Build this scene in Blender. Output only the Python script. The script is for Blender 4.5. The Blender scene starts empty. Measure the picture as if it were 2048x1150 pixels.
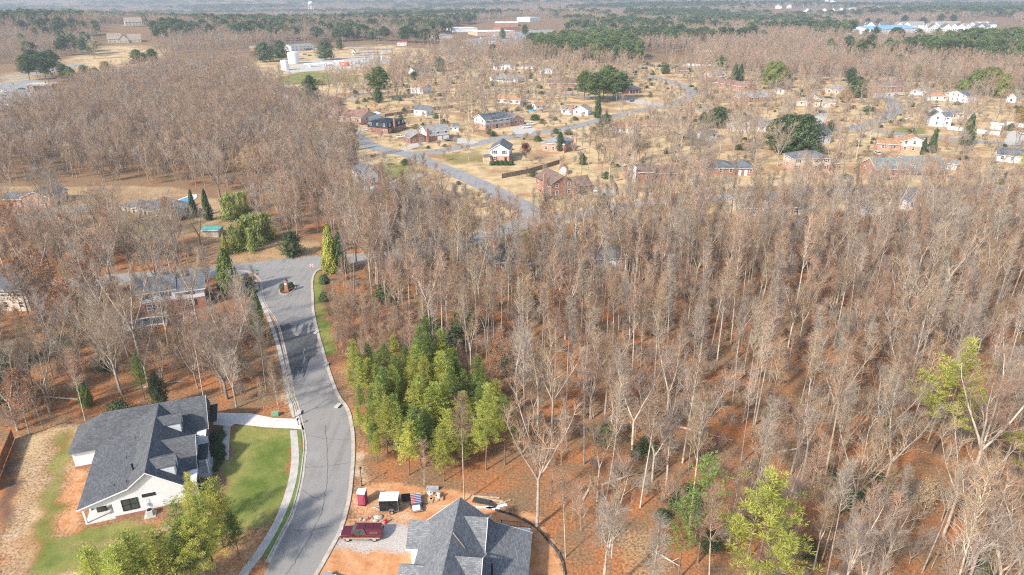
import bpy, math, random
import numpy as np
from mathutils import Vector, Matrix
R=math.radians
sc=bpy.context.scene
HAZE=0.00018
# ------------------------------------------------------------------ camera, light, exposure
CAM_H=68.0; PITCH=R(23.5); FPX=2048*24/36
cam=bpy.data.cameras.new("camera"); cam.lens=24; cam.sensor_width=36; cam.clip_start=0.5; cam.clip_end=60000
camo=bpy.data.objects.new("camera",cam); sc.collection.objects.link(camo)
camo.location=(0,0,CAM_H); camo.rotation_euler=(R(90)-PITCH,0,0); sc.camera=camo
SUN_EL=R(37); SUN_DIR=Vector((-0.70,-0.714,0)).normalized()      # horizontal direction towards the sun
w=bpy.data.worlds.new("World"); sc.world=w; w.use_nodes=True
nt=w.node_tree; bgn=nt.nodes['Background']
sky=nt.nodes.new('ShaderNodeTexSky'); sky.sky_type='NISHITA'; sky.sun_disc=False
sky.sun_elevation=SUN_EL; sky.sun_rotation=math.atan2(SUN_DIR.x,SUN_DIR.y)
sky.air_density=1.0; sky.dust_density=1.6; sky.ozone_density=1.0
nt.links.new(sky.outputs[0],bgn.inputs[0]); bgn.inputs[1].default_value=0.15
sl=bpy.data.lights.new("sun","SUN"); sl.energy=3.3; sl.angle=R(3.5); sl.color=(1.0,0.93,0.83)
so=bpy.data.objects.new("sun",sl); sc.collection.objects.link(so)
sv=Vector((SUN_DIR.x*math.cos(SUN_EL),SUN_DIR.y*math.cos(SUN_EL),math.sin(SUN_EL)))
so.rotation_euler=sv.to_track_quat('Z','Y').to_euler(); so.location=(-80,-40,120)
sc.view_settings.view_transform='Standard'; sc.view_settings.look='None'
sc.view_settings.exposure=0.82; sc.view_settings.gamma=1.0; sc.view_settings.use_curve_mapping=False
sc.render.engine='CYCLES'
try:
    sc.cycles.max_bounces=4; sc.cycles.diffuse_bounces=2; sc.cycles.glossy_bounces=2; sc.cycles.transmission_bounces=2
    sc.cycles.volume_bounces=0; sc.cycles.use_denoising=False; sc.cycles.adaptive_threshold=0.02; sc.cycles.filter_width=1.15; sc.cycles.sample_clamp_indirect=2; sc.cycles.sample_clamp_direct=9; sc.cycles.transparent_max_bounces=4
except Exception: pass
COL=sc.collection
rng=np.random.default_rng(7); random.seed(7)
# ------------------------------------------------------------------ places: photo pixel (2048 wide) -> metres on the ground
def G(px,py,z=0.0):
    r=(py-575)/FPX; D=math.sin(PITCH)+r*math.cos(PITCH); d=(CAM_H-z)/D
    return ((px-1024)/FPX*d, d*(math.cos(PITCH)-r*math.sin(PITCH)))
def GP(pts,z=0.0): return [G(a,b,z) for a,b in pts]
def relief(x,y):
    x=np.asarray(x,float); y=np.asarray(y,float)
    s=np.clip((y-750)/500,0,1); s=s*s*(3-2*s)
    z=s*(5*np.sin(x/230+1.3)*np.cos(y/310)+4*np.sin((x+y)/530))
    z+=16*np.exp(-(((x+760)/260)**2+((y-1120)/190)**2))
    v=np.clip((y-1500)/700,0,1)*np.clip((-x+200)/900,0,1); z-=22*v*np.exp(-((y-2900)/1500)**2)
    f=np.clip((y-3800)/4000,0,1); z+=f*(22+14*np.sin(x/1900+.5)+8*np.sin(x/700+y/900))
    return z
# ------------------------------------------------------------------ materials
MATS={}
def nn(t,k,**kw):
    n=t.nodes.new(k)
    for a,b in kw.items(): setattr(n,a,b)
    return n
def mat(name,col,rough=0.8,var=0.15,scale=0.6,kind=None,metal=0.0,coat=0.0,bump=0.0,objvar=0.0,col2=None,spec=0.3,trans=0.0):
    if name in MATS: return MATS[name]
    m=bpy.data.materials.new(name); m.use_nodes=True; t=m.node_tree; b=t.nodes['Principled BSDF']
    b.inputs['Roughness'].default_value=rough; b.inputs['Metallic'].default_value=metal
    b.inputs['Specular IOR Level'].default_value=spec
    if coat: b.inputs['Coat Weight'].default_value=coat; b.inputs['Coat Roughness'].default_value=.06
    tc=nn(t,'ShaderNodeTexCoord'); L=t.links.new
    no=nn(t,'ShaderNodeTexNoise'); no.inputs['Scale'].default_value=scale; no.inputs['Detail'].default_value=6
    L(tc.outputs['Object'],no.inputs['Vector'])
    c=Vector(col); c2=Vector(col2) if col2 else c*(1-var*1.6)
    mx=nn(t,'ShaderNodeMix',data_type='RGBA'); 
    rp=nn(t,'ShaderNodeMapRange'); rp.inputs[1].default_value=.35; rp.inputs[2].default_value=.65
    L(no.outputs['Fac'],rp.inputs[0]); L(rp.outputs[0],mx.inputs[0])
    mx.inputs[6].default_value=(*[min(1,x*(1+var*.5)) for x in c],1); mx.inputs[7].default_value=(*c2,1)
    out=mx.outputs[2]; hsrc=None
    if kind in('siding','brick','shingle','planks'):
        br=nn(t,'ShaderNodeTexBrick'); uv=tc.outputs['UV']
        L(uv,br.inputs['Vector'])
        p={'siding':(0.0,14.0,.16,.022),'brick':(.5,.22,.078,.012),'shingle':(.5,.42,.2,.022),'planks':(.5,2.4,.14,.012)}[kind]
        br.offset=p[0]; br.inputs['Scale'].default_value=1; br.inputs['Brick Width'].default_value=p[1]
        br.inputs['Row Height'].default_value=p[2]; br.inputs['Mortar Size'].default_value=p[3]; br.inputs['Mortar Smooth'].default_value=.3
        br.inputs['Bias'].default_value=0
        a,bb,mo={'siding':(1,1,.86),'brick':(1.12,.8,1.35),'shingle':(1.28,.72,.6),'planks':(1.1,.8,.5)}[kind]
        br.inputs['Color1'].default_value=(a,a,a,1); br.inputs['Color2'].default_value=(bb,bb,bb,1); br.inputs['Mortar'].default_value=(mo,mo,mo,1)
        mu=nn(t,'ShaderNodeMix',data_type='RGBA',blend_type='MULTIPLY'); mu.inputs[0].default_value=1
        L(out,mu.inputs[6]); L(br.outputs['Color'],mu.inputs[7]); out=mu.outputs[2]
        hsrc=br.outputs['Color']
        # streaks and weathering
        n3=nn(t,'ShaderNodeTexNoise'); n3.inputs['Scale'].default_value=.35; n3.inputs['Detail'].default_value=8; n3.inputs['Roughness'].default_value=.7
        L(tc.outputs['Object'],n3.inputs['Vector'])
        r3=nn(t,'ShaderNodeMapRange'); r3.inputs[1].default_value=.3; r3.inputs[2].default_value=.7; r3.inputs[3].default_value=.9; r3.inputs[4].default_value=1.07
        if kind=='siding': r3.inputs[3].default_value=.93; r3.inputs[4].default_value=1.03
        L(n3.outputs['Fac'],r3.inputs[0])
        m3=nn(t,'ShaderNodeMix',data_type='RGBA',blend_type='MULTIPLY'); m3.inputs[0].default_value=1
        L(out,m3.inputs[6]); L(r3.outputs[0],m3.inputs[7]); out=m3.outputs[2]
    if objvar:
        oi=nn(t,'ShaderNodeObjectInfo'); hs=nn(t,'ShaderNodeHueSaturation')
        rr=nn(t,'ShaderNodeMapRange'); rr.inputs[3].default_value=1-objvar; rr.inputs[4].default_value=1+objvar
        L(oi.outputs['Random'],rr.inputs[0]); L(rr.outputs[0],hs.inputs['Value'])
        r2=nn(t,'ShaderNodeMath',operation='MULTIPLY'); r2.inputs[1].default_value=7.31; L(oi.outputs['Random'],r2.inputs[0])
        f2=nn(t,'ShaderNodeMath',operation='FRACT'); L(r2.outputs[0],f2.inputs[0])
        r3=nn(t,'ShaderNodeMapRange'); r3.inputs[3].default_value=.5-objvar*.06; r3.inputs[4].default_value=.5+objvar*.06
        L(f2.outputs[0],r3.inputs[0]); L(r3.outputs[0],hs.inputs['Hue']); L(out,hs.inputs['Color']); out=hs.outputs[0]
    L(out,b.inputs['Base Color'])
    if bump:
        bp=nn(t,'ShaderNodeBump'); bp.inputs['Strength'].default_value=bump; bp.inputs['Distance'].default_value=.05
        L(hsrc or no.outputs['Fac'],bp.inputs['Height']); L(bp.outputs[0],b.inputs['Normal'])
    if trans:
        tl=nn(t,'ShaderNodeBsdfTranslucent'); ms=nn(t,'ShaderNodeMixShader'); ms.inputs[0].default_value=trans
        L(out,tl.inputs[0]); L(b.outputs[0],ms.inputs[1]); L(tl.outputs[0],ms.inputs[2])
        L(ms.outputs[0],t.nodes['Material Output'].inputs['Surface'])
    MATS[name]=m; return m
def M(n): return MATS[n]
mat('white_siding',(.80,.81,.82),.6,.02,kind='siding',bump=.25)
mat('cream_siding',(.74,.68,.55),.6,.03,kind='siding',bump=.2)
mat('tan_siding',(.60,.52,.42),.65,.04,kind='siding',bump=.2)
mat('grey_siding',(.55,.56,.56),.65,.04,kind='siding',bump=.2)
mat('red_brick',(.36,.175,.12),.85,.18,kind='brick',bump=.2)
mat('pink_brick',(.52,.30,.22),.85,.15,kind='brick',bump=.2)
mat('tan_brick',(.55,.40,.30),.85,.15,kind='brick',bump=.2)
mat("roof_slate",(.115,.12,.127),.75,.08,kind='shingle',bump=.35)
mat("roof_newgrey",(.20,.208,.218),.75,.06,kind='shingle',bump=.35)
mat('roof_grey',(.17,.18,.19),.85,.2,kind='shingle',bump=.2)
mat('roof_palegrey',(.33,.33,.32),.85,.2,kind='shingle',bump=.2)
mat('roof_green',(.24,.275,.26),.85,.15,kind='shingle',bump=.2)
mat('roof_brown',(.24,.165,.13),.85,.2,kind='shingle',bump=.2)
mat('roof_redbrown',(.33,.19,.15),.85,.15,kind='shingle',bump=.2)
mat('roof_orange',(.50,.27,.15),.85,.15,kind='shingle',bump=.2)
mat('roof_tan',(.38,.31,.24),.85,.15,kind='shingle',bump=.2)
mat('roof_black',(.035,.045,.055),.7,.25,kind='shingle',bump=.3)
mat('roof_white',(.75,.75,.74),.5,.04)
mat('roof_blue',(.22,.42,.55),.5,.06)
mat('teal_metal',(.12,.36,.30),.5,.1)
mat('dark_metal',(.03,.033,.038),.4,.1,spec=.5)
mat('white_trim',(.80,.80,.79),.5,.03)
mat('window_glass',(.06,.075,.075),.06,.1,spec=.8)
mat('black_trim',(.02,.02,.022),.45,.1)
mat('dark_door',(.06,.04,.03),.5,.1)
mat('shutter_dark',(.05,.055,.06),.6,.1)
mat('concrete',(.52,.48,.42),.85,.12,.9,bump=.1)
mat('new_concrete',(.66,.63,.58),.85,.07,.5,bump=.1)
mat('curb_concrete',(.50,.44,.37),.85,.15,1.2,bump=.1)
mat('wood_raw',(.58,.43,.27),.8,.2,2)
mat('wood_fence',(.27,.21,.16),.9,.2,1.5,kind='planks',bump=.2)
mat('cedar_fence',(.33,.14,.08),.85,.2,1.5,kind='planks',bump=.2)
mat('white_vinyl',(.8,.8,.8),.45,.03)
mat('wrap_blue',(.09,.13,.26),.5,.2)
mat('wrap_red',(.36,.08,.09),.5,.2)
mat('black_fabric',(.06,.058,.056),.8,.2)
mat('galvanised',(.45,.46,.48),.4,.15,2,metal=.7)
mat('rubber',(.02,.02,.02),.9,.1)
mat('paint_maroon',(.10,.007,.015),.3,.05,coat=1)
mat('paint_tanstripe',(.33,.25,.19),.35,.05,coat=.6)
mat('paint_silver',(.5,.5,.49),.3,.05,metal=.4,coat=1)
mat('paint_white',(.8,.8,.8),.3,.02,coat=1)
mat('paint_black',(.012,.013,.016),.25,.05,coat=1)
mat('paint_red',(.45,.02,.02),.3,.05,coat=1)
mat('paint_blue',(.03,.07,.16),.3,.05,coat=1)
mat('paint_grey',(.12,.13,.14),.3,.05,coat=1)
mat('headlamp',(.8,.8,.78),.1,.02,spec=.8)
mat('tail_lamp',(.35,.01,.01),.2,.02,spec=.8)
mat('plastic_pink',(.36,.07,.12),.5,.06)
mat('plastic_white',(.82,.82,.83),.4,.03)
mat('plastic_red',(.55,.02,.02),.35,.05)
mat('plastic_blue',(.05,.12,.4),.4,.05)
mat('pool_blue',(.10,.42,.62),.1,.1,spec=.8)
mat('pool_dark',(.035,.07,.09),.12,.4,.5,spec=.8)
mat('tank_white',(.8,.8,.8),.4,.03)
mat('orange_paint',(.8,.15,.04),.4,.05)
mat('stone_pale',(.52,.45,.38),.9,.2,2,bump=.3)
mat('mulch',(.16,.07,.04),.95,.35,4,bump=.5)
mat('cardboard',(.42,.28,.17),.85,.1)
mat('sign_red',(.6,.02,.02),.4,.02); mat('sign_white',(.8,.8,.8),.4,.02); mat('sign_green',(.02,.25,.1),.4,.02)
mat('grass_blades',(.16,.21,.06),.9,.3,2.5,bump=.5,col2=(.12,.18,.04))
mat('utility_green',(.22,.38,.22),.5,.1)
# bark and foliage
mat('bark_pale',(.52,.44,.35),.9,.22,1.2,objvar=.25,col2=(.33,.275,.215),bump=.3)
mat('bark_grey',(.33,.28,.235),.9,.25,1.5,objvar=.2,col2=(.18,.145,.12),bump=.3)
mat('bark_pine',(.24,.16,.115),.95,.3,2,objvar=.15,bump=.3)
mat('twig_red',(.445,.30,.20),.85,.15,.25,objvar=.22)
mat('twig_tan',(.48,.365,.265),.85,.15,.25,objvar=.2)
mat('twig_grey',(.42,.35,.285),.85,.15,.25,objvar=.2)
mat('leaf_brown',(.42,.185,.085),.8,.2,.8,objvar=.12,col2=(.26,.12,.06),trans=.25)
mat('leaf_tan',(.5,.33,.2),.8,.2,.8,objvar=.12,trans=.25)
mat('needle_yellow',(.54,.54,.13),.6,.2,.35,objvar=.2,col2=(.34,.38,.08),trans=.4)
mat('needle_green',(.25,.33,.085),.6,.2,.35,objvar=.18,col2=(.15,.21,.06),trans=.35)
mat('needle_olive',(.27,.30,.085),.6,.2,.35,objvar=.15,col2=(.15,.18,.055),trans=.3)
mat('needle_mid',(.22,.28,.10),.6,.2,.35,objvar=.2,col2=(.10,.14,.055),trans=.3)
mat('needle_dark',(.12,.17,.065),.6,.2,.35,objvar=.2,col2=(.035,.06,.028),trans=.2)
mat('leaf_evergreen',(.11,.16,.06),.45,.25,.5,objvar=.2,col2=(.025,.05,.02),trans=.15)
mat('leaf_bamboo',(.42,.43,.15),.6,.2,.5,objvar=.1,col2=(.15,.22,.05),trans=.3)
mat('leaf_gold',(.42,.30,.11),.7,.2,.5,objvar=.1,col2=(.28,.2,.08),trans=.3)
mat('leaf_maroon',(.16,.05,.045),.7,.2,.5,objvar=.1,trans=.2)
# ------------------------------------------------------------------ object helpers
def tag(o,label=None,cat=None,group=None,kind=None):
    if label: o['label']=label
    if cat: o['category']=cat
    if group: o['group']=group
    if kind: o['kind']=kind
    return o
def thing(name,label,cat,loc=(0,0,0),rz=0.0,group=None):
    o=bpy.data.objects.new(name,None); COL.objects.link(o); o.empty_display_size=.3
    o.location=loc; o.rotation_euler=(0,0,rz); return tag(o,label,cat,group)
class MB:
    def __init__(s): s.v=[]; s.f=[]
    def face(s,pts):
        n=len(s.v); s.v+= [tuple(p) for p in pts]; s.f.append(list(range(n,n+len(pts))))
    def poly(s,V,F):
        n=len(s.v); s.v+=[tuple(p) for p in V]; s.f+=[[i+n for i in f] for f in F]
    def box(s,x0,x1,y0,y1,z0,z1):
        V=[(x0,y0,z0),(x1,y0,z0),(x1,y1,z0),(x0,y1,z0),(x0,y0,z1),(x1,y0,z1),(x1,y1,z1),(x0,y1,z1)]
        s.poly(V,[(3,2,1,0),(4,5,6,7),(0,1,5,4),(1,2,6,5),(2,3,7,6),(3,0,4,7)]); return s
    def prism(s,sec,a,b,axis='y'):
        """closed section extruded along an axis. axis y: section is (x,z); axis x: section is (y,z); axis z: section is (x,y)"""
        k=len(sec)
        f={'y':lambda p,t:(p[0],t,p[1]),'x':lambda p,t:(t,p[0],p[1]),'z':lambda p,t:(p[0],p[1],t)}[axis]
        V=[f(p,a) for p in sec]+[f(p,b) for p in sec]
        F=[[(i+1)%k,i,i+k,(i+1)%k+k] for i in range(k)]+[list(range(k)),list(range(2*k-1,k-1,-1))]
        s.poly(V,F); return s
    def tube(s,p0,p1,r0,r1=None,n=8,cap=True):
        r1=r0 if r1 is None else r1
        p0=Vector(p0); p1=Vector(p1); d=(p1-p0).normalized()
        a=d.orthogonal().normalized(); b=d.cross(a); V=[]
        for p,r in((p0,r0),(p1,r1)):
            for i in range(n):
                t=2*math.pi*i/n; V.append(p+a*math.cos(t)*r+b*math.sin(t)*r)
        F=[[i,(i+1)%n,(i+1)%n+n,i+n] for i in range(n)]
        if cap: F+=[list(range(n-1,-1,-1)),list(range(n,2*n))]
        s.poly(V,F); return s
    def ball(s,c,r,n=8,m=6,sz=(1,1,1),jit=0):
        V=[];F=[]
        for j in range(m+1):
            ph=math.pi*j/m
            for i in range(n):
                t=2*math.pi*i/n; q=1+random.uniform(-jit,jit)
                V.append((c[0]+r*sz[0]*q*math.sin(ph)*math.cos(t),c[1]+r*sz[1]*q*math.sin(ph)*math.sin(t),c[2]+r*sz[2]*q*math.cos(ph)))
        for j in range(m):
            for i in range(n): F.append([j*n+i,(j+1)*n+i,(j+1)*n+(i+1)%n,j*n+(i+1)%n])
        s.poly(V,F); return s
    def build(s,name,m,parent=None,smooth=False,bevel=0,label=None,fixn=True):
        me=bpy.data.meshes.new(name); me.from_pydata(s.v,[],s.f)
        import bmesh
        if fixn:
            bm=bmesh.new(); bm.from_mesh(me); bmesh.ops.remove_doubles(bm,verts=bm.verts,dist=1e-5)
            bmesh.ops.recalc_face_normals(bm,faces=bm.faces); bm.to_mesh(me); bm.free()
        me.validate()
        uv=me.uv_layers.new(name='UVMap').data
        Z=Vector((0,0,1))
        for p in me.polygons:
            n=p.normal; u=Z.cross(n)
            if u.length<.05: u=Vector((1,0,0)); vv=Vector((0,1,0))
            else: u.normalize(); vv=n.cross(u)
            for li in p.loop_indices:
                co=me.vertices[me.loops[li].vertex_index].co; uv[li].uv=(co.dot(u),co.dot(vv))
        me.materials.append(M(m) if isinstance(m,str) else m)
        if smooth: me.polygons.foreach_set('use_smooth',[True]*len(me.polygons))
        o=bpy.data.objects.new(name,me); COL.objects.link(o)
        if parent: o.parent=parent
        if bevel:
            b=o.modifiers.new('bevel','BEVEL'); b.width=bevel; b.segments=2; b.limit_method='ANGLE'
        if label: o['label']=label
        return o
def np_mesh(name,V,Q,mats,mi=None,smooth=False):
    me=bpy.data.meshes.new(name); k=Q.shape[1]
    me.vertices.add(len(V)); me.vertices.foreach_set('co',np.asarray(V,np.float32).ravel())
    me.loops.add(Q.size); me.loops.foreach_set('vertex_index',Q.astype(np.int32).ravel())
    me.polygons.add(len(Q)); me.polygons.foreach_set('loop_start',np.arange(0,Q.size,k,dtype=np.int32))
    try: me.polygons.foreach_set('loop_total',np.full(len(Q),k,dtype=np.int32))
    except Exception: pass
    for m in mats: me.materials.append(M(m) if isinstance(m,str) else m)
    if mi is not None: me.polygons.foreach_set('material_index',mi.astype(np.int32))
    if smooth: me.polygons.foreach_set('use_smooth',np.ones(len(Q),bool))
    me.update(calc_edges=True); return me
def inpoly(x,y,poly):
    x=np.asarray(x,float); y=np.asarray(y,float); ins=np.zeros(x.shape,bool); n=len(poly); j=n-1
    for i in range(n):
        xi,yi=poly[i]; xj,yj=poly[j]
        c=((yi>y)!=(yj>y))&(x<(xj-xi)*(y-yi)/((yj-yi) if yj!=yi else 1e-9)+xi); ins^=c; j=i
    return ins
KEEP=[]     # world polygons in which no tree may stand
KEEPC=[]    # circles (x,y,r)
def noise2(x,y,s,seed=0):
    a=np.sin(x/s*1.7+seed)+np.sin(y/s*2.1+seed*2.3)+np.sin((x+y)/s*1.3+seed*.7)+np.sin((x-1.7*y)/s*.9+1.1*seed)
    return a/4
# ------------------------------------------------------------------ ground sheet with regional soils and grasses
def axis(fine,to1,step2,to2,g,end):
    a=[0.0]
    while a[-1]<to1: a.append(a[-1]+fine)
    while a[-1]<to2: a.append(a[-1]+step2)
    s=step2
    while a[-1]<end: s*=g; a.append(a[-1]+s)
    return np.array(a)
ax=axis(.7,75,1.3,260,1.06,17000); XS=np.concatenate([-ax[::-1],ax[1:]])
ay=axis(.7,85,1.3,390,1.045,17000)+45; YS=np.concatenate([[-400,-250,-150,-80,-30,0,15,25,32,37,41,43],ay])
gx,gy=np.meshgrid(XS,YS); gz=relief(gx,gy)
TAN,GREEN,CLAY,DIRT,GRAVEL,MULCH=range(6)
PATCH=[
 # broad neighbourhood lawns (dormant grass)
 (TAN,.85,[(690,200),(760,150),(820,115),(940,110),(1200,120),(1400,130),(1640,150),(2048,160),(2120,420),(1800,372),(1500,372),(1250,395),(1170,450),(1060,440),(1000,440),(930,400),(880,370),(800,345),(720,325),(700,250)]),
 (TAN,.9,[(500,160),(520,110),(760,90),(860,100),(860,150),(700,195),(560,185)]),
 (TAN,.8,[(130,120),(210,95),(330,100),(320,130),(200,150),(140,150)]),
 (TAN,.6,[(0,205),(0,150),(60,140),(110,170),(90,215)]),
 (TAN,.4,[(0,370),(110,375),(230,370),(370,375),(470,410),(470,480),(640,480),(640,518),(430,535),(380,500),(250,470),(120,470),(0,440)]),
 (TAN,.8,[(900,425),(960,400),(1010,430),(1040,455),(980,480),(880,470),(860,440)]),
 (TAN,.55,[(1180,400),(1700,375),(2100,385),(2100,420),(1500,425),(1200,440)]),
 (GREEN,.75,[(760,335),(780,325),(840,340),(850,355),(800,362),(765,350)]),
 (GREEN,.4,[(880,310),(960,300),(970,325),(900,332)]),
 (GREEN,.4,[(190,440),(240,410),(330,430),(330,470),(230,470)]),
 (GREEN,.5,[(1780,255),(1850,255),(1860,268),(1790,268)]),
 (GREEN,.6,[(530,160),(620,140),(720,150),(720,165),(560,170)]),
 (GREEN,.6,[(215,90),(260,90),(260,98),(215,98)]),
 (GREEN,.6,[(1085,405),(1130,395),(1110,410)]),
 (GREEN,.6,[(1035,465),(1060,455),(1060,480),(1040,485)]),
 # yard left of and below the white house
 (TAN,.55,[(0,1150),(0,960),(40,870),(130,845),(175,860),(150,960),(180,1055),(300,1045),(420,1010),(470,1040),(520,1100),(480,1160),(400,1200),(0,1200)]),
 (GREEN,.65,[(60,1090),(170,1055),(320,1050),(470,1050),(510,1095),(430,1130),(200,1140),(60,1150)]),
 (GREEN,.55,[(95,900),(140,855),(150,870),(120,1000),(90,1150),(60,1150)]),
 (DIRT,.36,[(0,1120),(20,1000),(60,920),(100,870),(120,880),(75,980),(30,1130),(25,1170),(0,1170)]),
 (CLAY,.6,[(110,1060),(125,990),(145,930),(185,945),(170,1000),(168,1055),(140,1068)]),
 (DIRT,.45,[(130,1090),(300,1065),(420,1020),(350,1060),(200,1090)]),
 (MULCH,.8,[(0,1010),(28,890),(42,900),(30,985),(0,1060)]),
 # lawns in front of the white house
 (TAN,.45,[(463,849),(580,859),(583,917),(574,973),(552,1035),(536,1060),(500,1066),(452,1040),(455,960)]),
 (GREEN,.9,[(463,849),(580,859),(583,917),(574,973),(552,1035),(536,1060),(500,1066),(452,1040),(455,960)]),
 (GREEN,.95,[(594,860),(601,858),(606,930),(600,975),(572,1045),(545,1095),(540,1095),(566,1035),(590,965),(598,915)]),
 (CLAY,.5,[(430,1080),(520,1060),(540,1085),(510,1150),(480,1180),(420,1150)]),
 (MULCH,.9,[(424,850),(447,856),(444,918),(400,925),(396,905)]),
 (DIRT,.5,[(596,845),(590,800),(576,750),(560,700),(548,640),(530,600),(520,605),(545,680),(560,760),(575,830)]),
 # strip right of the road
 (GREEN,.95,[(628,548),(645,545),(643,600),(645,622),(660,650),(668,700),(663,712),(648,712),(640,690),(629,640),(626,600)]),
 (MULCH,.6,[(645,548),(665,560),(672,620),(655,640),(646,622),(643,590)]),
 (CLAY,.35,[(665,715),(700,720),(715,800),(735,900),(730,960),(712,960),(712,890),(690,800)]),
 (DIRT,.65,[(707,905),(728,905),(735,980),(712,990),(705,960)]),
 # building plot
 (CLAY,1,[(700,990),(760,965),(900,985),(1000,1010),(1060,1035),(1100,1070),(1128,1110),(1130,1160),(1110,1230),(620,1230),(632,1140),(680,1070),(700,1030)]),
 (DIRT,.35,[(700,990),(850,990),(860,1030),(800,1060),(690,1050)]),
 (TAN,.15,[(712,985),(800,975),(820,1030),(720,1050),(700,1040)]),
 (GRAVEL,.7,[(668,1080),(690,1060),(760,1058),(828,1062),(825,1100),(760,1098),(700,1095),(656,1105)]),
 (GRAVEL,.3,[(700,1045),(735,1035),(790,1040),(790,1056),(710,1056)]),
 (GREEN,.2,[(1260,1070),(1330,1010),(1350,1100),(1380,1160),(1280,1170)]),
 (TAN,.3,[(1230,1060),(1320,1050),(1360,1160),(1240,1160)]),
 # far clearings
 (TAN,.7,[(0,60),(60,55),(60,60),(0,66)]),
 (TAN,.7,[(1000,90),(1060,60),(1110,60),(1090,95)]),
 (TAN,.6,[(260,40),(380,38),(380,42),(260,45)]),
 (TAN,.5,[(800,20),(1000,18),(1000,21),(800,24)]),
 (TAN,.5,[(1100,13),(1400,12),(1400,15),(1100,16)]),
]
W=np.zeros((6,)+gx.shape)
wx=gx+1.2*noise2(gx,gy,2.2,3)+.8*noise2(gx,gy,.9,5); wy=gy+1.2*noise2(gx,gy,2.6,9)+.8*noise2(gx,gy,1.1,1)
for k,amt,poly in PATCH:
    pw=GP(poly); p=np.array(pw); m=(gx>p[:,0].min()-4)&(gx<p[:,0].max()+4)&(gy>p[:,1].min()-4)&(gy<p[:,1].max()+4)
    idx=np.where(m); ins=inpoly(wx[idx],wy[idx],pw)
    a=np.where(ins,amt,0)
    for j in range(6):
        if j!=k: W[j][idx]*=(1-a)
    W[k][idx]=np.maximum(W[k][idx],a)
def blur(a):
    b=a.copy(); b[1:-1,1:-1]=(a[1:-1,1:-1]*2+a[:-2,1:-1]+a[2:,1:-1]+a[1:-1,:-2]+a[1:-1,2:])/6; return b
W=np.array([blur(blur(a)) for a in W])
ny,nx=gx.shape; idx=np.arange(nx*ny).reshape(ny,nx)
Q=np.stack([idx[:-1,:-1],idx[:-1,1:],idx[1:,1:],idx[1:,:-1]],-1).reshape(-1,4)
gm=bpy.data.materials.new('ground_soil'); gm.use_nodes=True; t=gm.node_tree; L=t.links.new; b=t.nodes['Principled BSDF']
b.inputs['Roughness'].default_value=.95; b.inputs['Specular IOR Level'].default_value=.1
geo=nn(t,'ShaderNodeNewGeometry')
def noise(scale,det=8,rough=.6):
    n=nn(t,'ShaderNodeTexNoise'); n.inputs['Scale'].default_value=scale; n.inputs['Detail'].default_value=det; n.inputs['Roughness'].default_value=rough
    L(geo.outputs['Position'],n.inputs['Vector']); return n.outputs['Fac']
def ramp(src,stops):
    r=nn(t,'ShaderNodeValToRGB'); e=r.color_ramp.elements
    e[0].position=stops[0][0]; e[0].color=(*stops[0][1],1); e[1].position=stops[-1][0]; e[1].color=(*stops[-1][1],1)
    for p,c in stops[1:-1]: q=e.new(p); q.color=(*c,1)
    L(src,r.inputs[0]); return r.outputs[0]
def mixc(f,a,bb):
    m=nn(t,'ShaderNodeMix',data_type='RGBA'); L(f,m.inputs[0]); L(a,m.inputs[6]); L(bb,m.inputs[7]); return m.outputs[2]
def mulc(a,v):
    m=nn(t,'ShaderNodeMix',data_type='RGBA',blend_type='MULTIPLY'); m.inputs[0].default_value=1; L(a,m.inputs[6]); L(v,m.inputs[7]); return m.outputs[2]
nf=noise(2.6,10,.75); nm=noise(.12,6,.6); nb=noise(.022,5,.55); nfine=noise(6,6,.8)
litA=ramp(nf,[(.3,(.09,.045,.025)),(.43,(.30,.12,.05)),(.55,(.47,.195,.078)),(.7,(.58,.31,.15))])
litB=ramp(nf,[(.3,(.09,.06,.035)),(.5,(.25,.155,.085)),(.7,(.40,.27,.16))])
fm=nn(t,'ShaderNodeMapRange'); fm.inputs[1].default_value=.40; fm.inputs[2].default_value=.58
sp_=nn(t,'ShaderNodeSeparateXYZ'); L(geo.outputs['Position'],sp_.inputs[0]); fy=nn(t,'ShaderNodeMapRange'); fy.inputs[1].default_value=170; fy.inputs[2].default_value=380; fy.inputs[4].default_value=.3; L(sp_.outputs[1],fy.inputs[0]); fa=nn(t,'ShaderNodeMath',operation='ADD'); L(nm,fa.inputs[0]); L(fy.outputs[0],fa.inputs[1]); L(fa.outputs[0],fm.inputs[0])
lit=mixc(fm.outputs[0],litA,litB)
fm2=nn(t,'ShaderNodeMapRange'); fm2.inputs[1].default_value=.47; fm2.inputs[2].default_value=.62; L(noise(.045,7,.65),fm2.inputs[0])
tanc=mixc(fm2.outputs[0],ramp(nm,[(.3,(.25,.23,.09)),(.42,(.48,.36,.18)),(.53,(.62,.46,.26)),(.64,(.55,.36,.19)),(.76,(.32,.25,.11))]),ramp(nf,[(.3,(.18,.115,.06)),(.5,(.36,.215,.115)),(.7,(.50,.33,.20))]))
nmid=noise(.55,7,.62)
grc=mulc(ramp(nm,[(.3,(.11,.15,.03)),(.45,(.18,.21,.055)),(.58,(.30,.27,.09)),(.75,(.14,.18,.04))]),ramp(nmid,[(.3,(.75,.85,.7)),(.7,(1.15,1.1,1.1))]))
clc=ramp(nmid,[(.3,(.44,.18,.075)),(.5,(.58,.29,.135)),(.7,(.64,.40,.24))])
dic=ramp(nmid,[(.3,(.38,.26,.13)),(.5,(.54,.39,.24)),(.7,(.62,.49,.35))])
gvc=ramp(nfine,[(.3,(.36,.33,.30)),(.55,(.52,.48,.44)),(.7,(.62,.58,.54))])
muc=ramp(nfine,[(.3,(.07,.045,.035)),(.7,(.22,.14,.10))])
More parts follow.
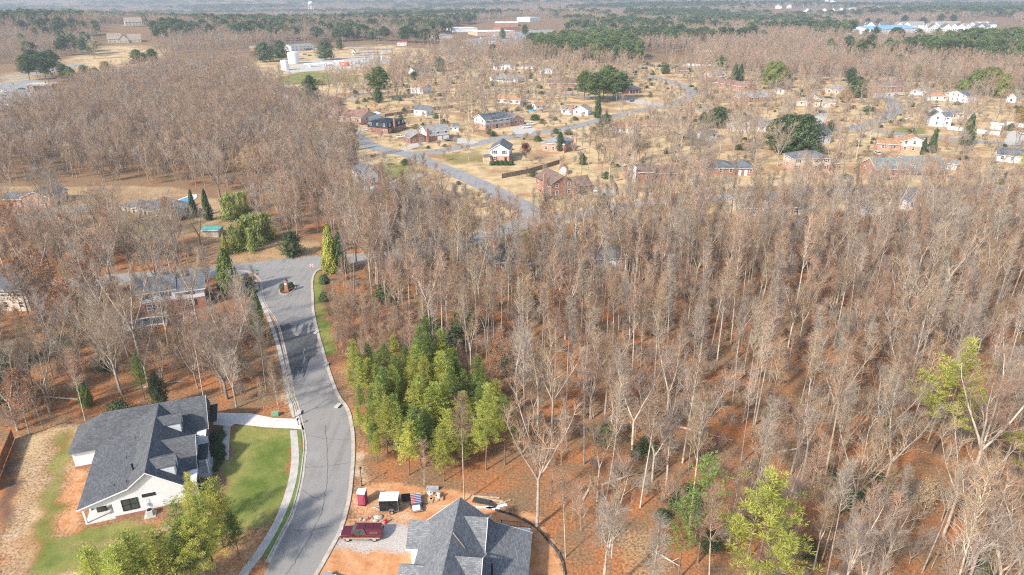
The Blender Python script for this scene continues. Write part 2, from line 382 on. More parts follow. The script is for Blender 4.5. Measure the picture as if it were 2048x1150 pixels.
vr=nn(t,'ShaderNodeMapRange'); vr.inputs[1].default_value=.3; vr.inputs[2].default_value=.7; vr.inputs[3].default_value=.78; vr.inputs[4].default_value=1.15; L(nfine,vr.inputs[0])
a1=nn(t,'ShaderNodeAttribute',attribute_name='soil_a'); a2=nn(t,'ShaderNodeAttribute',attribute_name='soil_b')
s1=nn(t,'ShaderNodeSeparateColor'); s2=nn(t,'ShaderNodeSeparateColor'); L(a1.outputs[0],s1.inputs[0]); L(a2.outputs[0],s2.inputs[0])
def edge(src):     # break the border of a region up with noise
    m=nn(t,'ShaderNodeMath',operation='MULTIPLY_ADD'); L(nf,m.inputs[0]); m.inputs[1].default_value=1.6; m.inputs[2].default_value=-.8
    s=nn(t,'ShaderNodeMath',operation='ADD'); L(src,s.inputs[0]); 
    q=nn(t,'ShaderNodeMath',operation='MULTIPLY'); L(m.outputs[0],q.inputs[0])
    k=nn(t,'ShaderNodeMath',operation='GREATER_THAN'); L(src,k.inputs[0]); k.inputs[1].default_value=.03; L(k.outputs[0],q.inputs[1])
    L(q.outputs[0],s.inputs[1]); r=nn(t,'ShaderNodeMapRange'); r.inputs[1].default_value=.2; r.inputs[2].default_value=.6; L(s.outputs[0],r.inputs[0]); return r.outputs[0]
c=lit
for src,cc in((s1.outputs[0],tanc),(s1.outputs[1],grc),(s1.outputs[2],clc),(s2.outputs[0],dic),(s2.outputs[1],gvc),(s2.outputs[2],muc)):
    c=mixc(edge(src),c,cc)
c=mulc(c,vr.outputs[0]); L(c,b.inputs['Base Color'])
bp=nn(t,'ShaderNodeBump'); bp.inputs['Strength'].default_value=.6; bp.inputs['Distance'].default_value=.12; L(nf,bp.inputs['Height']); L(bp.outputs[0],b.inputs['Normal'])
gme=np_mesh('ground',np.stack([gx.ravel(),gy.ravel(),gz.ravel()],1),Q,[gm],smooth=True)
for nm_,ks in(('soil_a',(0,1,2)),('soil_b',(3,4,5))):
    at=gme.attributes.new(nm_,'FLOAT_COLOR','POINT'); d=np.ones((nx*ny,4),np.float32)
    for i,k in enumerate(ks): d[:,i]=W[k].ravel()
    at.data.foreach_set('color',d.ravel())
go=bpy.data.objects.new('ground',gme); COL.objects.link(go); tag(go,kind='structure')
# ------------------------------------------------------------------ roads, kerbs, paths
def road_mat(name,c0,c1,sc_=.6):
    m=bpy.data.materials.new(name); m.use_nodes=True; t=m.node_tree; L=t.links.new; b=t.nodes['Principled BSDF']; b.inputs['Roughness'].default_value=.85
    g=nn(t,'ShaderNodeNewGeometry')
    n=nn(t,'ShaderNodeTexNoise'); n.inputs['Scale'].default_value=sc_*.25; n.inputs['Detail'].default_value=8; n.inputs['Roughness'].default_value=.65; L(g.outputs['Position'],n.inputs[0])
    n2=nn(t,'ShaderNodeTexNoise'); n2.inputs['Scale'].default_value=14; n2.inputs['Detail'].default_value=3; L(g.outputs['Position'],n2.inputs[0])
    # lengthwise wear from tyres: noise stretched along the road
    mp=nn(t,'ShaderNodeMapping'); mp.inputs['Scale'].default_value=(.9,.05,1); L(g.outputs['Position'],mp.inputs[0])
    n3=nn(t,'ShaderNodeTexNoise'); n3.inputs['Scale'].default_value=1; n3.inputs['Detail'].default_value=5; L(mp.outputs[0],n3.inputs[0])
    ad=nn(t,'ShaderNodeMath',operation='ADD'); L(n.outputs[0],ad.inputs[0]); L(n3.outputs[0],ad.inputs[1])
    r=nn(t,'ShaderNodeValToRGB'); r.color_ramp.elements[0].position=.7; r.color_ramp.elements[0].color=(*c0,1); r.color_ramp.elements[1].position=1.3; r.color_ramp.elements[1].color=(*c1,1)
    L(ad.outputs[0],r.inputs[0])
    mr=nn(t,'ShaderNodeMapRange'); mr.inputs[1].default_value=.3; mr.inputs[2].default_value=.7; mr.inputs[3].default_value=.85; mr.inputs[4].default_value=1.15; L(n2.outputs[0],mr.inputs[0])
    mu=nn(t,'ShaderNodeMix',data_type='RGBA',blend_type='MULTIPLY'); mu.inputs[0].default_value=1; L(r.outputs[0],mu.inputs[6]); L(mr.outputs[0],mu.inputs[7]); L(mu.outputs[2],b.inputs['Base Color'])
    MATS[name]=m
road_mat('asphalt_new',(.205,.192,.175),(.275,.258,.238)); road_mat('asphalt_old',(.20,.195,.185),(.29,.28,.262)); road_mat('asphalt_wet',(.045,.045,.048),(.10,.10,.10),3)
def spline(pts,n=6):
    out=[]; P=[pts[0]]+list(pts)+[pts[-1]]
    for i in range(1,len(P)-2):
        p0,p1,p2,p3=[np.array(q,float) for q in P[i-1:i+3]]
        for k in range(n):
            t_=k/n; out.append(.5*((2*p1)+(-p0+p2)*t_+(2*p0-5*p1+4*p2-p3)*t_**2+(-p0+3*p1-3*p2+p3)*t_**3))
    out.append(np.array(pts[-1],float)); return out
def sheet(name,Lp,Rp,z,m,keep=1.0,th=0.0,kind='structure'):
    mb=MB(); n=len(Lp)
    for i in range(n-1):
        mb.face([(*Lp[i],z),(*Rp[i],z),(*Rp[i+1],z),(*Lp[i+1],z)])
        if th:
            mb.face([(*Lp[i],z-th),(*Lp[i],z),(*Lp[i+1],z),(*Lp[i+1],z-th)]); mb.face([(*Rp[i],z),(*Rp[i],z-th),(*Rp[i+1],z-th),(*Rp[i+1],z)])
    if th:
        for i in(0,n-1): mb.face([(*Lp[i],z-th),(*Rp[i],z-th),(*Rp[i],z),(*Lp[i],z)])
    o=mb.build(name,m,fixn=bool(th)); tag(o,kind=kind)
    if keep is not None: KEEP.append([tuple(p) for p in Lp]+[tuple(p) for p in Rp[::-1]])
    return o
def offset(pts,d):
    P=np.array(pts); T=np.gradient(P,axis=0); T/=np.linalg.norm(T,axis=1)[:,None]+1e-9
    return P+np.stack([-T[:,1],T[:,0]],1)*d
def strip(name,px,width,z,m,world=False,**k):
    P=spline(px if world else GP(px)); return sheet(name,offset(P,width/2),offset(P,-width/2),z,m,**k)
def flat(name,px,z,m,th=0,world=False,keep=True,kind='structure'):
    P=px if world else GP(px); mb=MB()
    if th: mb.prism(P,z-th,z,'z')
    else: mb.face([(x,y,z) for x,y in P])
    o=mb.build(name,m,fixn=bool(th))
    if not th and o.data.polygons[0].normal.z<0: o.data.flip_normals()
    if keep: KEEP.append(P)
    return tag(o,kind=kind)
LE=[(505,1190),(527,1150),(567,1072),(589,1028),(605,970),(612,920),(614,885),(608,850),(598,810),(591,792),(583,750),(570,691),(557,645),(535,612),(527,590),(522,560),(500,543),(470,540)]
RE=[(600,1190),(627,1150),(659,1094),(678,1056),(693,1002),(700,945),(703,900),(701,860),(692,820),(673,792),(657,750),(642,700),(632,663),(624,625),(623,600),(622,562),(630,543),(650,533)]
LW=spline(GP(LE)); RW=spline(GP(RE))
sheet('main_street',LW,RW,.02,'asphalt_new')
for nm_,E_,s in(('kerb_left',LW,1),('kerb_right',RW,-1)):
    E_=E_[8:] if s>0 else E_
    sheet(nm_,offset(E_,.0),offset(E_,s*.42),.05,'curb_concrete',th=.06); sheet('kerb_top',offset(E_,s*.42+.003),offset(E_,s*.60),.14,'curb_concrete',th=.14)
flat('grass_verge',[(594,861),(599,917),(591,973),(567,1039),(533,1100),(524,1118),(540,1112),(571,1050),(599,975),(606,925),(602,862)],.045,'grass_blades')
strip('cross_road',[(-40,585),(100,572),(250,558),(380,548),(470,540),(560,529),(650,521),(760,514),(850,500),(920,484),(990,466),(1040,448),(1062,430),(1050,414),(1015,396),(960,368),(900,342),(850,322),(815,308),(770,300),(735,288),(705,268),(690,255)],8.5,.012,'asphalt_old')
flat('junction_apron',[(488,536),(660,524),(652,537),(628,545),(520,552),(495,545)],.016,'asphalt_old')
strip('side_road',[(805,308),(870,303),(930,292),(1000,277),(1070,266),(1140,256),(1200,240),(1260,225),(1320,213),(1365,200),(1382,188),(1370,174),(1335,160),(1290,151)],8,.016,'asphalt_old')
strip('back_road',[(880,183),(1000,182),(1090,185),(1158,191),(1270,203),(1330,212)],7,.020,'asphalt_old')
strip('east_road',[(1330,214),(1400,219),(1480,232),(1600,250),(1680,257),(1760,263),(1850,273),(1950,283),(2100,292)],8,.024,'asphalt_old')
strip('close_road',[(1700,258),(1760,240),(1790,218),(1780,200),(1750,192)],9,.028,'asphalt_old')
strip('wood_road',[(1060,440),(1100,436),(1155,431),(1200,421),(1260,410),(1400,398),(1600,386),(1800,381),(2100,378)],7.5,.020,'asphalt_old')
strip('left_lane',[(-30,452),(40,440),(100,428),(150,420),(180,410)],7,.016,'asphalt_old')
strip('house_lane',[(690,196),(760,185),(880,183)],5,.016,'asphalt_old')
strip('highway',[(-50,160),(60,150),(150,130),(230,118),(330,112),(500,104),(700,102),(830,98),(1000,92),(1100,80)],14,.05,'asphalt_old')
flat('parking_lot',[(0,165),(70,158),(125,178),(110,200),(30,225),(0,235)],.03,'asphalt_old')
flat('parking_lot',[(590,92),(740,84),(790,95),(700,101),(600,101)],.08,'asphalt_old')
flat('tank_yard',[(560,138),(640,116),(780,108),(790,125),(700,136),(580,146)],.03,'concrete')
flat('parking_lot',[(920,82),(1080,58),(1110,60),(1080,88),(960,92)],.3,'asphalt_old')
# entrance drive, walk and pavement of the white house
flat('driveway',[(427,826),(500,827),(545,836),(590,838),(596,830),(600,838),(609,860),(590,858),(530,855),(470,848),(462,853),(427,850)],.05,'new_concrete')
flat('front_walk',[(447,853),(462,851),(459,880),(458,920),(443,920)],.045,'concrete')
SWL=spline(GP([(440,1215),(477,1150),(515,1098),(550,1039),(574,973),(583,917),(580,861)])); SWR=spline(GP([(462,1215),(496,1150),(532,1100),(566,1039),(590,973),(598,917),(594,861)]))
sheet('pavement',SWL,SWR,.07,'concrete',th=.07)
SWL=spline(GP([(585,835),(575,800),(567,755),(552,690),(535,640),(518,600),(510,575),(505,560)])); SWR=spline(GP([(596,833),(585,798),(575,752),(560,690),(543,640),(525,598),(518,575),(513,560)]))
sheet('pavement',SWL,SWR,.07,'concrete',th=.07)
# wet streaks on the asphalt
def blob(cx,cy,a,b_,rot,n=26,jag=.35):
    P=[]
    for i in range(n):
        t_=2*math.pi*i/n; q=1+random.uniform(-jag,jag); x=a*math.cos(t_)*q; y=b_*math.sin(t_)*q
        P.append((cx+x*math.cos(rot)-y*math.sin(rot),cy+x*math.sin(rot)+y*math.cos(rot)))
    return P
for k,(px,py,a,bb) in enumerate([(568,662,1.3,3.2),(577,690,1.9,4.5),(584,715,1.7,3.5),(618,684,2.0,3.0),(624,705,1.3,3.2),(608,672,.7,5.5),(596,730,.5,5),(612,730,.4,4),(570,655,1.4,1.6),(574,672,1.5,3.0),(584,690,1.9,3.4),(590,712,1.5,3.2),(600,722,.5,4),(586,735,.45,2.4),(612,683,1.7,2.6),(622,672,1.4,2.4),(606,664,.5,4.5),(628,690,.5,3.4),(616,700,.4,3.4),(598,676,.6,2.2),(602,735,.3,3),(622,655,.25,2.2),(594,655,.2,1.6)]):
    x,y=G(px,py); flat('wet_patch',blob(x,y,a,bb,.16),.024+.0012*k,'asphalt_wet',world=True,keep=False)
def rib(name,pts,w_,z,m):
    P=[]; 
    for i in range(len(pts)-1):
        a,b_=np.array(pts[i],float),np.array(pts[i+1],float); n=max(2,int(np.linalg.norm(b_-a)/.5))
        for k in range(n): P.append(a+(b_-a)*k/n+np.array([random.gauss(0,.07),random.gauss(0,.07)]))
    P.append(np.array(pts[-1],float)); sheet(name,offset(P,w_/2),offset(P,-w_/2),z,m,keep=None)
rib('road_crack',GP([(572,1150),(618,1080),(645,1020),(655,960),(655,900),(650,850)]),.09,.0232,'asphalt_wet')
for k,(a,b_) in enumerate([((585,1060),(668,1052)),((610,935),(700,925)),((606,870),(702,880)),((590,770),(668,765)),((555,630),(622,634)),((560,600),(600,606)),((605,980),(640,1000))]): rib('road_crack',GP([a,((a[0]+b_[0])/2,(a[1]+b_[1])/2+3),b_]),.08,.0216+.0002*k,'asphalt_wet')
flat('asphalt_patch',[(612,905),(640,902),(642,922),(613,926)],.0222,'asphalt_old',keep=False)
# entry island
ix,iy=G(575,578); isl=blob(ix,iy,2.0,3.6,.05,28,.02)
flat('entry_island',isl,.17,'curb_concrete',th=.17,world=True)
flat('island_bed',blob(ix,iy,1.7,3.2,.05,24,.02),.20,'mulch',th=.1,world=True)
# drives in the neighbourhood
for q in([(905,278),(925,276),(960,284),(935,291),(915,287)],[(1020,255),(1045,250),(1075,258),(1060,268),(1030,268)],[(735,255),(760,250),(770,258),(740,262)],
         [(1185,386),(1205,378),(1225,380),(1235,390),(1210,396)],[(800,298),(830,285),(850,283),(855,287),(830,296),(810,303)],[(1625,232),(1650,222),(1660,226),(1645,250),(1630,250)],[(1740,186),(1800,184),(1800,192),(1745,196)],
         [(760,372),(800,355),(840,345),(850,350),(800,372),(770,385),(745,400),(735,395)],[(2015,262),(2060,262),(2060,290),(2010,290)],[(1230,200),(1260,196),(1330,208),(1320,213),(1260,206)]):
    flat('driveway',q,.036,'concrete')
# extra tree-free ground
for q in([(620,1200),(640,1100),(690,1030),(712,960),(735,900),(720,840),(745,960),(900,978),(1010,1010),(1090,1060),(1130,1110),(1140,1230)],
         [(0,1200),(0,900),(120,840),(150,800),(420,780),(470,825),(600,830),(600,1000),(540,1090),(470,1230)],
         [(640,545),(672,560),(675,620),(675,720),(650,720)],
         [(1065,400),(1240,392),(1235,425),(1180,468),(1080,470),(1045,440)],[(860,395),(960,385),(1040,430),(1035,460),(960,480),(880,465)],[(1090,410),(1060,380),(1080,350),(1200,345),(1230,380),(1160,412)],[(840,315),(960,300),(1040,330),(1080,380),(1100,410),(1060,420),(960,360)],
         [(960,320),(965,278),(1060,285),(1060,325)],[(490,535),(500,490),(640,478),(640,520)],[(0,215),(0,150),(130,150),(130,190),(80,235),(0,240)],
         [(500,165),(540,110),(800,85),(860,100),(800,135),(720,160),(560,170)],[(185,130),(210,90),(310,95),(300,118)],[(868,98),(895,60),(1000,40),(1125,38),(1125,80),(1080,98),(960,100)],
         [(1690,88),(1725,46),(2010,36),(2080,60),(2040,80),(1900,88)],[(1520,30),(1530,17),(1720,18),(1730,30)],[(185,108),(210,72),(300,70),(330,108)],
         [(0,600),(70,600),(70,640),(0,640)],[(240,690),(220,650),(410,625),(430,640),(420,655),(300,670)],[(280,640),(280,600),(420,575),(440,615),(380,640)],
         [(1130,200),(1250,190),(1370,215),(1330,225),(1140,235)]):
    KEEP.append(GP(q))
# ------------------------------------------------------------------ houses
def gable_sec(w0,w1,h,rise,ov=.45,t=.2):
    c=(w0+w1)/2; s=rise/((w1-w0)/2); z=h-ov*s
    return [(w0-ov,z),(c,h+rise),(w1+ov,z),(w1+ov,z-t),(c,h+rise-t),(w0-ov,z-t)]
def roof_mesh(mb,u0,u1,v0,v1,h,rise,kind,ov=.45):
    if kind=='gx': mb.prism(gable_sec(v0,v1,h+.12,rise),u0-ov,u1+ov,'x')
    elif kind=='gy': mb.prism(gable_sec(u0,u1,h+.12,rise),v0-ov,v1+ov,'y')
    elif kind=='flat': mb.box(u0-.3,u1+.3,v0-.3,v1+.3,h,h+.45)
    elif kind in('hip','mansard'):
        a,b_,c,d=u0-ov,u1+ov,v0-ov,v1+ov
        if kind=='mansard':
            zl=h-2.4; i=1.0
            lo=[(u0-.3,v0-.3,zl),(u1+.3,v0-.3,zl),(u1+.3,v1+.3,zl),(u0-.3,v1+.3,zl)]; hi=[(u0+i,v0+i,h+.1),(u1-i,v0+i,h+.1),(u1-i,v1-i,h+.1),(u0+i,v1-i,h+.1)]
            mb.poly(lo+hi,[(0,1,5,4),(1,2,6,5),(2,3,7,6),(3,0,4,7),(3,2,1,0),(4,5,6,7)])
            a,b_,c,d=u0+i-.15,u1-i+.15,v0+i-.15,v1-i+.15; h=h+.12
        L_=b_-a; D=d-c
        z=h-.02
        if L_>=D: r0=(a+D/2,(c+d)/2); r1=(b_-D/2,(c+d)/2)
        else: r0=((a+b_)/2,c+L_/2); r1=((a+b_)/2,d-L_/2)
        V=[(a,c,z-.15),(b_,c,z-.15),(b_,d,z-.15),(a,d,z-.15),(a,c,z),(b_,c,z),(b_,d,z),(a,d,z),(*r0,h+rise),(*r1,h+rise)]
        F=[(3,2,1,0),(0,1,5,4),(1,2,6,5),(2,3,7,6),(3,0,4,7)]
        F+= [(4,5,9,8),(5,6,9),(6,7,8,9),(7,4,8)] if L_>=D else [(4,5,8),(5,6,9,8),(6,7,9),(7,4,8,9)]
        mb.poly(V,F)
def wall_mesh(mb,u0,u1,v0,v1,h,rise,kind):
    if kind=='gx': mb.prism([(v0,0),(v1,0),(v1,h),((v0+v1)/2,h+rise),(v0,h)],u0,u1,'x')
    elif kind=='gy': mb.prism([(u0,0),(u1,0),(u1,h),((u0+u1)/2,h+rise),(u0,h)],v0,v1,'y')
    else: mb.box(u0,u1,v0,v1,0,h-(.02 if kind!='mansard' else 2.3))
def window(par,side,u,z,w_,h_,at,frame='white_trim',shut=None,pane=True,bars=1):
    """side f/l/r: front wall (v=at), left wall (u=at), right wall (u=at). u is the centre along the wall"""
    e=.06
    def bx(mb,a0,a1,z0,z1,d0,d1):
        if side=='f': mb.box(a0,a1,at-d1,at-d0,z0,z1)
        elif side=='l': mb.box(at-d1,at-d0,a0,a1,z0,z1)
        else: mb.box(at+d0,at+d1,a0,a1,z0,z1)
    a0,a1,z0,z1=u-w_/2,u+w_/2,z,z+h_; f=MB(); t_=.11
    bx(f,a0-t_,a0,z0-t_,z1+t_,-.02,e); bx(f,a1,a1+t_,z0-t_,z1+t_,-.02,e); bx(f,a0,a1,z1,z1+t_,-.02,e); bx(f,a0,a1,z0-t_,z0,-.02,e)
    bx(f,a0,a1,(z0+z1)/2-.035,(z0+z1)/2+.035,-.01,e-.01)
    if bars>1:
        for k in range(1,bars): bx(f,a0+(a1-a0)*k/bars-.04,a0+(a1-a0)*k/bars+.04,z0,z1,-.01,e-.005)
    fo=f.build('window',frame,par)
    p=MB(); bx(p,a0,a1,z0,z1,-.03,.02); p.build('pane','window_glass',fo)
    if shut:
        for q in(-1,1):
            s=MB(); c=u+q*(w_/2+t_+.22); bx(s,c-.2,c+.2,z0-.05,z1+.05,-.02,.05); s.build('shutter',shut,par)
NHOUSE=0
def house(name,label,a,b,vols,wall='white_siding',roof='roof_grey',upper=None,shut=None,chim=(),door=None,garage=(),wins='auto',cat='house',porch=None,trim='white_trim',brickbase=0,far=False,extra=None,yaw=None,keep=3):
    A=G(*a); B=G(*b); dx,dy=B[0]-A[0],B[1]-A[1]; yw=math.atan2(dy,dx) if yaw is None else R(yaw); Lf=math.hypot(dx,dy)
    o=thing(name,label,cat,(A[0],A[1],relief(A[0],A[1]).item()),yw)
    vs=[]
    for q in vols:
        u0,u1=q[0]*Lf,q[1]*Lf; vs.append((u0,u1)+tuple(q[2:]))
    wm=MB(); rm=MB()
    for u0,u1,v0,v1,h,rise,kind in vs:
        wall_mesh(wm,u0,u1,v0,v1,h,rise,kind); roof_mesh(rm,u0,u1,v0,v1,h,rise,kind)
    # upper storey clad differently: brick below, siding above
    if upper:
        wm=MB(); um=MB()
        for u0,u1,v0,v1,h,rise,kind in vs:
            if h>4.4:
                wm.box(u0+.04,u1-.04,v0+.04,v1-.04,0,2.7); k=len(um.v); wall_mesh(um,u0,u1,v0,v1,h-2.7,rise,kind)
                um.v[k:]=[(x,y,z+2.7) for x,y,z in um.v[k:]]
            else: wall_mesh(wm,u0,u1,v0,v1,h,rise,kind)
        um.build('upper_wall',upper,o)
    wm.build('wall',wall,o); ro=rm.build('roof',roof,o)
    if brickbase:
        fb=MB()
        for u0,u1,v0,v1,h,rise,kind in vs: fb.box(u0-.05,u1+.05,v0-.05,v1+.05,-.1,brickbase)
        fb.build('foundation','red_brick',o)
    tr=MB()
    for u0,u1,v0,v1,h,rise,kind in vs:      # eave boards and rake boards
        if kind=='gx':
            s=rise/((v1-v0)/2)
            tr.box(u0-.44,u1+.44,v0-.49,v0-.455,h-.45*s-.12,h-.45*s+.1)
            for x in(u0-.47,u1+.455): tr.prism([(v0-.45,h-.45*s-.1),((v0+v1)/2,h+rise-.1),(v1+.45,h-.45*s-.1),(v1+.45,h-.45*s+.1),((v0+v1)/2,h+rise+.1),(v0-.45,h-.45*s+.1)],x,x+.03,'x')
        elif kind=='gy':
            s=rise/((u1-u0)/2)
            tr.prism([(u0-.45,h-.45*s-.1),((u0+u1)/2,h+rise-.1),(u1+.45,h-.45*s-.1),(u1+.45,h-.45*s+.1),((u0+u1)/2,h+rise+.1),(u0-.45,h-.45*s+.1)],v0-.48,v0-.455,'y')
            for x in(u0-.49,u1+.455): tr.box(x,x+.035,v0-.44,v1+.44,h-.45*s-.12,h-.45*s+.1)
        elif kind=='hip':
            tr.box(u0-.47,u1+.47,v0-.48,v0-.455,h-.16,h); tr.box(u0-.48,u0-.455,v0-.45,v1+.45,h-.16,h)
    if tr.v: tr.build('eave_trim',trim,o)
    for i,(u0,u1,v0,v1,h,rise,kind) in enumerate(vs):
        if wins=='none': break
        n=max(1,int((u1-u0)/(3.4 if not far else 4.5))); zs=[1.0] if h<4.4 else [.95,3.7]
        for z in zs:
            for k in range(n):
                uc=u0+(u1-u0)*(k+.5)/n
                if door and z<1.2 and abs(uc-door*Lf)<1.2: continue
                if any(z<1.2 and g[0]*Lf-1.2<uc<g[1]*Lf+1.2 for g in garage): continue
                window(o,'f',uc,z,1.0 if not far else 1.3,1.35,v0,shut=shut if not far else None)
        if not far:
            for side,at in(('l',u0),('r',u1)):
                if any(abs(at-x)<.3 for j,q in enumerate(vs) if j!=i for x in q[:2]): continue
                for z in zs:
                    for k in range(max(1,int((v1-v0)/4.2))): window(o,side,v0+(v1-v0)*(k+.5)/max(1,int((v1-v0)/4.2)),z,.95,1.25,at)
        if kind=='mansard': pass
    if door is not None:
        vv=[q for q in vs if q[0]-.1<=door*Lf<=q[1]+.1]; v0=min(q[2] for q in vv) if vv else 0
        d=MB().box(door*Lf-.5,door*Lf+.5,v0-.07,v0+.02,.15,2.3); d.build('door','dark_door',o)
        MB().box(door*Lf-1,door*Lf+1,v0-1.4,v0-.06,-.1,.17).build('step','concrete',o)
    for g in garage:
        v0=min(q[2] for q in vs if q[0]-.1<=g[0]*Lf<=q[1]+.1)
        MB().box(g[0]*Lf,g[1]*Lf,v0-.06,v0+.02,.02,2.25).build('garage_door','white_trim',o)
    for (cu,cv,cz,cm) in chim:
        c=MB().box(cu*Lf-.5,cu*Lf+.5,cv-.45,cv+.45,0,cz); c.box(cu*Lf-.58,cu*Lf+.58,cv-.53,cv+.53,cz,cz+.18); c.box(cu*Lf-.2,cu*Lf+.2,cv-.18,cv+.18,cz+.181,cz+.5)
        c.build('chimney',cm,o)
    if porch:
        p0,p1,dp,pz=porch; p0*=Lf;p1*=Lf; v0=min(q[2] for q in vs)
        po=MB(); po.prism([(v0-dp-.3,pz),(v0-.02,pz+.7),(v0-.02,pz+.55),(v0-dp-.3,pz-.15)],p0-.3,p1+.3,'x'); po.build('porch_roof',roof,o)
        n=max(2,int((p1-p0)/2.6)+1)
        for k in range(n):
            x=p0+(p1-p0)*k/(n-1); MB().box(x-.08,x+.08,v0-dp-.02,v0-dp+.14,.2,pz-.1).build('post','white_trim',o)
        MB().box(p0-.1,p1+.1,v0-dp-.15,v0-.05,-.1,.2).build('porch_floor','concrete',o)
    if extra: extra(o,Lf,vs)
    ca,sa=math.cos(yw),math.sin(yw)
    for u0,u1,v0,v1,*_ in vs:
        k=keep; k2=k+(9 if 230<A[1]<700 else 0); KEEP.append([(A[0]+u*ca-v*sa,A[1]+u*sa+v*ca) for u,v in((u0-k,v0-k2),(u1+k,v0-k2),(u1+k,v1+k),(u0-k,v1+k))])
    return o
# simple one: full-front gable/hip block
def S(name,label,a,b,depth,h,rise,kind='gx',**k): return house(name,label,a,b,[(0,1,0,depth,h,rise,kind)],**k)
DRESS=dict
# ---- left side
house('brick_house','red brick ranch house with slate grey roof and front gable at the left edge above the lane',(6,414),(104,414),[(0,.42,1.5,8,2.5,1.7,'gx'),(.425,1,0,10,3.4,2.0,'gy')],'pink_brick','roof_grey',chim=[(.93,4,6.3,'red_brick')],door=.36)
house('ranch_house','cream ranch house with grey hip roof in front of the blue swimming pool',(242,428),(345,446),[(0,.33,.6,8,2.7,1.6,'hip'),(.335,1,0,11,3.4,2.1,'hip')],'cream_siding','roof_grey',chim=[(.93,1.5,5.4,'red_brick')],door=.5,brickbase=.9)
house('white_house','white two-storey house with brick ground floor seen through bare trees left of the entry road',(284,633),(414,613),[(0,.55,.8,9.0,5.4,1.9,'gx'),(.555,1,0,8.0,4.9,1.6,'gx')],'red_brick','roof_grey',upper='white_siding',chim=[(.55,9,8.8,'red_brick')],door=.3,shut='shutter_dark')
S('beige_house','beige house with a dark roof cut off by the left edge of the photo',(-30,622),(62,622),9,4.8,2.5,'gx',wall='tan_siding',roof='roof_slate',chim=[(.9,8,7.6,'red_brick')])
S('garden_shed','small open shed with a flat teal metal roof between the pool house and the bamboo',(407,474),(438,474),4,2.2,.35,'gx',wall='tan_siding',roof='teal_metal',wins='none',cat='shed',keep=1)
house('white_house','small white house with grey gable roof and brick chimney above the covered trailer',(722,370),(757,366),[(0,1,0,13,3.6,2.6,'gy')],'white_siding','roof_grey',chim=[(1.05,1.5,6.6,'red_brick')],brickbase=.4)
S('garage_house','low grey roofed garage with white walls below the bend of the neighbourhood road',(790,398),(838,388),12,2.7,1.9,'gx',wall='white_siding',roof='roof_palegrey')
# hidden in the wood
S('dark_roof_house','dark roofed brick house half hidden by bare trees beside a parked pale car',(992,548),(1052,540),10,3.2,3.0,'hip',wall='red_brick',roof='roof_black',keep=4)
S('hidden_house','pale grey roofed house glimpsed through the treetops right of the parked pale car',(1190,535),(1262,532),9,2.5,1.3,'hip',wall='white_siding',roof='roof_grey',keep=0)
S('hidden_house','brown roofed ranch house glimpsed through bare branches above the right hand wood',(1478,432),(1620,430),10,2.9,2.3,'gx',wall='tan_siding',roof='roof_brown',keep=4)
S('hidden_house','small white gable house glimpsed through bare branches right of the brown roofed ranch',(1725,432),(1760,430),9,3.4,2.6,'gy',wall='white_siding',roof='roof_tan')
S('hidden_house','white house end showing through the trees below the long green roofed ranch',(1810,420),(1832,417),9,3.6,2.4,'gy',wall='white_siding',roof='roof_grey')
# ---- middle
def barn_extra(o,Lf,vs): pass
house('brick_house','red brick split level house with brown roof on the straw coloured lawn',(1102,396),(1186,386),[(0,.55,0,13,5.0,2.4,'gy'),(.555,1,1.5,10,2.8,2.4,'gx')],'red_brick','roof_brown',chim=[(-.03,4.5,7.6,'red_brick')],door=.62,trim='dark_door',keep=5)
house('white_house','white two-storey house with tan brick ground floor and lean-to porch beside the maroon tree',(980,324),(1018,325),[(0,1,0,12,5.4,2.4,'gy')],'pink_brick','roof_grey',upper='white_siding',shut='shutter_dark',door=.82,porch=(-.3,.02,1.6,2.7),keep=4)
house('brick_cottage','square pink brick house with a pale hip roof partly behind an ivy column',(1085,302),(1128,306),[(0,1,0,13,3.9,2.6,'hip')],'pink_brick','roof_palegrey',chim=[(1.3,6,5.6,'pink_brick')])
house('long_house','long two-storey brick house with grey roof and white upper gable behind the street bend',(971,260),(1046,250),[(0,.66,0,11,5.0,2.4,'gx'),(.665,1.08,1.5,10,3.1,2.7,'gy')],'pink_brick','roof_grey',upper='grey_siding',door=.3,shut='shutter_dark',chim=[(.95,9,6.6,'red_brick')])
house('split_level_house','white split level house with pale roof and two garage doors beside a dark parked car',(822,288),(900,279),[(0,.4,.8,9,3.0,2.0,'gy'),(.405,1,0,9,5.0,2.1,'gx')],'red_brick','roof_palegrey',upper='white_siding',garage=[(.68,.8),(.83,.97)],chim=[(.42,-.5,6.3,'red_brick')])
S('garden_shed','white garden shed with grey roof right of the split level house',(905,262),(917,262),4,2.4,1.2,'gx',wall='white_siding',roof='roof_grey',cat='shed',keep=1)
house('mansard_house','brick house with a tall dark mansard roof and clipped hedge in front',(776,268),(812,258),[(0,1,0,13,5.2,1.0,'mansard')],'red_brick','roof_black',chim=[(.35,-.4,7.3,'red_brick')])
house('brick_house','tan brick house with long red brown gable roof behind the red car',(722,247),(752,238),[(0,1,0,22,3.2,2.6,'gy')],'tan_brick','roof_redbrown',chim=[(.8,3,6.3,'red_brick')])
S('carport','white carport with a pale barrel roof between the red car and the mansard house',(738,243),(762,235),6,2.5,.7,'gx',wall='white_siding',roof='roof_white',wins='none',cat='carport',keep=1)
S('white_house','small white house with grey roof behind bare trees in the middle lawn',(853,232),(868,228),9,3.2,2.2,'gy',wall='white_siding',roof='roof_grey')
house('white_house','white cottage with a brick chimney and slate roof beside the olive cedar',(582,196),(602,192),[(0,1,0,16,3.2,2.6,'gy')],'white_siding','roof_slate',chim=[(.5,-.5,7.2,'red_brick')])
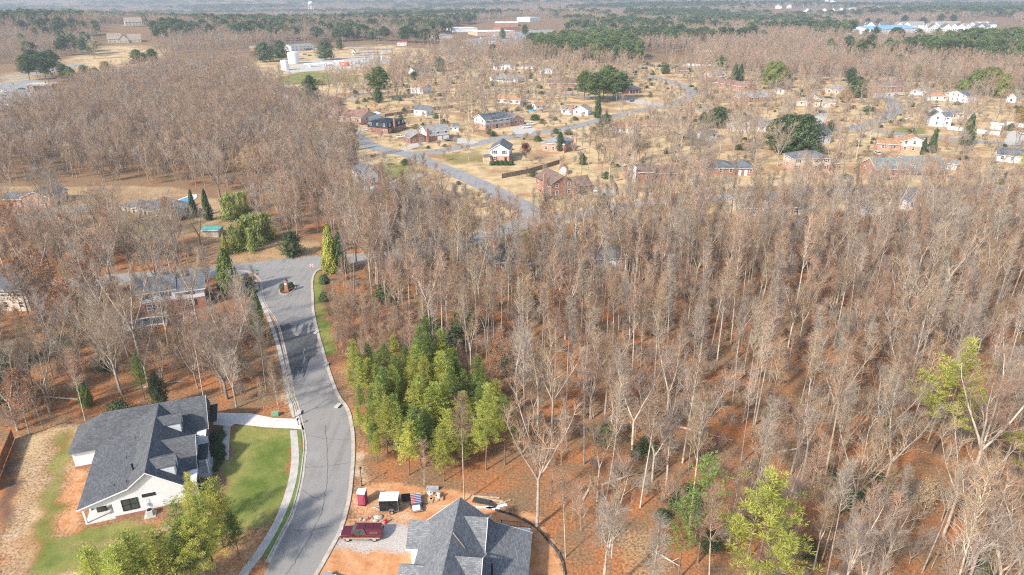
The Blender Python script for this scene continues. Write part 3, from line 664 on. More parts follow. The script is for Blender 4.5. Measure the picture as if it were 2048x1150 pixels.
S('grey_roof_house','low grey roofed house between the cedar and the big pine',(648,216),(685,210),10,2.8,1.8,'hip',wall='tan_brick',roof='roof_brown')
S('white_house','white house with an orange brown roof left of the tall bare trees',(822,186),(846,188),10,4.4,2.0,'gx',wall='white_siding',roof='roof_orange')
house('white_house','white ranch house with orange brown roof beside the small white shed',(992,207),(1040,210),[(0,1,0,11,2.9,2.2,'gx')],'white_siding','roof_orange',brickbase=.5,shut='shutter_dark')
S('garden_shed','white shed with orange roof beside the little blue paddling pool',(1071,219),(1093,217),4.5,2.6,1.3,'gx',wall='white_siding',roof='roof_orange',cat='shed',keep=1)
house('white_house','white and brick house with pinkish roof below the group of big pines',(1122,228),(1176,231),[(0,.45,0,10,2.8,1.9,'gx'),(.455,1,-.6,9,3.0,2.4,'gy')],'white_siding','roof_tan',chim=[(.42,-.4,5.4,'red_brick')])
house('porch_house','grey roofed house with a white columned front facing the top of the middle lawns',(980,162),(1036,166),[(0,1,0,12,2.9,2.3,'hip')],'white_siding','roof_palegrey',porch=(.1,.8,1.5,2.6),brickbase=.5)
S('white_house','white gabled house with grey roof behind the columned ranch',(992,141),(1030,140),12,3.6,2.2,'gy',wall='white_siding',roof='roof_grey',far=True)
S('garage_house','white garage building with grey roof and parked vehicles at the foot of the pines',(1080,147),(1105,147),12,3.2,2.2,'gy',wall='white_siding',roof='roof_palegrey',far=True)
S('small_house','low white and brown house left of the white garage building',(1042,138),(1066,138),9,2.8,1.9,'gx',wall='white_siding',roof='roof_brown',far=True)
S('brick_house','long brick house with brown roof left of the group of big pines',(1098,174),(1150,174),9,2.8,1.8,'gx',wall='red_brick',roof='roof_brown',shut=None)
house('brick_house','brick house with a dark roof and white porch steps right of the group of big pines',(1254,188),(1281,185),[(0,1,0,9,3.4,1.8,'hip')],'red_brick','roof_slate',porch=(.05,.75,1.6,2.9),brickbase=.8)
S('white_house','white house with brown roof behind the round topped evergreen tree',(830,149),(862,146),10,3,2,'gx',wall='white_siding',roof='roof_brown',far=True)
S('brick_house','brick and white house with grey roof left of the dark clumped evergreen',(896,134),(925,133),10,3.2,2.2,'gy',wall='red_brick',upper=None,roof='roof_palegrey',far=True)
house('white_house','white house with orange roof beside the small hedge balls at the road',(1228,266),(1268,266),[(0,1,0,9,2.8,1.8,'gx')],'white_siding','roof_orange',shut=None)
S('brick_house','low brick house with an orange brown roof partly behind the bare red twigged trees',(1276,262),(1325,260),9,2.7,1.6,'gx',wall='tan_brick',roof='roof_orange')
# ---- right
house('brick_house','long red brick ranch with brown roof and white porch panels above the wood road',(1262,364),(1362,360),[(0,.42,0,10,3.8,2.0,'gx'),(.425,1,1.2,10,2.8,2.0,'gx')],'red_brick','roof_brown',door=.5,shut=None,chim=[(.05,-.3,5.8,'white_trim')])
house('brick_house','low brick house with a grey hip roof and two arched white doors',(1410,349),(1508,350),[(0,.62,0,11,2.8,2.1,'hip'),(.625,1,-1,10,2.9,2.2,'hip')],'red_brick','roof_grey',garage=[(.66,.72),(.78,.84)])
house('two_storey_house','two-storey tan brick house with a grey hip roof and dark shutters',(1584,343),(1658,342),[(0,1,0,10,5.3,2.2,'hip'),(1.005,1.3,3,9,2.8,1.6,'gx')],'pink_brick','roof_grey',upper='tan_siding',shut='shutter_dark',door=.75,chim=[(1.28,6,5.6,'red_brick')])
house('long_ranch','very long brick ranch with a pale green roof and white porch rail',(1750,352),(1890,350),[(0,.44,0,11,2.9,3.0,'gx'),(.445,1,.7,12,3.0,3.3,'gx')],'red_brick','roof_green',door=.24,porch=(.46,.95,1.5,2.5),keep=4)
house('cream_house','cream split level house with an orange roof above the long green roofed ranch',(1754,300),(1850,306),[(0,.48,1,9,3.0,1.8,'gx'),(.485,1,0,9,4.7,2.2,'gy')],'pink_brick','roof_orange',upper='cream_siding',shut=None)
house('white_house','tall white house with a steep grey roof and long brick chimney behind the evergreen oak',(1622,292),(1660,286),[(0,1,0,9,4.2,4.4,'gx')],'white_siding','roof_grey',chim=[(1.02,3.5,9.4,'red_brick')])
house('white_house','low white ranch with pale roof right of the small white shed',(1466,263),(1530,262),[(0,.5,0,10,2.9,1.7,'hip'),(.505,1,-1,9,3,1.8,'gx')],'white_siding','roof_palegrey')
S('garden_shed','small white shed with grey roof standing alone on the lawn above the grey hip roofed house',(1408,279),(1434,276),5,2.7,1.1,'gx',wall='white_siding',roof='roof_grey',cat='shed',keep=1)
house('brick_house','brick house with a pale roof and white front gable beside the rounded pine',(1478,204),(1545,202),[(0,.3,-1,10,3,2.5,'gy'),(.305,1,0,11,3,2.7,'gx')],'red_brick','roof_palegrey')
S('brick_house','long brick house with red brown roof left of the dark conical evergreens',(1428,172),(1488,182),12,3,2.4,'gx',wall='red_brick',roof='roof_redbrown',far=True)
S('white_house','white house with pale roof at the foot of the dark conical evergreens',(1424,156),(1450,154),9,3,2,'gx',wall='white_siding',roof='roof_palegrey',far=True)
S('brick_house','small brick house with brown roof at the head of the curving road',(1354,148),(1376,148),9,3,2,'gx',wall='red_brick',roof='roof_brown',far=True)
house('columned_house','two-storey house with a white columned front gable and side garage beside the golden tree',(1592,212),(1662,216),[(0,.28,2,10,2.9,1.8,'gx'),(.285,.68,0,10,5.0,2.3,'gy'),(.685,1.1,1,9,3,2,'gx')],'tan_siding','roof_tan',porch=(.3,.66,1.2,4.4),chim=[(.02,5,5.8,'red_brick')])
S('grey_roof_house','wide grey roofed house behind the golden tree',(1650,186),(1695,190),12,3,2.4,'hip',wall='tan_brick',roof='roof_palegrey',far=True)
S('garden_shed','small white shed with pink roof right of the rounded pine',(1552,188),(1568,188),4,2.6,1.2,'gy',wall='white_siding',roof='roof_tan',cat='shed',keep=1,far=True)
S('brick_house','red brick house with a steep roof behind dark shrubs at the end of the close',(1750,186),(1812,184),12,4.6,3.6,'gx',wall='red_brick',roof='roof_brown')
S('grey_roof_house','low grey roofed house left of the orange hip roofed one',(1820,188),(1855,192),11,2.8,1.8,'hip',wall='white_siding',roof='roof_palegrey',far=True)
S('orange_roof_house','house with a broad orange hip roof under the big yellow green pines',(1852,200),(1895,202),13,2.8,2.4,'hip',wall='grey_siding',roof='roof_orange')
S('white_house','white gable house behind the brown roofed house at the right',(1888,200),(1930,206),10,4.4,2.6,'gy',wall='white_siding',roof='roof_grey')
house('brown_roof_house','wide brown roofed house with white end porch above the white two-storey house',(1890,238),(1950,236),[(0,1,0,13,3.0,2.6,'gx')],'white_siding','roof_tan',chim=[(1.02,4,6.2,'red_brick')])
house('white_house','white two-storey house with grey roof and front gable beside the white vinyl fence',(1858,252),(1902,254),[(0,.62,0,9,5.2,2.6,'gy'),(.625,1,1.5,10,5.0,2.0,'gx')],'white_siding','roof_grey',shut=None)
S('white_house','white house with a grey roof cut off by the right edge of the photo',(1992,322),(2075,330),11,3.0,2.2,'gx',wall='white_siding',roof='roof_grey')
S('garden_shed','flat topped white shed inside the white vinyl fence',(1980,258),(2002,260),5,2.8,.35,'gx',wall='white_siding',roof='roof_white',wins='none',cat='shed',keep=1)
S('white_house','small white house among bare trees near the right edge',(2012,204),(2030,206),9,3.4,2.6,'gy',wall='white_siding',roof='roof_tan',far=True)
S('garage_house','low grey metal roofed shed right of the long green roofed ranch',(1893,338),(1912,340),8,2.4,.6,'gx',wall='grey_siding',roof='roof_palegrey',wins='none',cat='shed')
# red barn shed with a gambrel roof
x,y=G(1119,349); o=thing('barn_shed','small red and white barn shaped shed behind the split level brick house','shed',(x,y,0),R(-4)); KEEPC.append((x+1.5,y+2,4))
sec=[(0,0),(3,0),(3,2.1),(2.55,3.0),(1.5,3.6),(.45,3.0),(0,2.1)]
MB().prism(sec,0,4,'y').build('wall','white_siding',o)
r=MB().prism([(-.2,2.0),(.4,3.1),(1.5,3.75),(2.6,3.1),(3.2,2.0),(3.1,1.95),(2.52,2.98),(1.5,3.6),(.48,2.98),(-.1,1.95)],-.2,4.2,'y').build('roof','roof_redbrown',o)
for q in(.78,2.22):
    d=MB().box(q-.5,q+.5,-.09,-.01,.1,1.95).build('door','white_trim',o); t_=MB()
    for a0,a1,z0,z1 in((q-.55,q-.45,.1,1.95),(q+.45,q+.55,.1,1.95),(q-.45,q+.45,1.0,1.1),(q-.45,q+.45,1.85,1.95)): t_.box(a0,a1,-.14,-.092,z0,z1)
    t_.build('door_trim','sign_red',d)
# ---- far buildings
Hs=dict(far=True)
house('brown_hall','large complex of tan roofed gables on the upper left hill',(218,95),(285,93),[(0,.4,5,25,5,6,'gx'),(.3,.62,0,18,4,6,'gy'),(.62,1,2,20,4,6,'gx')],'tan_siding','roof_tan',far=True,cat='building')
S('tan_building','tan roofed building behind the round bare tree on the upper left hill',(256,76),(290,75),18,6,6,'gx',wall='tan_siding',roof='roof_tan',far=True,cat='building')
def pump(o,Lf,vs): pass
x,y=G(55,184); o=thing('drive_through_bank','brick building with a flat roof canopy in the car park at the left edge','building',(x,y,0),R(6)); KEEPC.append((x+9,y+6,14))
MB().box(4.5,17,2,11,0,4.0).build('wall','red_brick',o); MB().box(-1,18,0,12,4.0,5.2).build('roof','roof_tan',o)
MB().box(-.6,17.6,.4,11.6,5.2,5.3).build('roof_membrane','concrete',o)
for q in((0,1),(0,10),(4,1)): MB().box(q[0],q[0]+.8,q[1],q[1]+.8,0,4.0).build('pillar','red_brick',o)
window(o,'f',8,1,3,2.2,2); window(o,'f',13,1,3,2.2,2)
MB().box(8,10.5,6,8,5.3,6.3).build('roof_unit','galvanised',o)
S('flat_roof_building','long white flat roofed building cut off by the left edge below the car park',(-40,243),(45,226),16,4.5,.3,'flat',wall='tan_brick',roof='roof_white',wins='none',cat='building')
S('roadside_shop','grey roofed shop with white cars in front behind the big white tank',(583,103),(628,100),16,5,2,'gx',wall='white_siding',roof='roof_palegrey',far=True,cat='shop')
S('roadside_shop','low brown shop at the roadside left of the dark round evergreens',(500,103),(522,103),10,4,1.5,'gx',wall='red_brick',roof='roof_tan',far=True,cat='shop')
S('tiny_house','tiny white gabled hut beside the far highway',(703,109),(711,109),5,3,2.4,'gy',wall='white_siding',roof='roof_orange',far=True,cat='hut')
S('red_roof_shop','small red roofed building beyond the substation',(795,92),(813,92),12,4,1.5,'gx',wall='white_siding',roof='sign_red',far=True,cat='shop')
for i,(a,b_,lb,wm_,rm_,dp,hh) in enumerate([((905,66),(955,65),'white flat roofed store left of the far shopping strip','white_siding','roof_white',40,6),((990,54),(1036,54),'white and red fronted store at the top of the far shopping strip','red_brick','roof_white',60,6),
   ((955,72),(1030,70),'long pale store in the far shopping strip','tan_brick','roof_white',45,6),((880,78),(905,77),'small grey roofed shop at the near end of the far shopping strip','white_siding','roof_palegrey',30,5),
   ((1000,62),(1040,61),'orange brick store inside the far shopping strip','red_brick','roof_orange',30,5),((970,88),(1000,88),'small green roofed shop beside the far car park','white_siding','roof_green',18,5),((1060,46),(1080,45),'tall white gabled building beyond the far shopping strip','white_siding','roof_white',40,9)]):
    S('far_store',lb,a,b_,dp,hh,.3,'flat',wall=wm_,roof=rm_,far=True,cat='shop',wins='none',keep=10)
S('blue_roof_building','long low building with a pale blue metal roof before the far townhouses',(1742,72),(1838,68),60,8,4,'gx',wall='white_siding',roof='roof_blue',wins='none',cat='building',keep=14)
# rows of townhouses (each one a thing)
k=0
for row,(x0,x1,y0,y1,n) in enumerate([(1725,2000,57,53,19),(1850,1985,66,62,10),(1600,1720,27,25,7),(1545,1580,21,20,3)]):
    for i in range(n):
        f=(i+.5)/n; px=x0+(x1-x0)*f; py=y0+(y1-y0)*f+random.uniform(-.5,.5); X,Y=G(px,py)
        o=thing('townhouse','pale gabled townhouse in the far rows at the upper right','townhouse',(X,Y,float(relief(X,Y))),R(random.choice([-8,-4,82])),group='far townhouses at the upper right')
        if random.random()<.5: o['label']='pale townhouse turned side-on in the far rows at the upper right'; o['group']='side-on far townhouses at the upper right'; o.rotation_euler.z=R(82)
        else: o.rotation_euler.z=R(-6)
        mb=MB(); wall_mesh(mb,0,15,0,14,9,6,'gy'); mb.build('wall','white_siding' if random.random()<.6 else 'grey_siding',o)
        mb=MB(); roof_mesh(mb,0,15,0,14,9,6,'gy',.6); mb.build('roof',random.choice(['roof_grey','roof_palegrey','roof_tan']),o)
        mb=MB()
        for zz in(1.2,4.2):
            for uu in(2,5.5,9): mb.box(uu+1,uu+2.6,-.1,-.02,zz,zz+1.6)
        mb.build('window','window_glass',o); KEEPC.append((X+6,Y+6,12))
        k+=1
# church with steeple
x,y=G(1640,11); z=float(relief(x,y)); o=thing('church','white steepled church with a grey roof on the far horizon at the upper right','church',(x,y,z),R(4))
MB().prism([(0,0),(110,0),(110,9),(55,26),(0,9)],0,40,'y').build('wall','white_siding',o); mb=MB(); mb.prism(gable_sec(0,110,9.3,17,3,.8),-2,42,'y'); mb.build('roof','roof_slate',o)
st=MB().box(20,32,-14,-2,0,30); st.build('tower','white_siding',o); sp=MB(); sp.poly([(19,-15,30),(33,-15,30),(33,-1,30),(19,-1,30),(26,-8,66)],[(0,1,4),(1,2,4),(2,3,4),(3,0,4),(3,2,1,0)]); sp.build('spire','roof_white',o); KEEPC.append((x+50,y,90))
# water tower
x,y=G(622,17); z=float(relief(x,y)); o=thing('water_tower','white water tower on legs standing on the far horizon','water tower',(x,y,z))
MB().ball((0,0,42),11,16,10,(1,1,.75)).build('tank','tank_white',o,smooth=True)
for i in range(6):
    a=i*math.pi/3; MB().tube((13*math.cos(a),13*math.sin(a),0),(9*math.cos(a),9*math.sin(a),40),.8,.7).build('leg','tank_white',o)
MB().tube((0,0,0),(0,0,36),1.6).build('riser_pipe','tank_white',o)
# tanks and pipework
def tank(px,py,r_,h,lb):
    x,y=G(px,py); o=thing('storage_tank',lb,'tank',(x,y,0)); KEEPC.append((x,y,r_+4))
    MB().tube((0,0,0),(0,0,h),r_,n=28).build('shell','tank_white',o,smooth=False)
    MB().tube((0,0,h),(0,0,h+.8),r_,.3,n=28).build('top','roof_white',o)
    rl=MB()
    for i in range(14):
        a=i*2*math.pi/14; rl.tube((r_*math.cos(a),r_*math.sin(a),h),(r_*math.cos(a),r_*math.sin(a),h+1.1),.05,n=4)
    rl.build('railing','galvanised',o); ld=MB()
    for q in(-.3,.3): ld.tube((q,-r_-.15,0),(q,-r_-.15,h+1),.05,n=4)
    for z in range(int(h/.6)): ld.tube((-.3,-r_-.15,z*.6),(.3,-r_-.15,z*.6),.03,n=4)
    ld.build('ladder','galvanised',o)
tank(588,127,5.5,11,'large round white storage tank beside the dark evergreens'); tank(571,140,3.6,8.5,'smaller white storage tank standing in front of the large one')
for px,py,ln,lb in((608,134,14,'low white pipe rack right of the storage tanks'),(640,132,12,'white framed pump skid in the middle of the tank yard'),(668,128,10,'grey and white pipe rack left of the orange unit')):
    x,y=G(px,py); o=thing('pipe_rack',lb,'pipework',(x,y,0)); KEEPC.append((x+ln/2,y,8))
    for k in range(3): MB().tube((0,k*1.2,2.2+.3*k),(ln,k*1.2,2.2+.3*k),.3,n=8).build('pipe','tank_white',o)
    for k in range(int(ln/3)+1): MB().tube((k*3,0,0),(k*3,0,2.2),.12,n=5).build('support','galvanised',o)
    MB().box(ln*.3,ln*.3+3.2,-2.5,-.7,.0,3.2).build('cabinet','grey_siding',o,bevel=.1)
x,y=G(688,132); o=thing('orange_unit','bright orange machinery cabin in the tank yard','cabin',(x,y,0)); MB().box(-3,4,-2,2,.3,3.6).build('body','orange_paint',o,bevel=.1); MB().box(-2,1,-2.2,-2,1.6,2.6).build('panel','sign_white',o); MB().tube((5,0,0),(5,0,4.2),.5,n=8).build('stack','orange_paint',o); KEEPC.append((x,y,8))
for (x0,x1,py,lb) in((705,760,128,'steel lattice frame nearest in the substation'),(700,775,112,'steel lattice frame at the back of the substation'),(722,790,120,'steel lattice frame in the middle of the substation')):
    a=G(x0,py); b_=G(x1,py-3); L_=math.hypot(b_[0]-a[0],b_[1]-a[1]); o=thing('substation_frame',lb,'substation',(a[0],a[1],0),math.atan2(b_[1]-a[1],b_[0]-a[0]))
    n=5
    for k in range(n):
        u=L_*k/(n-1); p=MB(); p.tube((u,0,0),(u,0,10),.22,.14,n=5); p.tube((u,3,0),(u,3,10),.22,.14,n=5); p.tube((u,0,9.8),(u,3,9.8),.15,n=5); p.build('column','galvanised',o)
    MB().tube((0,0,10),(L_,0,10),.3,n=6).build('beam','galvanised',o); MB().tube((0,3,10),(L_,3,10),.3,n=6).build('beam','galvanised',o); MB().tube((0,1.5,6.6),(L_,1.5,6.6),.15,n=6).build('busbar','tank_white',o)
    for k in range(4):
        MB().box(L_*(k+.5)/4-1.2,L_*(k+.5)/4+1.2,-1.2,1.2,.3,3.2).build('transformer','grey_siding',o,bevel=.15)
    KEEPC.append(((a[0]+b_[0])/2,(a[1]+b_[1])/2,L_/2))
def pole(px,py,h,lb,arm=True,light=False,mt='bark_grey',cat='utility pole'):
    x,y=G(px,py); o=thing('utility_pole' if not light else 'street_lamp',lb,cat,(x,y,float(relief(x,y)))); MB().tube((0,0,0),(0,0,h),.17,.11,n=8).build('pole',mt,o)
    if arm and not light: MB().box(-1.2,1.2,-.06,.06,h-.9,h-.75).build('cross_arm',mt,o)
    if light: MB().tube((0,0,h),(1.5,-.2,h+.3),.06,n=6).build('arm',mt,o); MB().box(1.2,2.1,-.35,-.05,h+.2,h+.36).build('lamp_head','plastic_white',o,bevel=.05)
pole(538,125,11,'pale pole left of the storage tanks'); pole(687,104,22,'tall mast with a white head at the far highway',False,mt='galvanised'); MB
pole(582,170,12,'wooden pole on the grass below the storage tanks'); pole(672,125,12,'thin pole right of the tank yard',False,mt='galvanised'); pole(758,100,20,'tall thin steel mast behind the substation',False,mt='galvanised')
pole(1436,372,9,'wooden pole left of the two-storey hip roofed house'); pole(872,22,60,'lattice mast standing on the far horizon',False,mt='galvanised')
pole(1232,215,9,'thin lamp post at the road beside the big pines',light=True,mt='galvanised'); pole(1480,120,10,'pole among far trees')
# ---- fences
def fence(px,h,lb,m,post=2.4,cat='fence',name='wooden_fence',vinyl=False):
    P=GP(px); o=thing(name,lb,cat,(P[0][0],P[0][1],0)); ox,oy=P[0]
    for i in range(len(P)-1):
        a=Vector((P[i][0]-ox,P[i][1]-oy,0)); b_=Vector((P[i+1][0]-ox,P[i+1][1]-oy,0)); L_=(b_-a).length; an=math.atan2((b_-a).y,(b_-a).x)
        pn=MB().box(0,L_,-.03,.03,.08,h); q=pn.build('panel',m,o); q.location=a; q.rotation_euler.z=an
        n=int(L_/post)+1
        for k in range(min(n,40)):
            t_=a.lerp(b_,k/n); s=MB().box(-.07,.07,-.07,.07,0,h+.1).build('post',m,o); s.location=t_; s.rotation_euler.z=an
    return o
fence([(1004,357),(1060,346),(1119,328)],1.9,'weathered grey wooden fence running behind the brick house to the barn shed','wood_fence')
fence([(770,234),(850,222),(905,216),(930,226)],1.8,'grey wooden fence behind the mansard house','wood_fence')
fence([(-12,985),(10,925),(29,878)],2.0,'cedar brown privacy fence at the left edge beside the worn yard','cedar_fence',name='cedar_fence')
fence([(1893,259),(1998,271),(2012,250),(2045,255),(2100,258)],1.9,'white vinyl fence round the yard of the white two-storey house','white_vinyl',name='vinyl_fence')
fence([(1370,131),(1440,133)],1.9,'pale fence among far trees behind the small brick house','white_vinyl',name='vinyl_fence')
fence([(1210,350),(1228,372),(1232,390)],1.6,'grey fence running down the lane right of the split level brick house','wood_fence')
# ------------------------------------------------------------------ the white farmhouse (left foreground)
A=G(172,1050); h1=thing('farmhouse','large new white farmhouse with dark slate roofs and two triangular dormers beside the green lawn','house',(A[0],A[1],0),R(20))
def rot_poly(o,pts):
    a=o.rotation_euler.z; c,s=math.cos(a),math.sin(a); return [(o.location.x+u*c-v*s,o.location.y+u*s+v*c) for u,v in pts]
KEEP.append(rot_poly(h1,[(-7,-4),(19,-4),(19,25),(-8,25)]))
w=MB()
w.prism([(3.7,.0),(13,.0),(13,3.2),(8.7,6.6),(6.1,4.6),(0,2.85),(0,2.55),(3.7,2.55)],0.0,.2,'y')       # gable wall with the porch corner cut out
w.prism([(.15,0),(13,0),(13,3.2),(8.7,6.6),(6.1,4.6),(.15,2.9)],3.0,14.2,'y')
w.box(3.7,13,.2,3.0,0,3.0); w.box(.0,.2,.2,3.0,2.55,2.8)
w.prism([(14.3,0),(21.7,0),(21.7,3.1),(18,6.7),(14.3,3.1)],2,15.2,'x'); w.box(-3.8,2,14.3,21.7,0,2.9)       # rear wing
w.prism([(4.8,0),(11.8,0),(11.8,3.2),(8.3,5.7),(4.8,3.2)],9,14.0,'x')          # cross gable
w.box(13.0,14.6,.6,3.6,.0,3.0); w.box(14,15.4,11.9,14.0,0,3.0)
w.build('wall','white_siding',h1)
rf=MB(); t_=.16
def thick(p,t=t_): return p+[(a,b-t) for a,b in p[::-1]]
rf.prism(thick([(-.4,3.0),(6.1,4.85),(8.7,6.9),(13.5,3.15)]),-.4,14.1,'y')
rf.prism(thick([(8.55,6.85),(8.7,6.9),(8.85,6.85)]),14.1,18.0,'y')
# rear wing roof with a hipped left end
Vv=[(-4.3,13.85,3.0),(15.7,13.85,3.0),(15.7,22.1,3.0),(-4.3,22.1,3.0),(1.0,18,7.0),(15.7,18,7.0)]
rf.poly(Vv,[(0,1,5,4),(1,2,5),(2,3,4,5),(3,0,4),(3,2,1,0)])
# continuation of the main slopes up to the rear ridge
rf.poly([(8.7,14.05,6.9),(8.7,18,6.93),(13.4,14.05,3.2),(1.2,14.05,3.45),(6.1,14.05,4.85)],[(0,1,2),(0,4,1),(4,3,1)])
rf.prism(thick([(3.95,3.05),(8.3,6.05),(12.2,3.3)]),8.9,14.5,'x')
for v0 in(1.4,12.5):
    z=6.25; rf.prism(thick([(v0-.12,6.0),(v0+1.45,6.8),(v0+3.0,6.0)],.1),8.9,12.35,'x')
roof=rf.build('roof','roof_slate',h1)
for v0 in(1.4,12.5):
    d=MB()
    for vv in(v0,v0+2.8): d.poly([(9.3,vv,5.9),(9.9,vv,5.6),(12.1,vv,4.0),(12.1,vv,5.95),(9.3,vv+.08,5.9),(9.9,vv+.08,5.6),(12.1,vv+.08,4.0),(12.1,vv+.08,5.95)],[(0,1,2,3),(7,6,5,4),(0,4,5,1),(1,5,6,2),(2,6,7,3),(3,7,4,0)])
    d.prism([(v0,4.0),(v0+2.88,4.0),(v0+2.88,5.9),(v0+1.45,6.65),(v0,5.9)],12.0,12.1,'x')
    dd=d.build('dormer','white_siding',h1)
    MB().box(12.101,12.14,v0+1,v0+1.9,4.5,5.5).build('window','window_glass',dd)
mt=MB()   # dark standing seam canopies on the entrance side
mt.prism([(5.6,3.15),(9.6,3.15),(9.6,3.05),(5.6,3.05)],14.45,15.9,'x'); mt.prism([(15.8,3.05),(21.2,3.05),(21.2,2.95),(15.8,2.95)],15.72,16.9,'x'); mt.prism([(12.2,2.95),(14.4,2.95),(14.4,2.85),(12.2,2.85)],14.6,15.8,'x')
for k in range(9): mt.box(14.45,15.9,5.6+k*.49,5.64+k*.49,3.15,3.2)
for k in range(12): mt.box(15.72,16.9,15.8+k*.48,15.84+k*.48,3.05,3.1)
mt.build('canopy','dark_metal',h1)
for v in(5.8,7.6,9.4): MB().box(15.6,15.8,v-.1,v+.1,.2,3.05).build('post','white_trim',h1)
for u,v in((.1,.1),(.1,2.8)): MB().box(u-.1,u+.15,v-.1,v+.15,.1,2.75).build('post','white_trim',h1)
MB().box(14.05,16.1,5.2,10,-.1,.2).build('porch_floor','concrete',h1)
MB().box(0,3.7,0,3.0,-.1,.16).build('porch_floor','new_concrete',h1)
for q in((3.7,13.05,-.06,-.001),(-3.86,.0,14.2,14.299),(0,.15,3.0,14.2),(15.2,15.26,14.3,21.7)): MB().box(*q,-.1,.41).build('foundation','red_brick',h1)
g=MB()
g.prism([(-.45,2.8),(6.1,4.65),(8.7,6.7),(13.55,2.95),(13.55,3.12),(8.7,6.88),(6.1,4.83),(-.45,2.98)],-.46,-.42,'y'); g.box(15.72,15.76,13.9,14.0,2.8,3.0); g.prism([(13.85,2.85),(18,6.85),(22.1,2.85),(22.1,3.0),(18,7.0),(13.85,3.0)],15.72,15.76,'x')
g.prism([(3.95,2.9),(8.3,5.9),(12.2,3.15),(12.2,3.28),(8.3,6.03),(3.95,3.03)],14.52,14.56,'x'); g.build('rake_board','white_trim',h1)
window(h1,'f',5.9,1.05,1.9,1.7,0,frame='black_trim',bars=2); window(h1,'f',8.4,2.7,1.5,.3,0,frame='black_trim',pane=True)
window(h1,'r',2.1,1.0,1.6,1.6,14.6,frame='black_trim',bars=2); window(h1,'r',18,.9,1.8,1.8,15.2,frame='black_trim',bars=2); window(h1,'l',7,1,1.5,1.6,.15,frame='black_trim'); window(h1,'l',11,1,1.5,1.6,.15,frame='black_trim')
MB().box(14.0,14.07,7.9,8.9,.2,2.35).build('door','dark_door',h1)
gt=MB()
for u,v in((13.05,-.1),(13.05,.0),(15.3,14.2),(14.1,4.7)): gt.box(u,u+.09,v-.09,v,.1,3.0)
gt.build('downpipe','dark_metal',h1)
MB().tube((6.5,3.4,4.7),(6.5,3.4,6.0),.13,n=10).tube((6.5,3.4,6.0),(6.5,3.4,6.12),.2,n=10).build('vent_pipe','black_trim',h1)
for u,v in((4.2,1.6),(5.0,7.6),(5.9,1.2),(5.6,12.3)): z=3.1+(u+.4)*.285; MB().tube((u,v,z-.1),(u,v,z+.3),.06,n=6).build('vent_pipe','dark_metal',h1)
def local(o,u,v): return rot_poly(o,[(u,v)])[0]
x,y=local(h1,8.2,-.9); o=thing('air_conditioner','grey air conditioning unit on a concrete pad under the farmhouse gable','air conditioner',(x,y,0),R(20))
MB().box(-.75,.75,-.7,.7,-.05,.09).build('pad','concrete',o); MB().box(-.42,.42,-.42,.42,.09,.95).build('casing','grey_siding',o,bevel=.04); MB().tube((0,0,.95),(0,0,.99),.34,n=16).build('fan_grille','black_trim',o)
x,y=local(h1,8.0,-.1); o=thing('power_meter','grey electricity meter box on the farmhouse gable wall','meter',(x,y,0),R(20)); MB().box(-.15,.15,-.12,0,1.1,1.6).build('box','grey_siding',o,bevel=.02); MB().tube((0,-.06,1.6),(0,-.06,2.4),.03,n=6).build('conduit','grey_siding',o)
x,y=local(h1,1.7,2.2); o=thing('covered_grill','black covered barbecue grill on the farmhouse corner porch','grill',(x,y,.16),R(20)); MB().box(-.6,.6,-.3,.3,0,.95).build('cover','black_fabric',o,bevel=.12); MB().prism([(-.3,.9),(.3,.9),(.18,1.2),(-.18,1.2)],-.4,.4,'x').build('lid','black_fabric',o,bevel=.05)
# mailboxes, drains, utility box
x,y=G(597,850); o=thing('mailbox','black mailbox on a post at the end of the farmhouse drive','mailbox',(x,y,0)); MB().box(-.05,.05,-.05,.05,0,1.05).build('post','black_trim',o); MB().box(-.12,.12,-.26,.26,1.05,1.32).build('box','black_trim',o,bevel=.05); KEEPC.append((x,y,2))
x,y=G(551,831); o=thing('utility_box','low green utility box beside the farmhouse drive','utility box',(x,y,0),R(10)); MB().box(-.6,.6,-.35,.35,0,.7).build('casing','utility_green',o,bevel=.05); MB().box(-.62,.62,-.4,.4,.7,.76).build('lid','utility_green',o,bevel=.02)
for px,py,lb in((598,826,'dark storm drain inlet on the left kerb beside the farmhouse drive'),(676,812,'dark storm drain inlet on the right kerb across from the farmhouse drive'),(633,665,'dark storm drain inlet on the right kerb beside the upper grass strip'),(653,729,'dark storm drain inlet on the right kerb at the lower end of the grass strip')):
    x,y=G(px,py); o=thing('storm_drain',lb,'storm drain',(x,y,0),R(70 if px>600 else 100)); MB().box(-.7,.7,-.4,.4,.05,.17).build('lid','concrete',o); MB().box(-.6,.6,-.43,-.4,.02,.15).build('opening','black_trim',o); MB().box(-.6,.6,-.75,-.43,.03,.045).build('grate','dark_metal',o)
# ------------------------------------------------------------------ the house being finished (bottom centre)
h2=thing('unfinished_house','new house with grey shingle roofs and two wide dormers at the bottom edge','house',(-6.7,70.2,0),R(-5))
KEEP.append(rot_poly(h2,[(-10,-30),(14,-30),(14,6),(-10,6)]))
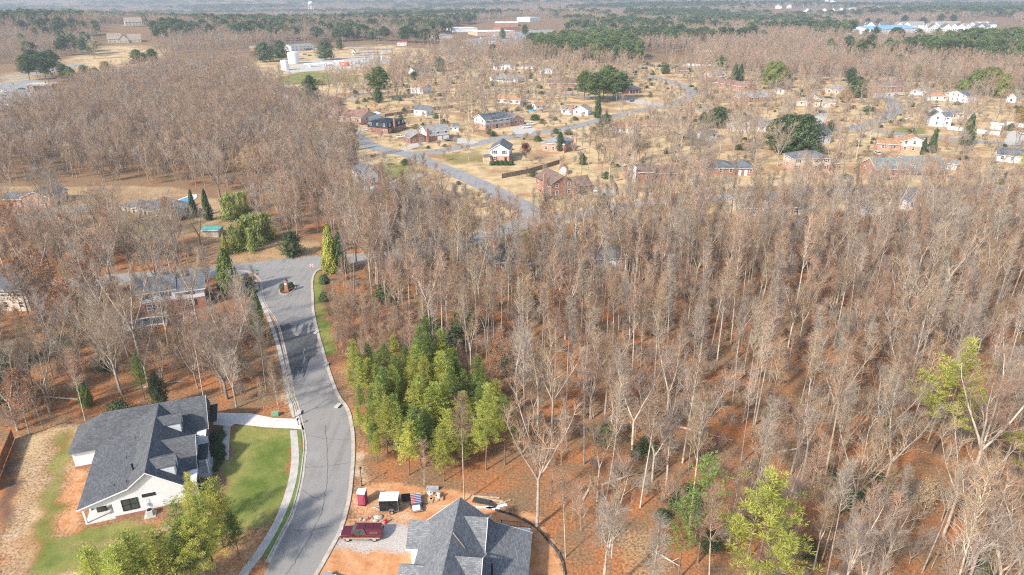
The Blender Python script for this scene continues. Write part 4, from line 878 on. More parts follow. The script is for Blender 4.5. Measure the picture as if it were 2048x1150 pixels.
# u to the right, v away; ridge along v at u=0
b=MB(); b.prism([(-4.2,0),(8.9,0),(8.9,2.6),(4.6,3.9),(0,7.5),(-4.2,3.9)],-24,-.3,'y')
b.box(-5.9,-4.2,-4.1,-.4,0,3.2); b.box(-5.5,-4.2,-11.5,-7.6,0,3.2); b.build('wall','white_siding',h2)
r=MB(); r.prism(thick([(-4.7,3.55),(0,7.9),(4.6,4.1),(9.4,2.75)],.2),-24.5,0,'y')
r.prism(thick([(-4.6,3.1),(-2.1,5.6),(.35,3.1)],.15),-6.4,-2,'x')
r.prism(thick([(-12.0,3.1),(-9.5,5.6),(-7.0,3.1)],.15),-5.9,-2,'x')
r.prism(thick([(-6.3,4.4),(-2.6,7.2),(1.0,4.4)],.15),.3,3.9,'x')
r.prism(thick([(-13.0,4.4),(-9.3,7.2),(-5.6-.8,4.4)],.15),.3,4.1,'x')
r.build('roof','roof_newgrey',h2)
g=MB()
for c in(-2.6,-9.5): g.prism([(c-3.3,4.2),(c+3.3,4.2),(c,6.85)],3.2,3.4,'x')
g.build('dormer','white_siding',h2)
g=MB()
for c in(-2.65,-9.3): g.prism([(c-3.7,4.2),(c,7.0),(c+3.7,4.2),(c+3.7,4.42),(c,7.25),(c-3.7,4.42)],3.9 if c>-5 else 4.1,3.95 if c>-5 else 4.15,'x')
g.prism([(-4.8,3.35),(0,7.7),(4.6,3.9),(9.45,2.55),(9.45,2.74),(4.6,4.1),(0,7.88),(-4.8,3.55)],.0,.05,'y'); 
for v,q in((-4.6,-6.45),(-12.0,-5.95)): g.box(q,-4.5,v-.04,v,2.85,3.1)
g.build('fascia','white_trim',h2)
r0=MB(); r0.poly([(.1,-6.2,7.75),(1.7,-7.2,6.35),(1.7,-7.35,6.35),(.1,-6.35,7.75),(.1,-6.2,7.95),(1.7,-7.2,6.55),(1.7,-7.35,6.55),(.1,-6.35,7.95)],[(0,1,2,3),(7,6,5,4),(0,4,5,1),(1,5,6,2),(2,6,7,3),(3,7,4,0)]); r0.build('rake_board','wood_raw',h2)
MB().tube((5.1,-8.6,4.0),(5.1,-8.6,5.6),.12,n=10).build('vent_pipe','black_trim',h2); MB().tube((2.8,-.9,5.4),(2.8,-.9,5.95),.09,n=8).build('vent_pipe','galvanised',h2)
x,y=rot_poly(h2,[(7.2,1.4)])[0]; o=thing('deck','white deck with a thin black railing at the back of the unfinished house','deck',(x,y,0),R(-7))
MB().box(-2.2,1.9,-1.4,1.2,.9,1.1).build('floor','white_trim',o); rl=MB()
for z in(1.3,2.05): rl.tube((-2.2,1.15,z),(1.85,1.15,z),.025,n=4); rl.tube((1.85,-1.4,z),(1.85,1.15,z),.025,n=4)
for k in range(21): rl.tube((-2.2+k*.2,1.15,1.1),(-2.2+k*.2,1.15,2.05),.012,n=3)
for p in((-2.2,1.15),(1.85,1.15),(1.85,-1.4)): rl.box(p[0]-.05,p[0]+.05,p[1]-.05,p[1]+.05,0,2.15)
rl.build('railing','black_trim',o)
# ------------------------------------------------------------------ vehicles
def wheel(par,x,y,r,w_=.24,hub='paint_silver'):
    t=MB().tube((x,y-w_/2,r),(x,y+w_/2,r),r,n=16); to=t.build('wheel','rubber',par); s=1 if y>0 else -1
    MB().tube((x,y+s*(w_/2-.02),r),(x,y+s*(w_/2+.015),r),r*.62,n=12).build('rim',hub,to)
PROF={ # lower outline (x,z) front at +x, cabin outline, length, width, wheel positions, wheel radius
 'sedan':([(2.3,.3),(2.38,.55),(2.25,.72),(1.0,.92),(-1.5,.95),(-2.25,.9),(-2.35,.6),(-2.3,.3)],[(1.05,.9),(.35,1.38),(-.95,1.4),(-1.75,.94)],1.8,(1.45,-1.4),.32),
 'suv':([(2.3,.35),(2.35,.7),(2.2,.95),(1.15,1.05),(-2.3,1.1),(-2.35,.7),(-2.3,.35)],[(1.2,1.03),(.55,1.62),(-2.0,1.66),(-2.28,1.08)],1.9,(1.45,-1.4),.37),
 'van':([(2.6,.35),(2.62,.8),(2.3,1.1),(1.7,1.2),(-2.6,1.2),(-2.65,.7),(-2.6,.35)],[(1.75,1.18),(1.2,2.0),(-2.55,2.05),(-2.62,1.18)],2.0,(1.7,-1.6),.36),
 'pickup':([(2.8,.45),(2.85,.8),(2.7,1.05),(1.35,1.15),(-2.75,1.15),(-2.8,.8),(-2.75,.45)],[(1.4,1.13),(.75,1.75),(-.45,1.78),(-.75,1.13)],1.95,(1.85,-1.75),.4)}
def vehicle(kind,lb,px,py,yaw,paint,cat='car',world=None,cap=False,group=None):
    low,cab,W_,wx,r=PROF[kind]; x,y=world or G(px,py); o=thing('pickup_truck' if kind=='pickup' else 'parked_car' if kind!='van' else 'parked_van',lb,cat,(x,y,float(relief(x,y))+.03),R(yaw),group); KEEPC.append((x,y,3.4))
    h=W_/2; k=len(low); V=[];
    def lay(yy,inset): return [(a,yy,b_) for a,b_ in low]
    zt=max(b_ for a,b_ in low)
    V=[(a*(.97 if b_<.5 else 1),-h+(.07 if b_<.5 or b_>=.9 else 0),b_) for a,b_ in low]; V+=[(a,-p[1],c) for (a,q,c),p in zip(V,V)]
    b=MB(); b.poly(V,[[(i+1)%k,i,i+k,(i+1)%k+k] for i in range(k)]+[list(range(k)),list(range(2*k-1,k-1,-1))]); bo=b.build('body',paint,o,bevel=.07)
    # glass house, roof, pillars
    hi=h-.27; V=[(cab[0][0],-h+.1,cab[0][1]),(cab[1][0],-hi,cab[1][1]),(cab[2][0],-hi,cab[2][1]),(cab[3][0],-h+.1,cab[3][1])]; V+=[(a,-q,c) for a,q,c in V]
    g=MB(); g.poly(V,[(0,1,2,3),(7,6,5,4),(0,4,5,1),(1,5,6,2),(2,6,7,3),(3,7,4,0)]); g.build('window','window_glass',o)
    rf=MB(); rf.poly([(cab[1][0]-.02,-hi-.02,cab[1][1]-.03),(cab[2][0]+.02,-hi-.02,cab[2][1]-.03),(cab[2][0]+.02,hi+.02,cab[2][1]-.03),(cab[1][0]-.02,hi+.02,cab[1][1]-.03),(cab[1][0]-.1,-hi+.06,cab[1][1]+.05),(cab[2][0]+.1,-hi+.06,cab[2][1]+.05),(cab[2][0]+.1,hi-.06,cab[2][1]+.05),(cab[1][0]-.1,hi-.06,cab[1][1]+.05)],[(3,2,1,0),(4,5,6,7),(0,1,5,4),(1,2,6,5),(2,3,7,6),(3,0,4,7)])
    for s in(-1,1):
        for a,c in(((cab[0][0],(h-.09)*s,cab[0][1]),(cab[1][0],(hi+.01)*s,cab[1][1])),((cab[3][0],(h-.09)*s,cab[3][1]),(cab[2][0],(hi+.01)*s,cab[2][1])),(((cab[0][0]+cab[3][0])/2-.1,(h-.09)*s,cab[0][1]),((cab[1][0]+cab[2][0])/2-.05,(hi+.01)*s,cab[1][1]))): rf.tube(a,c,.045,n=5)
    rf.build('roof',paint,o)
    for q in wx:
        for s in(-1,1): wheel(o,q,s*(h-.1),r)
    for s in(-1,1):
        MB().box(low[1][0]-.1,low[1][0]+.03,s*(h-.38)-.2,s*(h-.38)+.2,low[1][1]-.02,low[1][1]+.14).build('headlight','headlamp',o); MB().box(low[-2][0]-.02,low[-2][0]+.1,s*(h-.25)-.12,s*(h-.25)+.12,low[-2][1]+.0,low[-2][1]+.25).build('tail_light','tail_lamp',o)
        MB().box(cab[0][0]-.35,cab[0][0]-.2,s*(h+.12)-.1,s*(h+.12)+.1,cab[0][1]+.02,cab[0][1]+.2).build('mirror',paint,o)
    MB().box(low[0][0]-.04,low[0][0]+.1,-h+.12,h-.12,low[0][1]-.02,low[0][1]+.2).build('bumper','galvanised' if kind=='pickup' else paint,o)
    if kind=='pickup' and cap:
        c=MB(); c.poly([(-.78,-h+.1,1.13),(-2.75,-h+.1,1.13),(-2.6,-hi+.02,1.78),(-.52,-hi+.02,1.8),(-.78,h-.1,1.13),(-2.75,h-.1,1.13),(-2.6,hi-.02,1.78),(-.52,hi-.02,1.8)],[(0,1,2,3),(7,6,5,4),(3,2,6,7),(0,3,7,4),(1,5,6,2),(0,4,5,1)]); co=c.build('bed_cap',paint,o,bevel=.06)
        for s in(-1,1): 
            gl=MB(); gl.poly([(-1.15,s*(h-.12),1.27),(-2.35,s*(h-.12),1.27),(-2.3,s*(h-.21),1.6),(-1.15,s*(h-.21),1.6),(-1.15,s*(h-.06),1.27),(-2.35,s*(h-.06),1.27),(-2.3,s*(h-.15),1.6),(-1.15,s*(h-.15),1.6)],[(0,1,2,3),(7,6,5,4),(0,4,5,1),(1,5,6,2),(2,6,7,3),(3,7,4,0)]); gl.build('side_glass','window_glass',co)
        MB().box(-1.6,-1.5,-h+.3,h-.3,1.79,1.84).build('roof_rib',paint,co)
        for s in(-1,1): MB().box(-2.5,2.4,s*(h+.005)-.02,s*(h+.005)+.02,.45,.72).build('lower_stripe','paint_tanstripe',o); MB().box(-1.1,1.2,s*(h+.08)-.08,s*(h+.08)+.08,.38,.43).build('step_bar','galvanised',o)
    elif kind=='pickup':
        MB().box(-2.65,-.85,-h+.15,h-.15,1.152,1.17).build('bed','rubber',o)
    return o
x0,y0=G(683,1083); x1,y1=G(763,1083)
vehicle('pickup','dark maroon pickup truck with a capped bed and tan lower stripe on the gravel drive',0,0,180,'paint_maroon','pickup truck',((x0+x1)/2,y0+.9),cap=True)
vehicle('suv','silver car cut off by the bottom edge at the right kerb',640,1183,62,'paint_silver')
for kd,lb,px,py,yw,pt in[
 ('suv','dark blue and white car behind the split level brick house',1194,383,70,'paint_white'),('sedan','pale car parked beside the dark roofed house in the wood',1063,536,80,'paint_silver'),
 ('sedan','dark car below the covered trailer',748,398,40,'paint_black'),('sedan','bright red car in front of the tan brick house',727,249,10,'paint_red'),
 ('sedan','white car on the drive left of the mansard house',726,262,12,'paint_white'),('van','white van at the left end of the street left of the mansard house',700,272,12,'paint_white'),
 ('pickup','white pickup at the left end of the split level house',804,276,10,'paint_white'),('sedan','dark car in front of the two garage doors',898,282,-15,'paint_black'),
 ('suv','white van-like car at the grey end of the long two-storey house',1053,256,20,'paint_white'),('suv','second white car right behind the one by the long two-storey house',1062,250,20,'paint_white'),
 ('sedan','dark car in the shade of the big pines',1264,203,60,'paint_black'),('sedan','black and silver car at the head of the curving road',1266,157,10,'paint_grey'),
 ('sedan','white car beside the upper end of the curving road',1402,171,5,'paint_white'),('suv','grey car on the drive of the columned house',1645,226,10,'paint_grey'),
 ('suv','dark car right of the golden tree',1707,216,80,'paint_grey'),('sedan','white car on the lawn left of the white two-storey house',1817,240,-8,'paint_white'),
 ('suv','white car on the street below the orange hip roof',1874,213,12,'paint_white'),('suv','white car between the cream house and the long green roofed ranch',1754,309,80,'paint_white'),
 ('suv','white car on the pale drive at the right edge',2042,268,70,'paint_white'),('sedan','white car in front of the brick house at the end of the close',1802,191,5,'paint_white'),
 ('sedan','red car under the tree at the right edge below the white house',2032,350,10,'paint_red'),('sedan','black car on the short drive of the long green roofed ranch',1776,358,70,'paint_black'),
 ('sedan','white car at the left edge of the bank car park',10,184,8,'paint_white'),('sedan','dark car beside the drive-through bank',44,179,8,'paint_black'),
 ('suv','white car at the garage building below the pines',1112,147,10,'paint_white'),('sedan','grey car beside the garage building below the pines',1105,141,10,'paint_grey'),
 ('sedan','dark car nearest in the shop car park beyond the tank',610,110,10,'paint_black'),('sedan','second dark car in the shop car park beyond the tank',620,112,10,'paint_black'),
 ('sedan','silver car on the far highway beyond the tank yard',672,104,8,'paint_silver'),('suv','dark car left of the green roofed hidden house',1362,362,80,'paint_black')]:
    vehicle(kd,lb,px,py,yw,pt)
k=0
for i in range(46):   # far car parks
    px=random.uniform(930,1080); py=random.uniform(58,86)
    if random.random()<.3: px=random.uniform(595,640); py=random.uniform(97,102)
    x,y=G(px,py); 
    near='shop car park beyond the tank' if px<700 else 'car park of the far shopping strip'
    pt=random.choice(['paint_white','paint_black','paint_silver','paint_red','paint_blue'])
    o=thing('parked_car',f"distant {pt.split('_')[1]} car in the {near}",'car',(x,y,float(relief(x,y))+.3),R(random.choice([5,95])),f"{pt.split('_')[1]} cars in the {near}")
    MB().prism([(2.2,.3),(2.3,.7),(1.1,.95),(.4,1.45),(-1.4,1.45),(-2.2,.95),(-2.3,.3)],-.9,.9,'y').build('body',pt,o); MB().prism([(.95,.96),(.4,1.36),(-1.35,1.36),(-2.0,.96)],-.91,.91,'y').build('window','window_glass',o); MB().tube((1.4,-.85,.3),(1.4,.85,.3),.3,n=8).tube((-1.4,-.85,.3),(-1.4,.85,.3),.3,n=8).build('wheels','rubber',o)
# ------------------------------------------------------------------ building plot things
x,y=G(726,1006); o=thing('portable_toilet','maroon portable toilet with a white domed roof beside the kerb','portable toilet',(x,y,0),R(-8)); KEEPC.append((x,y,3))
MB().box(-.56,.56,-.56,.56,.08,2.05).build('cabin','plastic_pink',o,bevel=.05); MB().box(-.6,.6,-.6,.6,0,.1).build('base','black_trim',o)
rb=MB()
for k in(-.4,-.15,.1,.35): rb.box(k,k+.06,-.6,-.56,.15,1.95); rb.box(.56,.6,k,k+.06,.15,1.95)
rb.build('ribs','plastic_pink',o); d=MB().box(-.36,.36,-.63,-.6,.2,1.9).build('door','plastic_pink',o); MB().box(.22,.3,-.66,-.63,1.0,1.1).build('handle','black_trim',d)
MB().prism([(-.62,2.05),(.62,2.05),(.62,2.15),(.4,2.32),(0,2.4),(-.4,2.32),(-.62,2.15)],-.62,.62,'x').build('roof','plastic_white',o,bevel=.03); MB().tube((.4,.4,2.2),(.4,.4,2.55),.05,n=6).build('vent','plastic_white',o)
x,y=G(724,972); o=thing('street_lamp','small black lamp post between the kerb and the young pines','street lamp',(x,y,0)); MB().tube((0,0,0),(0,0,3.0),.06,.045,n=8).build('pole','black_trim',o); MB().tube((0,0,0),(0,0,.3),.13,.08,n=8).build('base','black_trim',o); MB().tube((0,0,3.0),(0,0,3.35),.11,.2,n=6).build('lantern','window_glass',o); MB().tube((0,0,3.35),(0,0,3.55),.25,.03,n=6).build('cap','black_trim',o)
x,y=G(781,1018); o=thing('cargo_trailer','black enclosed cargo trailer with a white roof among the building materials','trailer',(x,y,0),R(2)); KEEPC.append((x,y,3.5))
MB().box(-1.35,1.25,-.9,.9,.45,2.25).build('box','paint_black',o,bevel=.05); MB().prism([(-.95,2.25),(.95,2.25),(.95,2.32),(0,2.4),(-.95,2.32)],-1.4,1.3,'x').build('roof','plastic_white',o,bevel=.02)
MB().box(-1.4,1.3,-.93,.93,.36,.45).build('frame','galvanised',o); MB().box(-1.4,-1.35,-.95,-.85,.45,2.25).box(1.25,1.3,-.95,-.85,.45,2.25).build('corner_trim','galvanised',o)
for s in(-1,1): wheel(o,.35,s*1.05,.33,.2); MB().prism([(.0-.1,.6),(.1,.78),(.6,.78),(.8,.6),(.8,.55),(.6,.72),(.1,.72),(-.1,.55)],s*1.05-.14,s*1.05+.14,'y').build('fender','galvanised',o)
MB().tube((-1.4,0,.42),(-2.5,0,.42),.05,n=6).tube((-1.4,.6,.42),(-2.4,0,.42),.04,n=6).tube((-1.4,-.6,.42),(-2.4,0,.42),.04,n=6).build('tow_bar','galvanised',o); MB().tube((-2.2,0,.0),(-2.2,0,.6),.04,n=6).build('jack','galvanised',o)
for q in(-.6,.4): MB().box(q,q+.3,-.15,.15,2.36,2.46).build('roof_vent','plastic_white',o)
x,y=G(833,1012); o=thing('material_stack','stack of red and blue wrapped panels on a flat trailer beside the cargo trailer','material stack',(x,y,0),R(-78)); KEEPC.append((x,y,3))
MB().box(-1.6,1.6,-.75,.75,.35,.45).build('bed','galvanised',o); MB().box(-1.4,.6,-.1,.7,.45,1.0).build('blue_stack','wrap_blue',o); MB().box(-1.4,.6,-.72,-.12,.45,.9).build('red_stack','wrap_red',o); MB().box(.7,1.5,-.6,.5,.45,.85).build('bag_pile','plastic_white',o,bevel=.1)
sl_=MB()
for k in range(6): sl_.box(-1.4+k*.36,-1.37+k*.36,-.74,.72,1.001,1.03)
sl_.build('strap','plastic_white',o)
for s in(-1,1): wheel(o,.2,s*.8,.28,.16)
x,y=G(812,1000); o=thing('trash_bin','black storage bin beside the cargo trailer','bin',(x,y,0),R(8)); MB().prism([(-.5,0),(.5,0),(.6,.75),(-.6,.75)],-.4,.4,'y').build('tub','black_fabric',o,bevel=.03); MB().box(-.63,.63,-.44,.44,.75,.83).build('lid','black_trim',o,bevel=.02)
x,y=G(809,1000); o=thing('bucket','small white bucket standing left of the black storage bin','bucket',(x-.9,y,0)); MB().tube((0,0,0),(0,0,.4),.14,.17,n=12).build('pail','plastic_white',o); MB().tube((0,0,.4),(0,0,.43),.18,n=12).build('lid','plastic_white',o)
def pallet(px,py,yaw,lb,up=False):
    x,y=G(px,py); o=thing('pallet',lb,'pallet',(x,y,0),R(yaw)); KEEPC.append((x,y,1.5)); rx=R(78) if up else 0
    for k in range(6): q=MB().box(-.6,.6,-.55+k*.2,-.45+k*.2,.12,.15).build('board','wood_raw',o); q.rotation_euler.x=rx
    for k in(-.55,-.04,.47): q=MB().box(k,k+.08,-.55,.55,.02,.12).build('bearer','wood_raw',o); q.rotation_euler.x=rx
pallet(842,990,5,'upright wooden pallet leaning at the edge of the young pines',True); pallet(858,1002,0,'wooden pallet lying flat between the black bin and the white sacks')
def pile(px,py,lb,items,yaw=0,name='lumber_pile',cat='lumber'):
    x,y=G(px,py); o=thing(name,lb,cat,(x,y,0),R(yaw))
    for i,(nm,u,v,z,L_,w_,t,a,m) in enumerate(items):
        q=MB().box(-L_/2,L_/2,-w_/2,w_/2,0,t).build(nm,m,o,bevel=.01); q.location=(u,v,z); q.rotation_euler.z=R(a)
pile(972,1004,'messy pile of pale lumber and black plastic behind the unfinished house roof',[('board',0,.6,0,5.0,.3,.12,-8,'wood_raw'),('board',-.4,.9,.13,4.6,.28,.1,-3,'wood_raw'),('board',1.2,-.4,0,3.6,.25,.1,14,'wood_raw'),('board',1.6,-.9,.02,3.2,.5,.06,20,'white_trim'),('board',.4,-1.2,0,3.5,.45,.08,-6,'white_trim'),('board',2.4,-.1,.1,2.6,.2,.08,30,'wood_raw'),('board',-1.5,-1.0,0,3,.2,.1,2,'wood_raw'),('board',-.9,-1.5,.01,3.6,.22,.1,-4,'wood_raw'),('board',1,.2,.15,3.8,.25,.08,-12,'wood_raw'),('plastic_sheet',-.6,-.1,.1,2.6,.9,.25,-12,'black_fabric'),('plastic_sheet',.7,-.6,.12,1.8,.6,.2,-20,'black_fabric')],-4)
pile(897,1012,'few pale boards lying left of the messy lumber pile',[('board',0,0,0,3.6,.22,.1,2,'wood_raw'),('board',1.0,-.9,0,2.6,.25,.1,0,'wood_raw')])
pile(965,991,'thin steel bars lying behind the messy lumber pile',[('bar',0,0,0,4,.08,.08,-3,'galvanised'),('bar',0,.3,0,4,.08,.08,-5,'galvanised')],name='steel_bars',cat='metal bars')
x,y=G(872,993); o=thing('material_heap','jumbled heap of pale sacks and boxes at the edge of the young pines','heap',(x,y,0)); KEEPC.append((x,y,2.5))
for i in range(11):
    q=MB().box(-.35,.35,-.25,.25,0,.3).build(random.choice(['sack','carton']),random.choice(['plastic_white','cardboard','stone_pale']),o,bevel=.08); q.location=(random.uniform(-1,1.2),random.uniform(-.8,.7),random.choice([0,0,.3])); q.rotation_euler.z=random.uniform(0,3)
x,y=G(878,998); o=thing('gas_cylinder','white metal cylinder standing in front of the jumbled heap','cylinder',(x,y,0)); MB().tube((0,0,0),(0,0,1.1),.22,n=12).build('tank','plastic_white',o); MB().tube((0,0,1.1),(0,0,1.3),.1,.05,n=8).build('valve','galvanised',o)
x,y=G(865,982); o=thing('metal_panel','pale metal sheet propped behind the jumbled heap','sheet',(x,y,0)); q=MB().box(-.9,.9,-.03,.03,0,.8).build('panel','galvanised',o); q.rotation_euler.x=R(-25); MB().box(-.8,-.74,0,.4,0,.5).build('prop','wood_raw',o)
x,y=G(772,1046); o=thing('fire_hydrant','bright red hydrant-like fitting standing on the pale gravel','hydrant',(x,y,0)); MB().tube((0,0,0),(0,0,.6),.14,.13,n=12).ball((0,0,.62),.15,10,6).build('barrel','plastic_red',o); MB().tube((-.26,0,.42),(.26,0,.42),.08,n=8).tube((0,-.25,.42),(0,0,.42),.09,n=8).build('outlet','plastic_red',o); MB().tube((0,0,0),(0,0,.08),.22,n=12).build('flange','plastic_red',o)
x,y=G(733,1040); o=thing('rubble_heap','low heap of pale rocks and a red can behind the maroon pickup','rubble',(x,y,0))
for i in range(14): c=(random.uniform(-1.2,1.2),random.uniform(-.5,.6),.08); q=MB().ball(c,random.uniform(.12,.3),7,5,(1,1,.6),.2).build('rock','stone_pale',o)
MB().box(.2,.45,-.1,.12,.1,.5).build('can','plastic_red',o,bevel=.03)
def boulder(px,py,r,lb): x,y=G(px,py); o=MB().ball((0,0,0),r,10,7,(1.3,1,.55),.12).build('boulder','stone_pale',None,smooth=True); o.location=(x,y,.05); tag(o,lb,'rock')
boulder(757,1035,.55,'pale flat boulder right of the rubble heap'); boulder(751,1042,.35,'small pale boulder in front of the flat one')
# silt fence: black fabric curving round the plot
P=spline(GP([(990,1021),(1030,1033),(1070,1055),(1098,1085),(1118,1110),(1128,1140),(1127,1175),(1118,1215)]),6); o=thing('silt_fence','low black silt fence curving along the edge of the leaf covered wood','fence',(P[0][0],P[0][1],0)); mb=MB()
for i in range(len(P)-1):
    a,b_=P[i]-P[0],P[i+1]-P[0]; l=.06*math.sin(i*1.7); d=(b_-a)/np.linalg.norm(b_-a); n_=np.array([-d[1],d[0]])*.09
    mb.poly([(*(a-n_*1.1),.02),(*(b_-n_*1.1),.02),(*(b_+n_),.26+l*.5),(*(a+n_),.26+l*.4),(*(a-n_*.7),.02),(*(b_-n_*.7),.02),(*(b_+n_*1.3),.26+l*.5),(*(a+n_*1.3),.26+l*.4)],[(0,1,2,3),(7,6,5,4),(3,2,6,7)])
mb.build('fabric','black_fabric',o)
for i in range(0,len(P),4): a=P[i]-P[0]; MB().box(a[0]-.02,a[0]+.02,a[1]-.02,a[1]+.02,0,.6).build('stake','wood_raw',o)
# ------------------------------------------------------------------ entry monument, signs
x,y=G(574,584); o=thing('entry_monument','slim brick entry monument with a clock-like white plaque on the street island','monument',(x,y,.17),R(3)); KEEPC.append((x,y,5))
MB().box(-.55,.55,-.45,.45,0,.5).build('plinth','red_brick',o); MB().box(-.42,.42,-.34,.34,.5,2.6).build('pillar','red_brick',o); MB().box(-.52,.52,-.44,.44,2.6,2.75).build('cornice','stone_pale',o); MB().prism([(-.5,2.75),(.5,2.75),(0,3.25)],-.4,.4,'y').build('cap','roof_redbrown',o); MB().tube((0,-.36,2.1),(0,-.33,2.1),.26,n=16).build('plaque','sign_white',o)
x,y=G(625,546); o=thing('street_sign','square no entry sign with a red disc at the kerb corner by the cypress','sign',(x,y,0),R(-4)); MB().tube((0,0,0),(0,0,2.6),.035,n=6).build('post','galvanised',o); MB().box(-.42,.42,-.05,-.03,1.7,2.55).build('plate','sign_white',o); MB().tube((0,-.06,2.12),(0,-.051,2.12),.38,n=20).build('disc','sign_red',o); MB().box(-.28,.28,-.07,-.061,2.05,2.19).build('bar','sign_white',o)
x,y=G(517,562); o=thing('street_sign','street name sign with small green blades on the left kerb corner','sign',(x,y,0),R(10)); MB().tube((0,0,0),(0,0,2.9),.035,n=6).build('post','galvanised',o); MB().box(-.5,.5,-.02,.02,2.7,2.9).build('name_blade','sign_green',o); MB().box(-.02,.02,-.5,.5,2.92,3.1).build('name_blade','sign_green',o); q=MB().box(-.32,.32,-.05,-.03,1.7,2.3).build('plate','galvanised',o)
x,y=G(492,560); o=thing('parked_boat_cover','dark covered utility cart at the left side of the road mouth','cart',(x,y,0),R(-60)); MB().prism([(-1.6,.5),(1.6,.5),(1.5,1.0),(.6,1.5),(-.8,1.5),(-1.5,1.0)],-.8,.8,'y').build('cover','black_fabric',o,bevel=.1); wheel(o,1,.7,.3); wheel(o,1,-.7,.3); wheel(o,-1,.7,.3); wheel(o,-1,-.7,.3); KEEPC.append((x,y,3)); o.name='covered_cart'
# covered RV / trailer by the small white house
x,y=G(746,388); o=thing('covered_trailer','long trailer under a white and grey cover below the small white house','trailer',(x,y,0),R(14)); KEEPC.append((x,y,6)); MB().prism([(-1.2,.6),(1.2,.6),(1.25,2.3),(.7,2.9),(-.7,2.9),(-1.25,2.3)],-4.8,4.8,'x').build('body','grey_siding',o,bevel=.1); MB().prism([(-1.35,2.2),(-.7,2.98),(.7,2.98),(1.35,2.2),(1.3,2.15),(.68,2.9),(-.68,2.9),(-1.3,2.15)],-4.9,4.9,'x').build('cover','roof_white',o)
for s in(-1,1): wheel(o,.3,s*1.15,.38); wheel(o,-.7,s*1.15,.38)
# pools
def pool(pts,m,lb,rim='new_concrete'):
    P=GP(pts); cx=sum(p[0] for p in P)/len(P); cy=sum(p[1] for p in P)/len(P); P=[(p[0]-cx,p[1]-cy) for p in spline(P+[P[0]],4)[:-1]]; o=thing('swimming_pool',lb,'swimming pool',(cx,cy,0)); KEEP.append([(cx+1.3*a,cy+1.3*b_) for a,b_ in P])
    MB().prism([(a*1.25,b_*1.35) for a,b_ in P],-.1,.12,'z').build('deck',rim,o); MB().prism(P,.06,.14,'z').build('water',m,o)
pool([(343,412),(360,400),(384,393),(386,399),(365,410),(346,418)],'pool_blue','blue swimming pool behind the cream ranch house')
pool([(258,652),(280,640),(330,634),(368,629),(372,636),(340,645),(300,650),(270,657)],'pool_dark','long dark covered swimming pool below the white two-storey house','new_concrete')
x,y=G(1063,222); o=thing('paddling_pool','small round bright blue paddling pool beside the white shed','paddling pool',(x,y,0)); MB().tube((0,0,0),(0,0,.7),2.2,n=20).build('wall','pool_blue',o); MB().tube((0,0,.7),(0,0,.74),2.05,n=20).build('water','pool_blue',o)
KEEPC.append((x,y,4))
# ------------------------------------------------------------------ tree shapes
def tubes(segs,n=3):
    """segs: rows p0(3) p1(3) r0 r1 -> quads"""
    S_=np.array(segs,float); p0=S_[:,0:3]; p1=S_[:,3:6]; r0=S_[:,6]; r1=S_[:,7]; d=p1-p0; d/=np.linalg.norm(d,axis=1)[:,None]+1e-9
    ref=np.where(np.abs(d[:,2:3])>.9,np.array([[1.,0,0]]),np.array([[0,0,1.]])); a=np.cross(d,ref); a/=np.linalg.norm(a,axis=1)[:,None]+1e-9; b=np.cross(d,a)
    V=[]
    for p,r in((p0,r0),(p1,r1)):
        for i in range(n):
            t_=2*math.pi*i/n; V.append(p+(a*math.cos(t_)+b*math.sin(t_))*r[:,None])
    V=np.stack(V,1); k=len(S_); base=(np.arange(k)*2*n)[:,None]
    Q=np.stack([np.stack([base[:,0]+i,base[:,0]+(i+1)%n,base[:,0]+n+(i+1)%n,base[:,0]+n+i],1) for i in range(n)],1).reshape(-1,4)
    return V.reshape(-1,3),Q
def leafs(C,size,N=None,r=None,aspect=1.0):
    k=len(C); n=r.normal(size=(k,3)); 
    if N is not None: n=n*.6+N
    n/=np.linalg.norm(n,axis=1)[:,None]+1e-9; a=np.cross(n,r.normal(size=(k,3))); a/=np.linalg.norm(a,axis=1)[:,None]+1e-9; b=np.cross(n,a)
    s=size*(r.uniform(.6,1.3,(k,1)))*.5; A=a*s; B=b*s*aspect
    V=np.stack([C-A-B,C+A-B*.6,C+A*.9+B,C-A*.7+B*.8],1).reshape(-1,3); return V,np.arange(4*k).reshape(k,4)
def join(parts):
    V=[];Q=[];M_=[];o=0
    for (v,q),m in parts: V.append(v);Q.append(q+o);M_.append(np.full(len(q),m));o+=len(v)
    return np.concatenate(V),np.concatenate(Q),np.concatenate(M_)
def unit(v): return v/(np.linalg.norm(v)+1e-9)
def branch(r,p,d,L_,rad,nseg,up,wob):
    pts=[p]; d=unit(d)
    for i in range(nseg):
        d=unit(d+np.array([0,0,up])+r.normal(size=3)*wob); p=p+d*L_/nseg; pts.append(p)
    return pts
def add(segs,pts,r0,r1):
    n=len(pts)-1
    for i in range(n): segs.append((*pts[i],*pts[i+1],r0+(r1-r0)*i/n,r0+(r1-r0)*(i+1)/n))
def side(r,d,ang):
    a=unit(np.cross(d,r.normal(size=3))); return unit(d*math.cos(ang)+a*math.sin(ang))
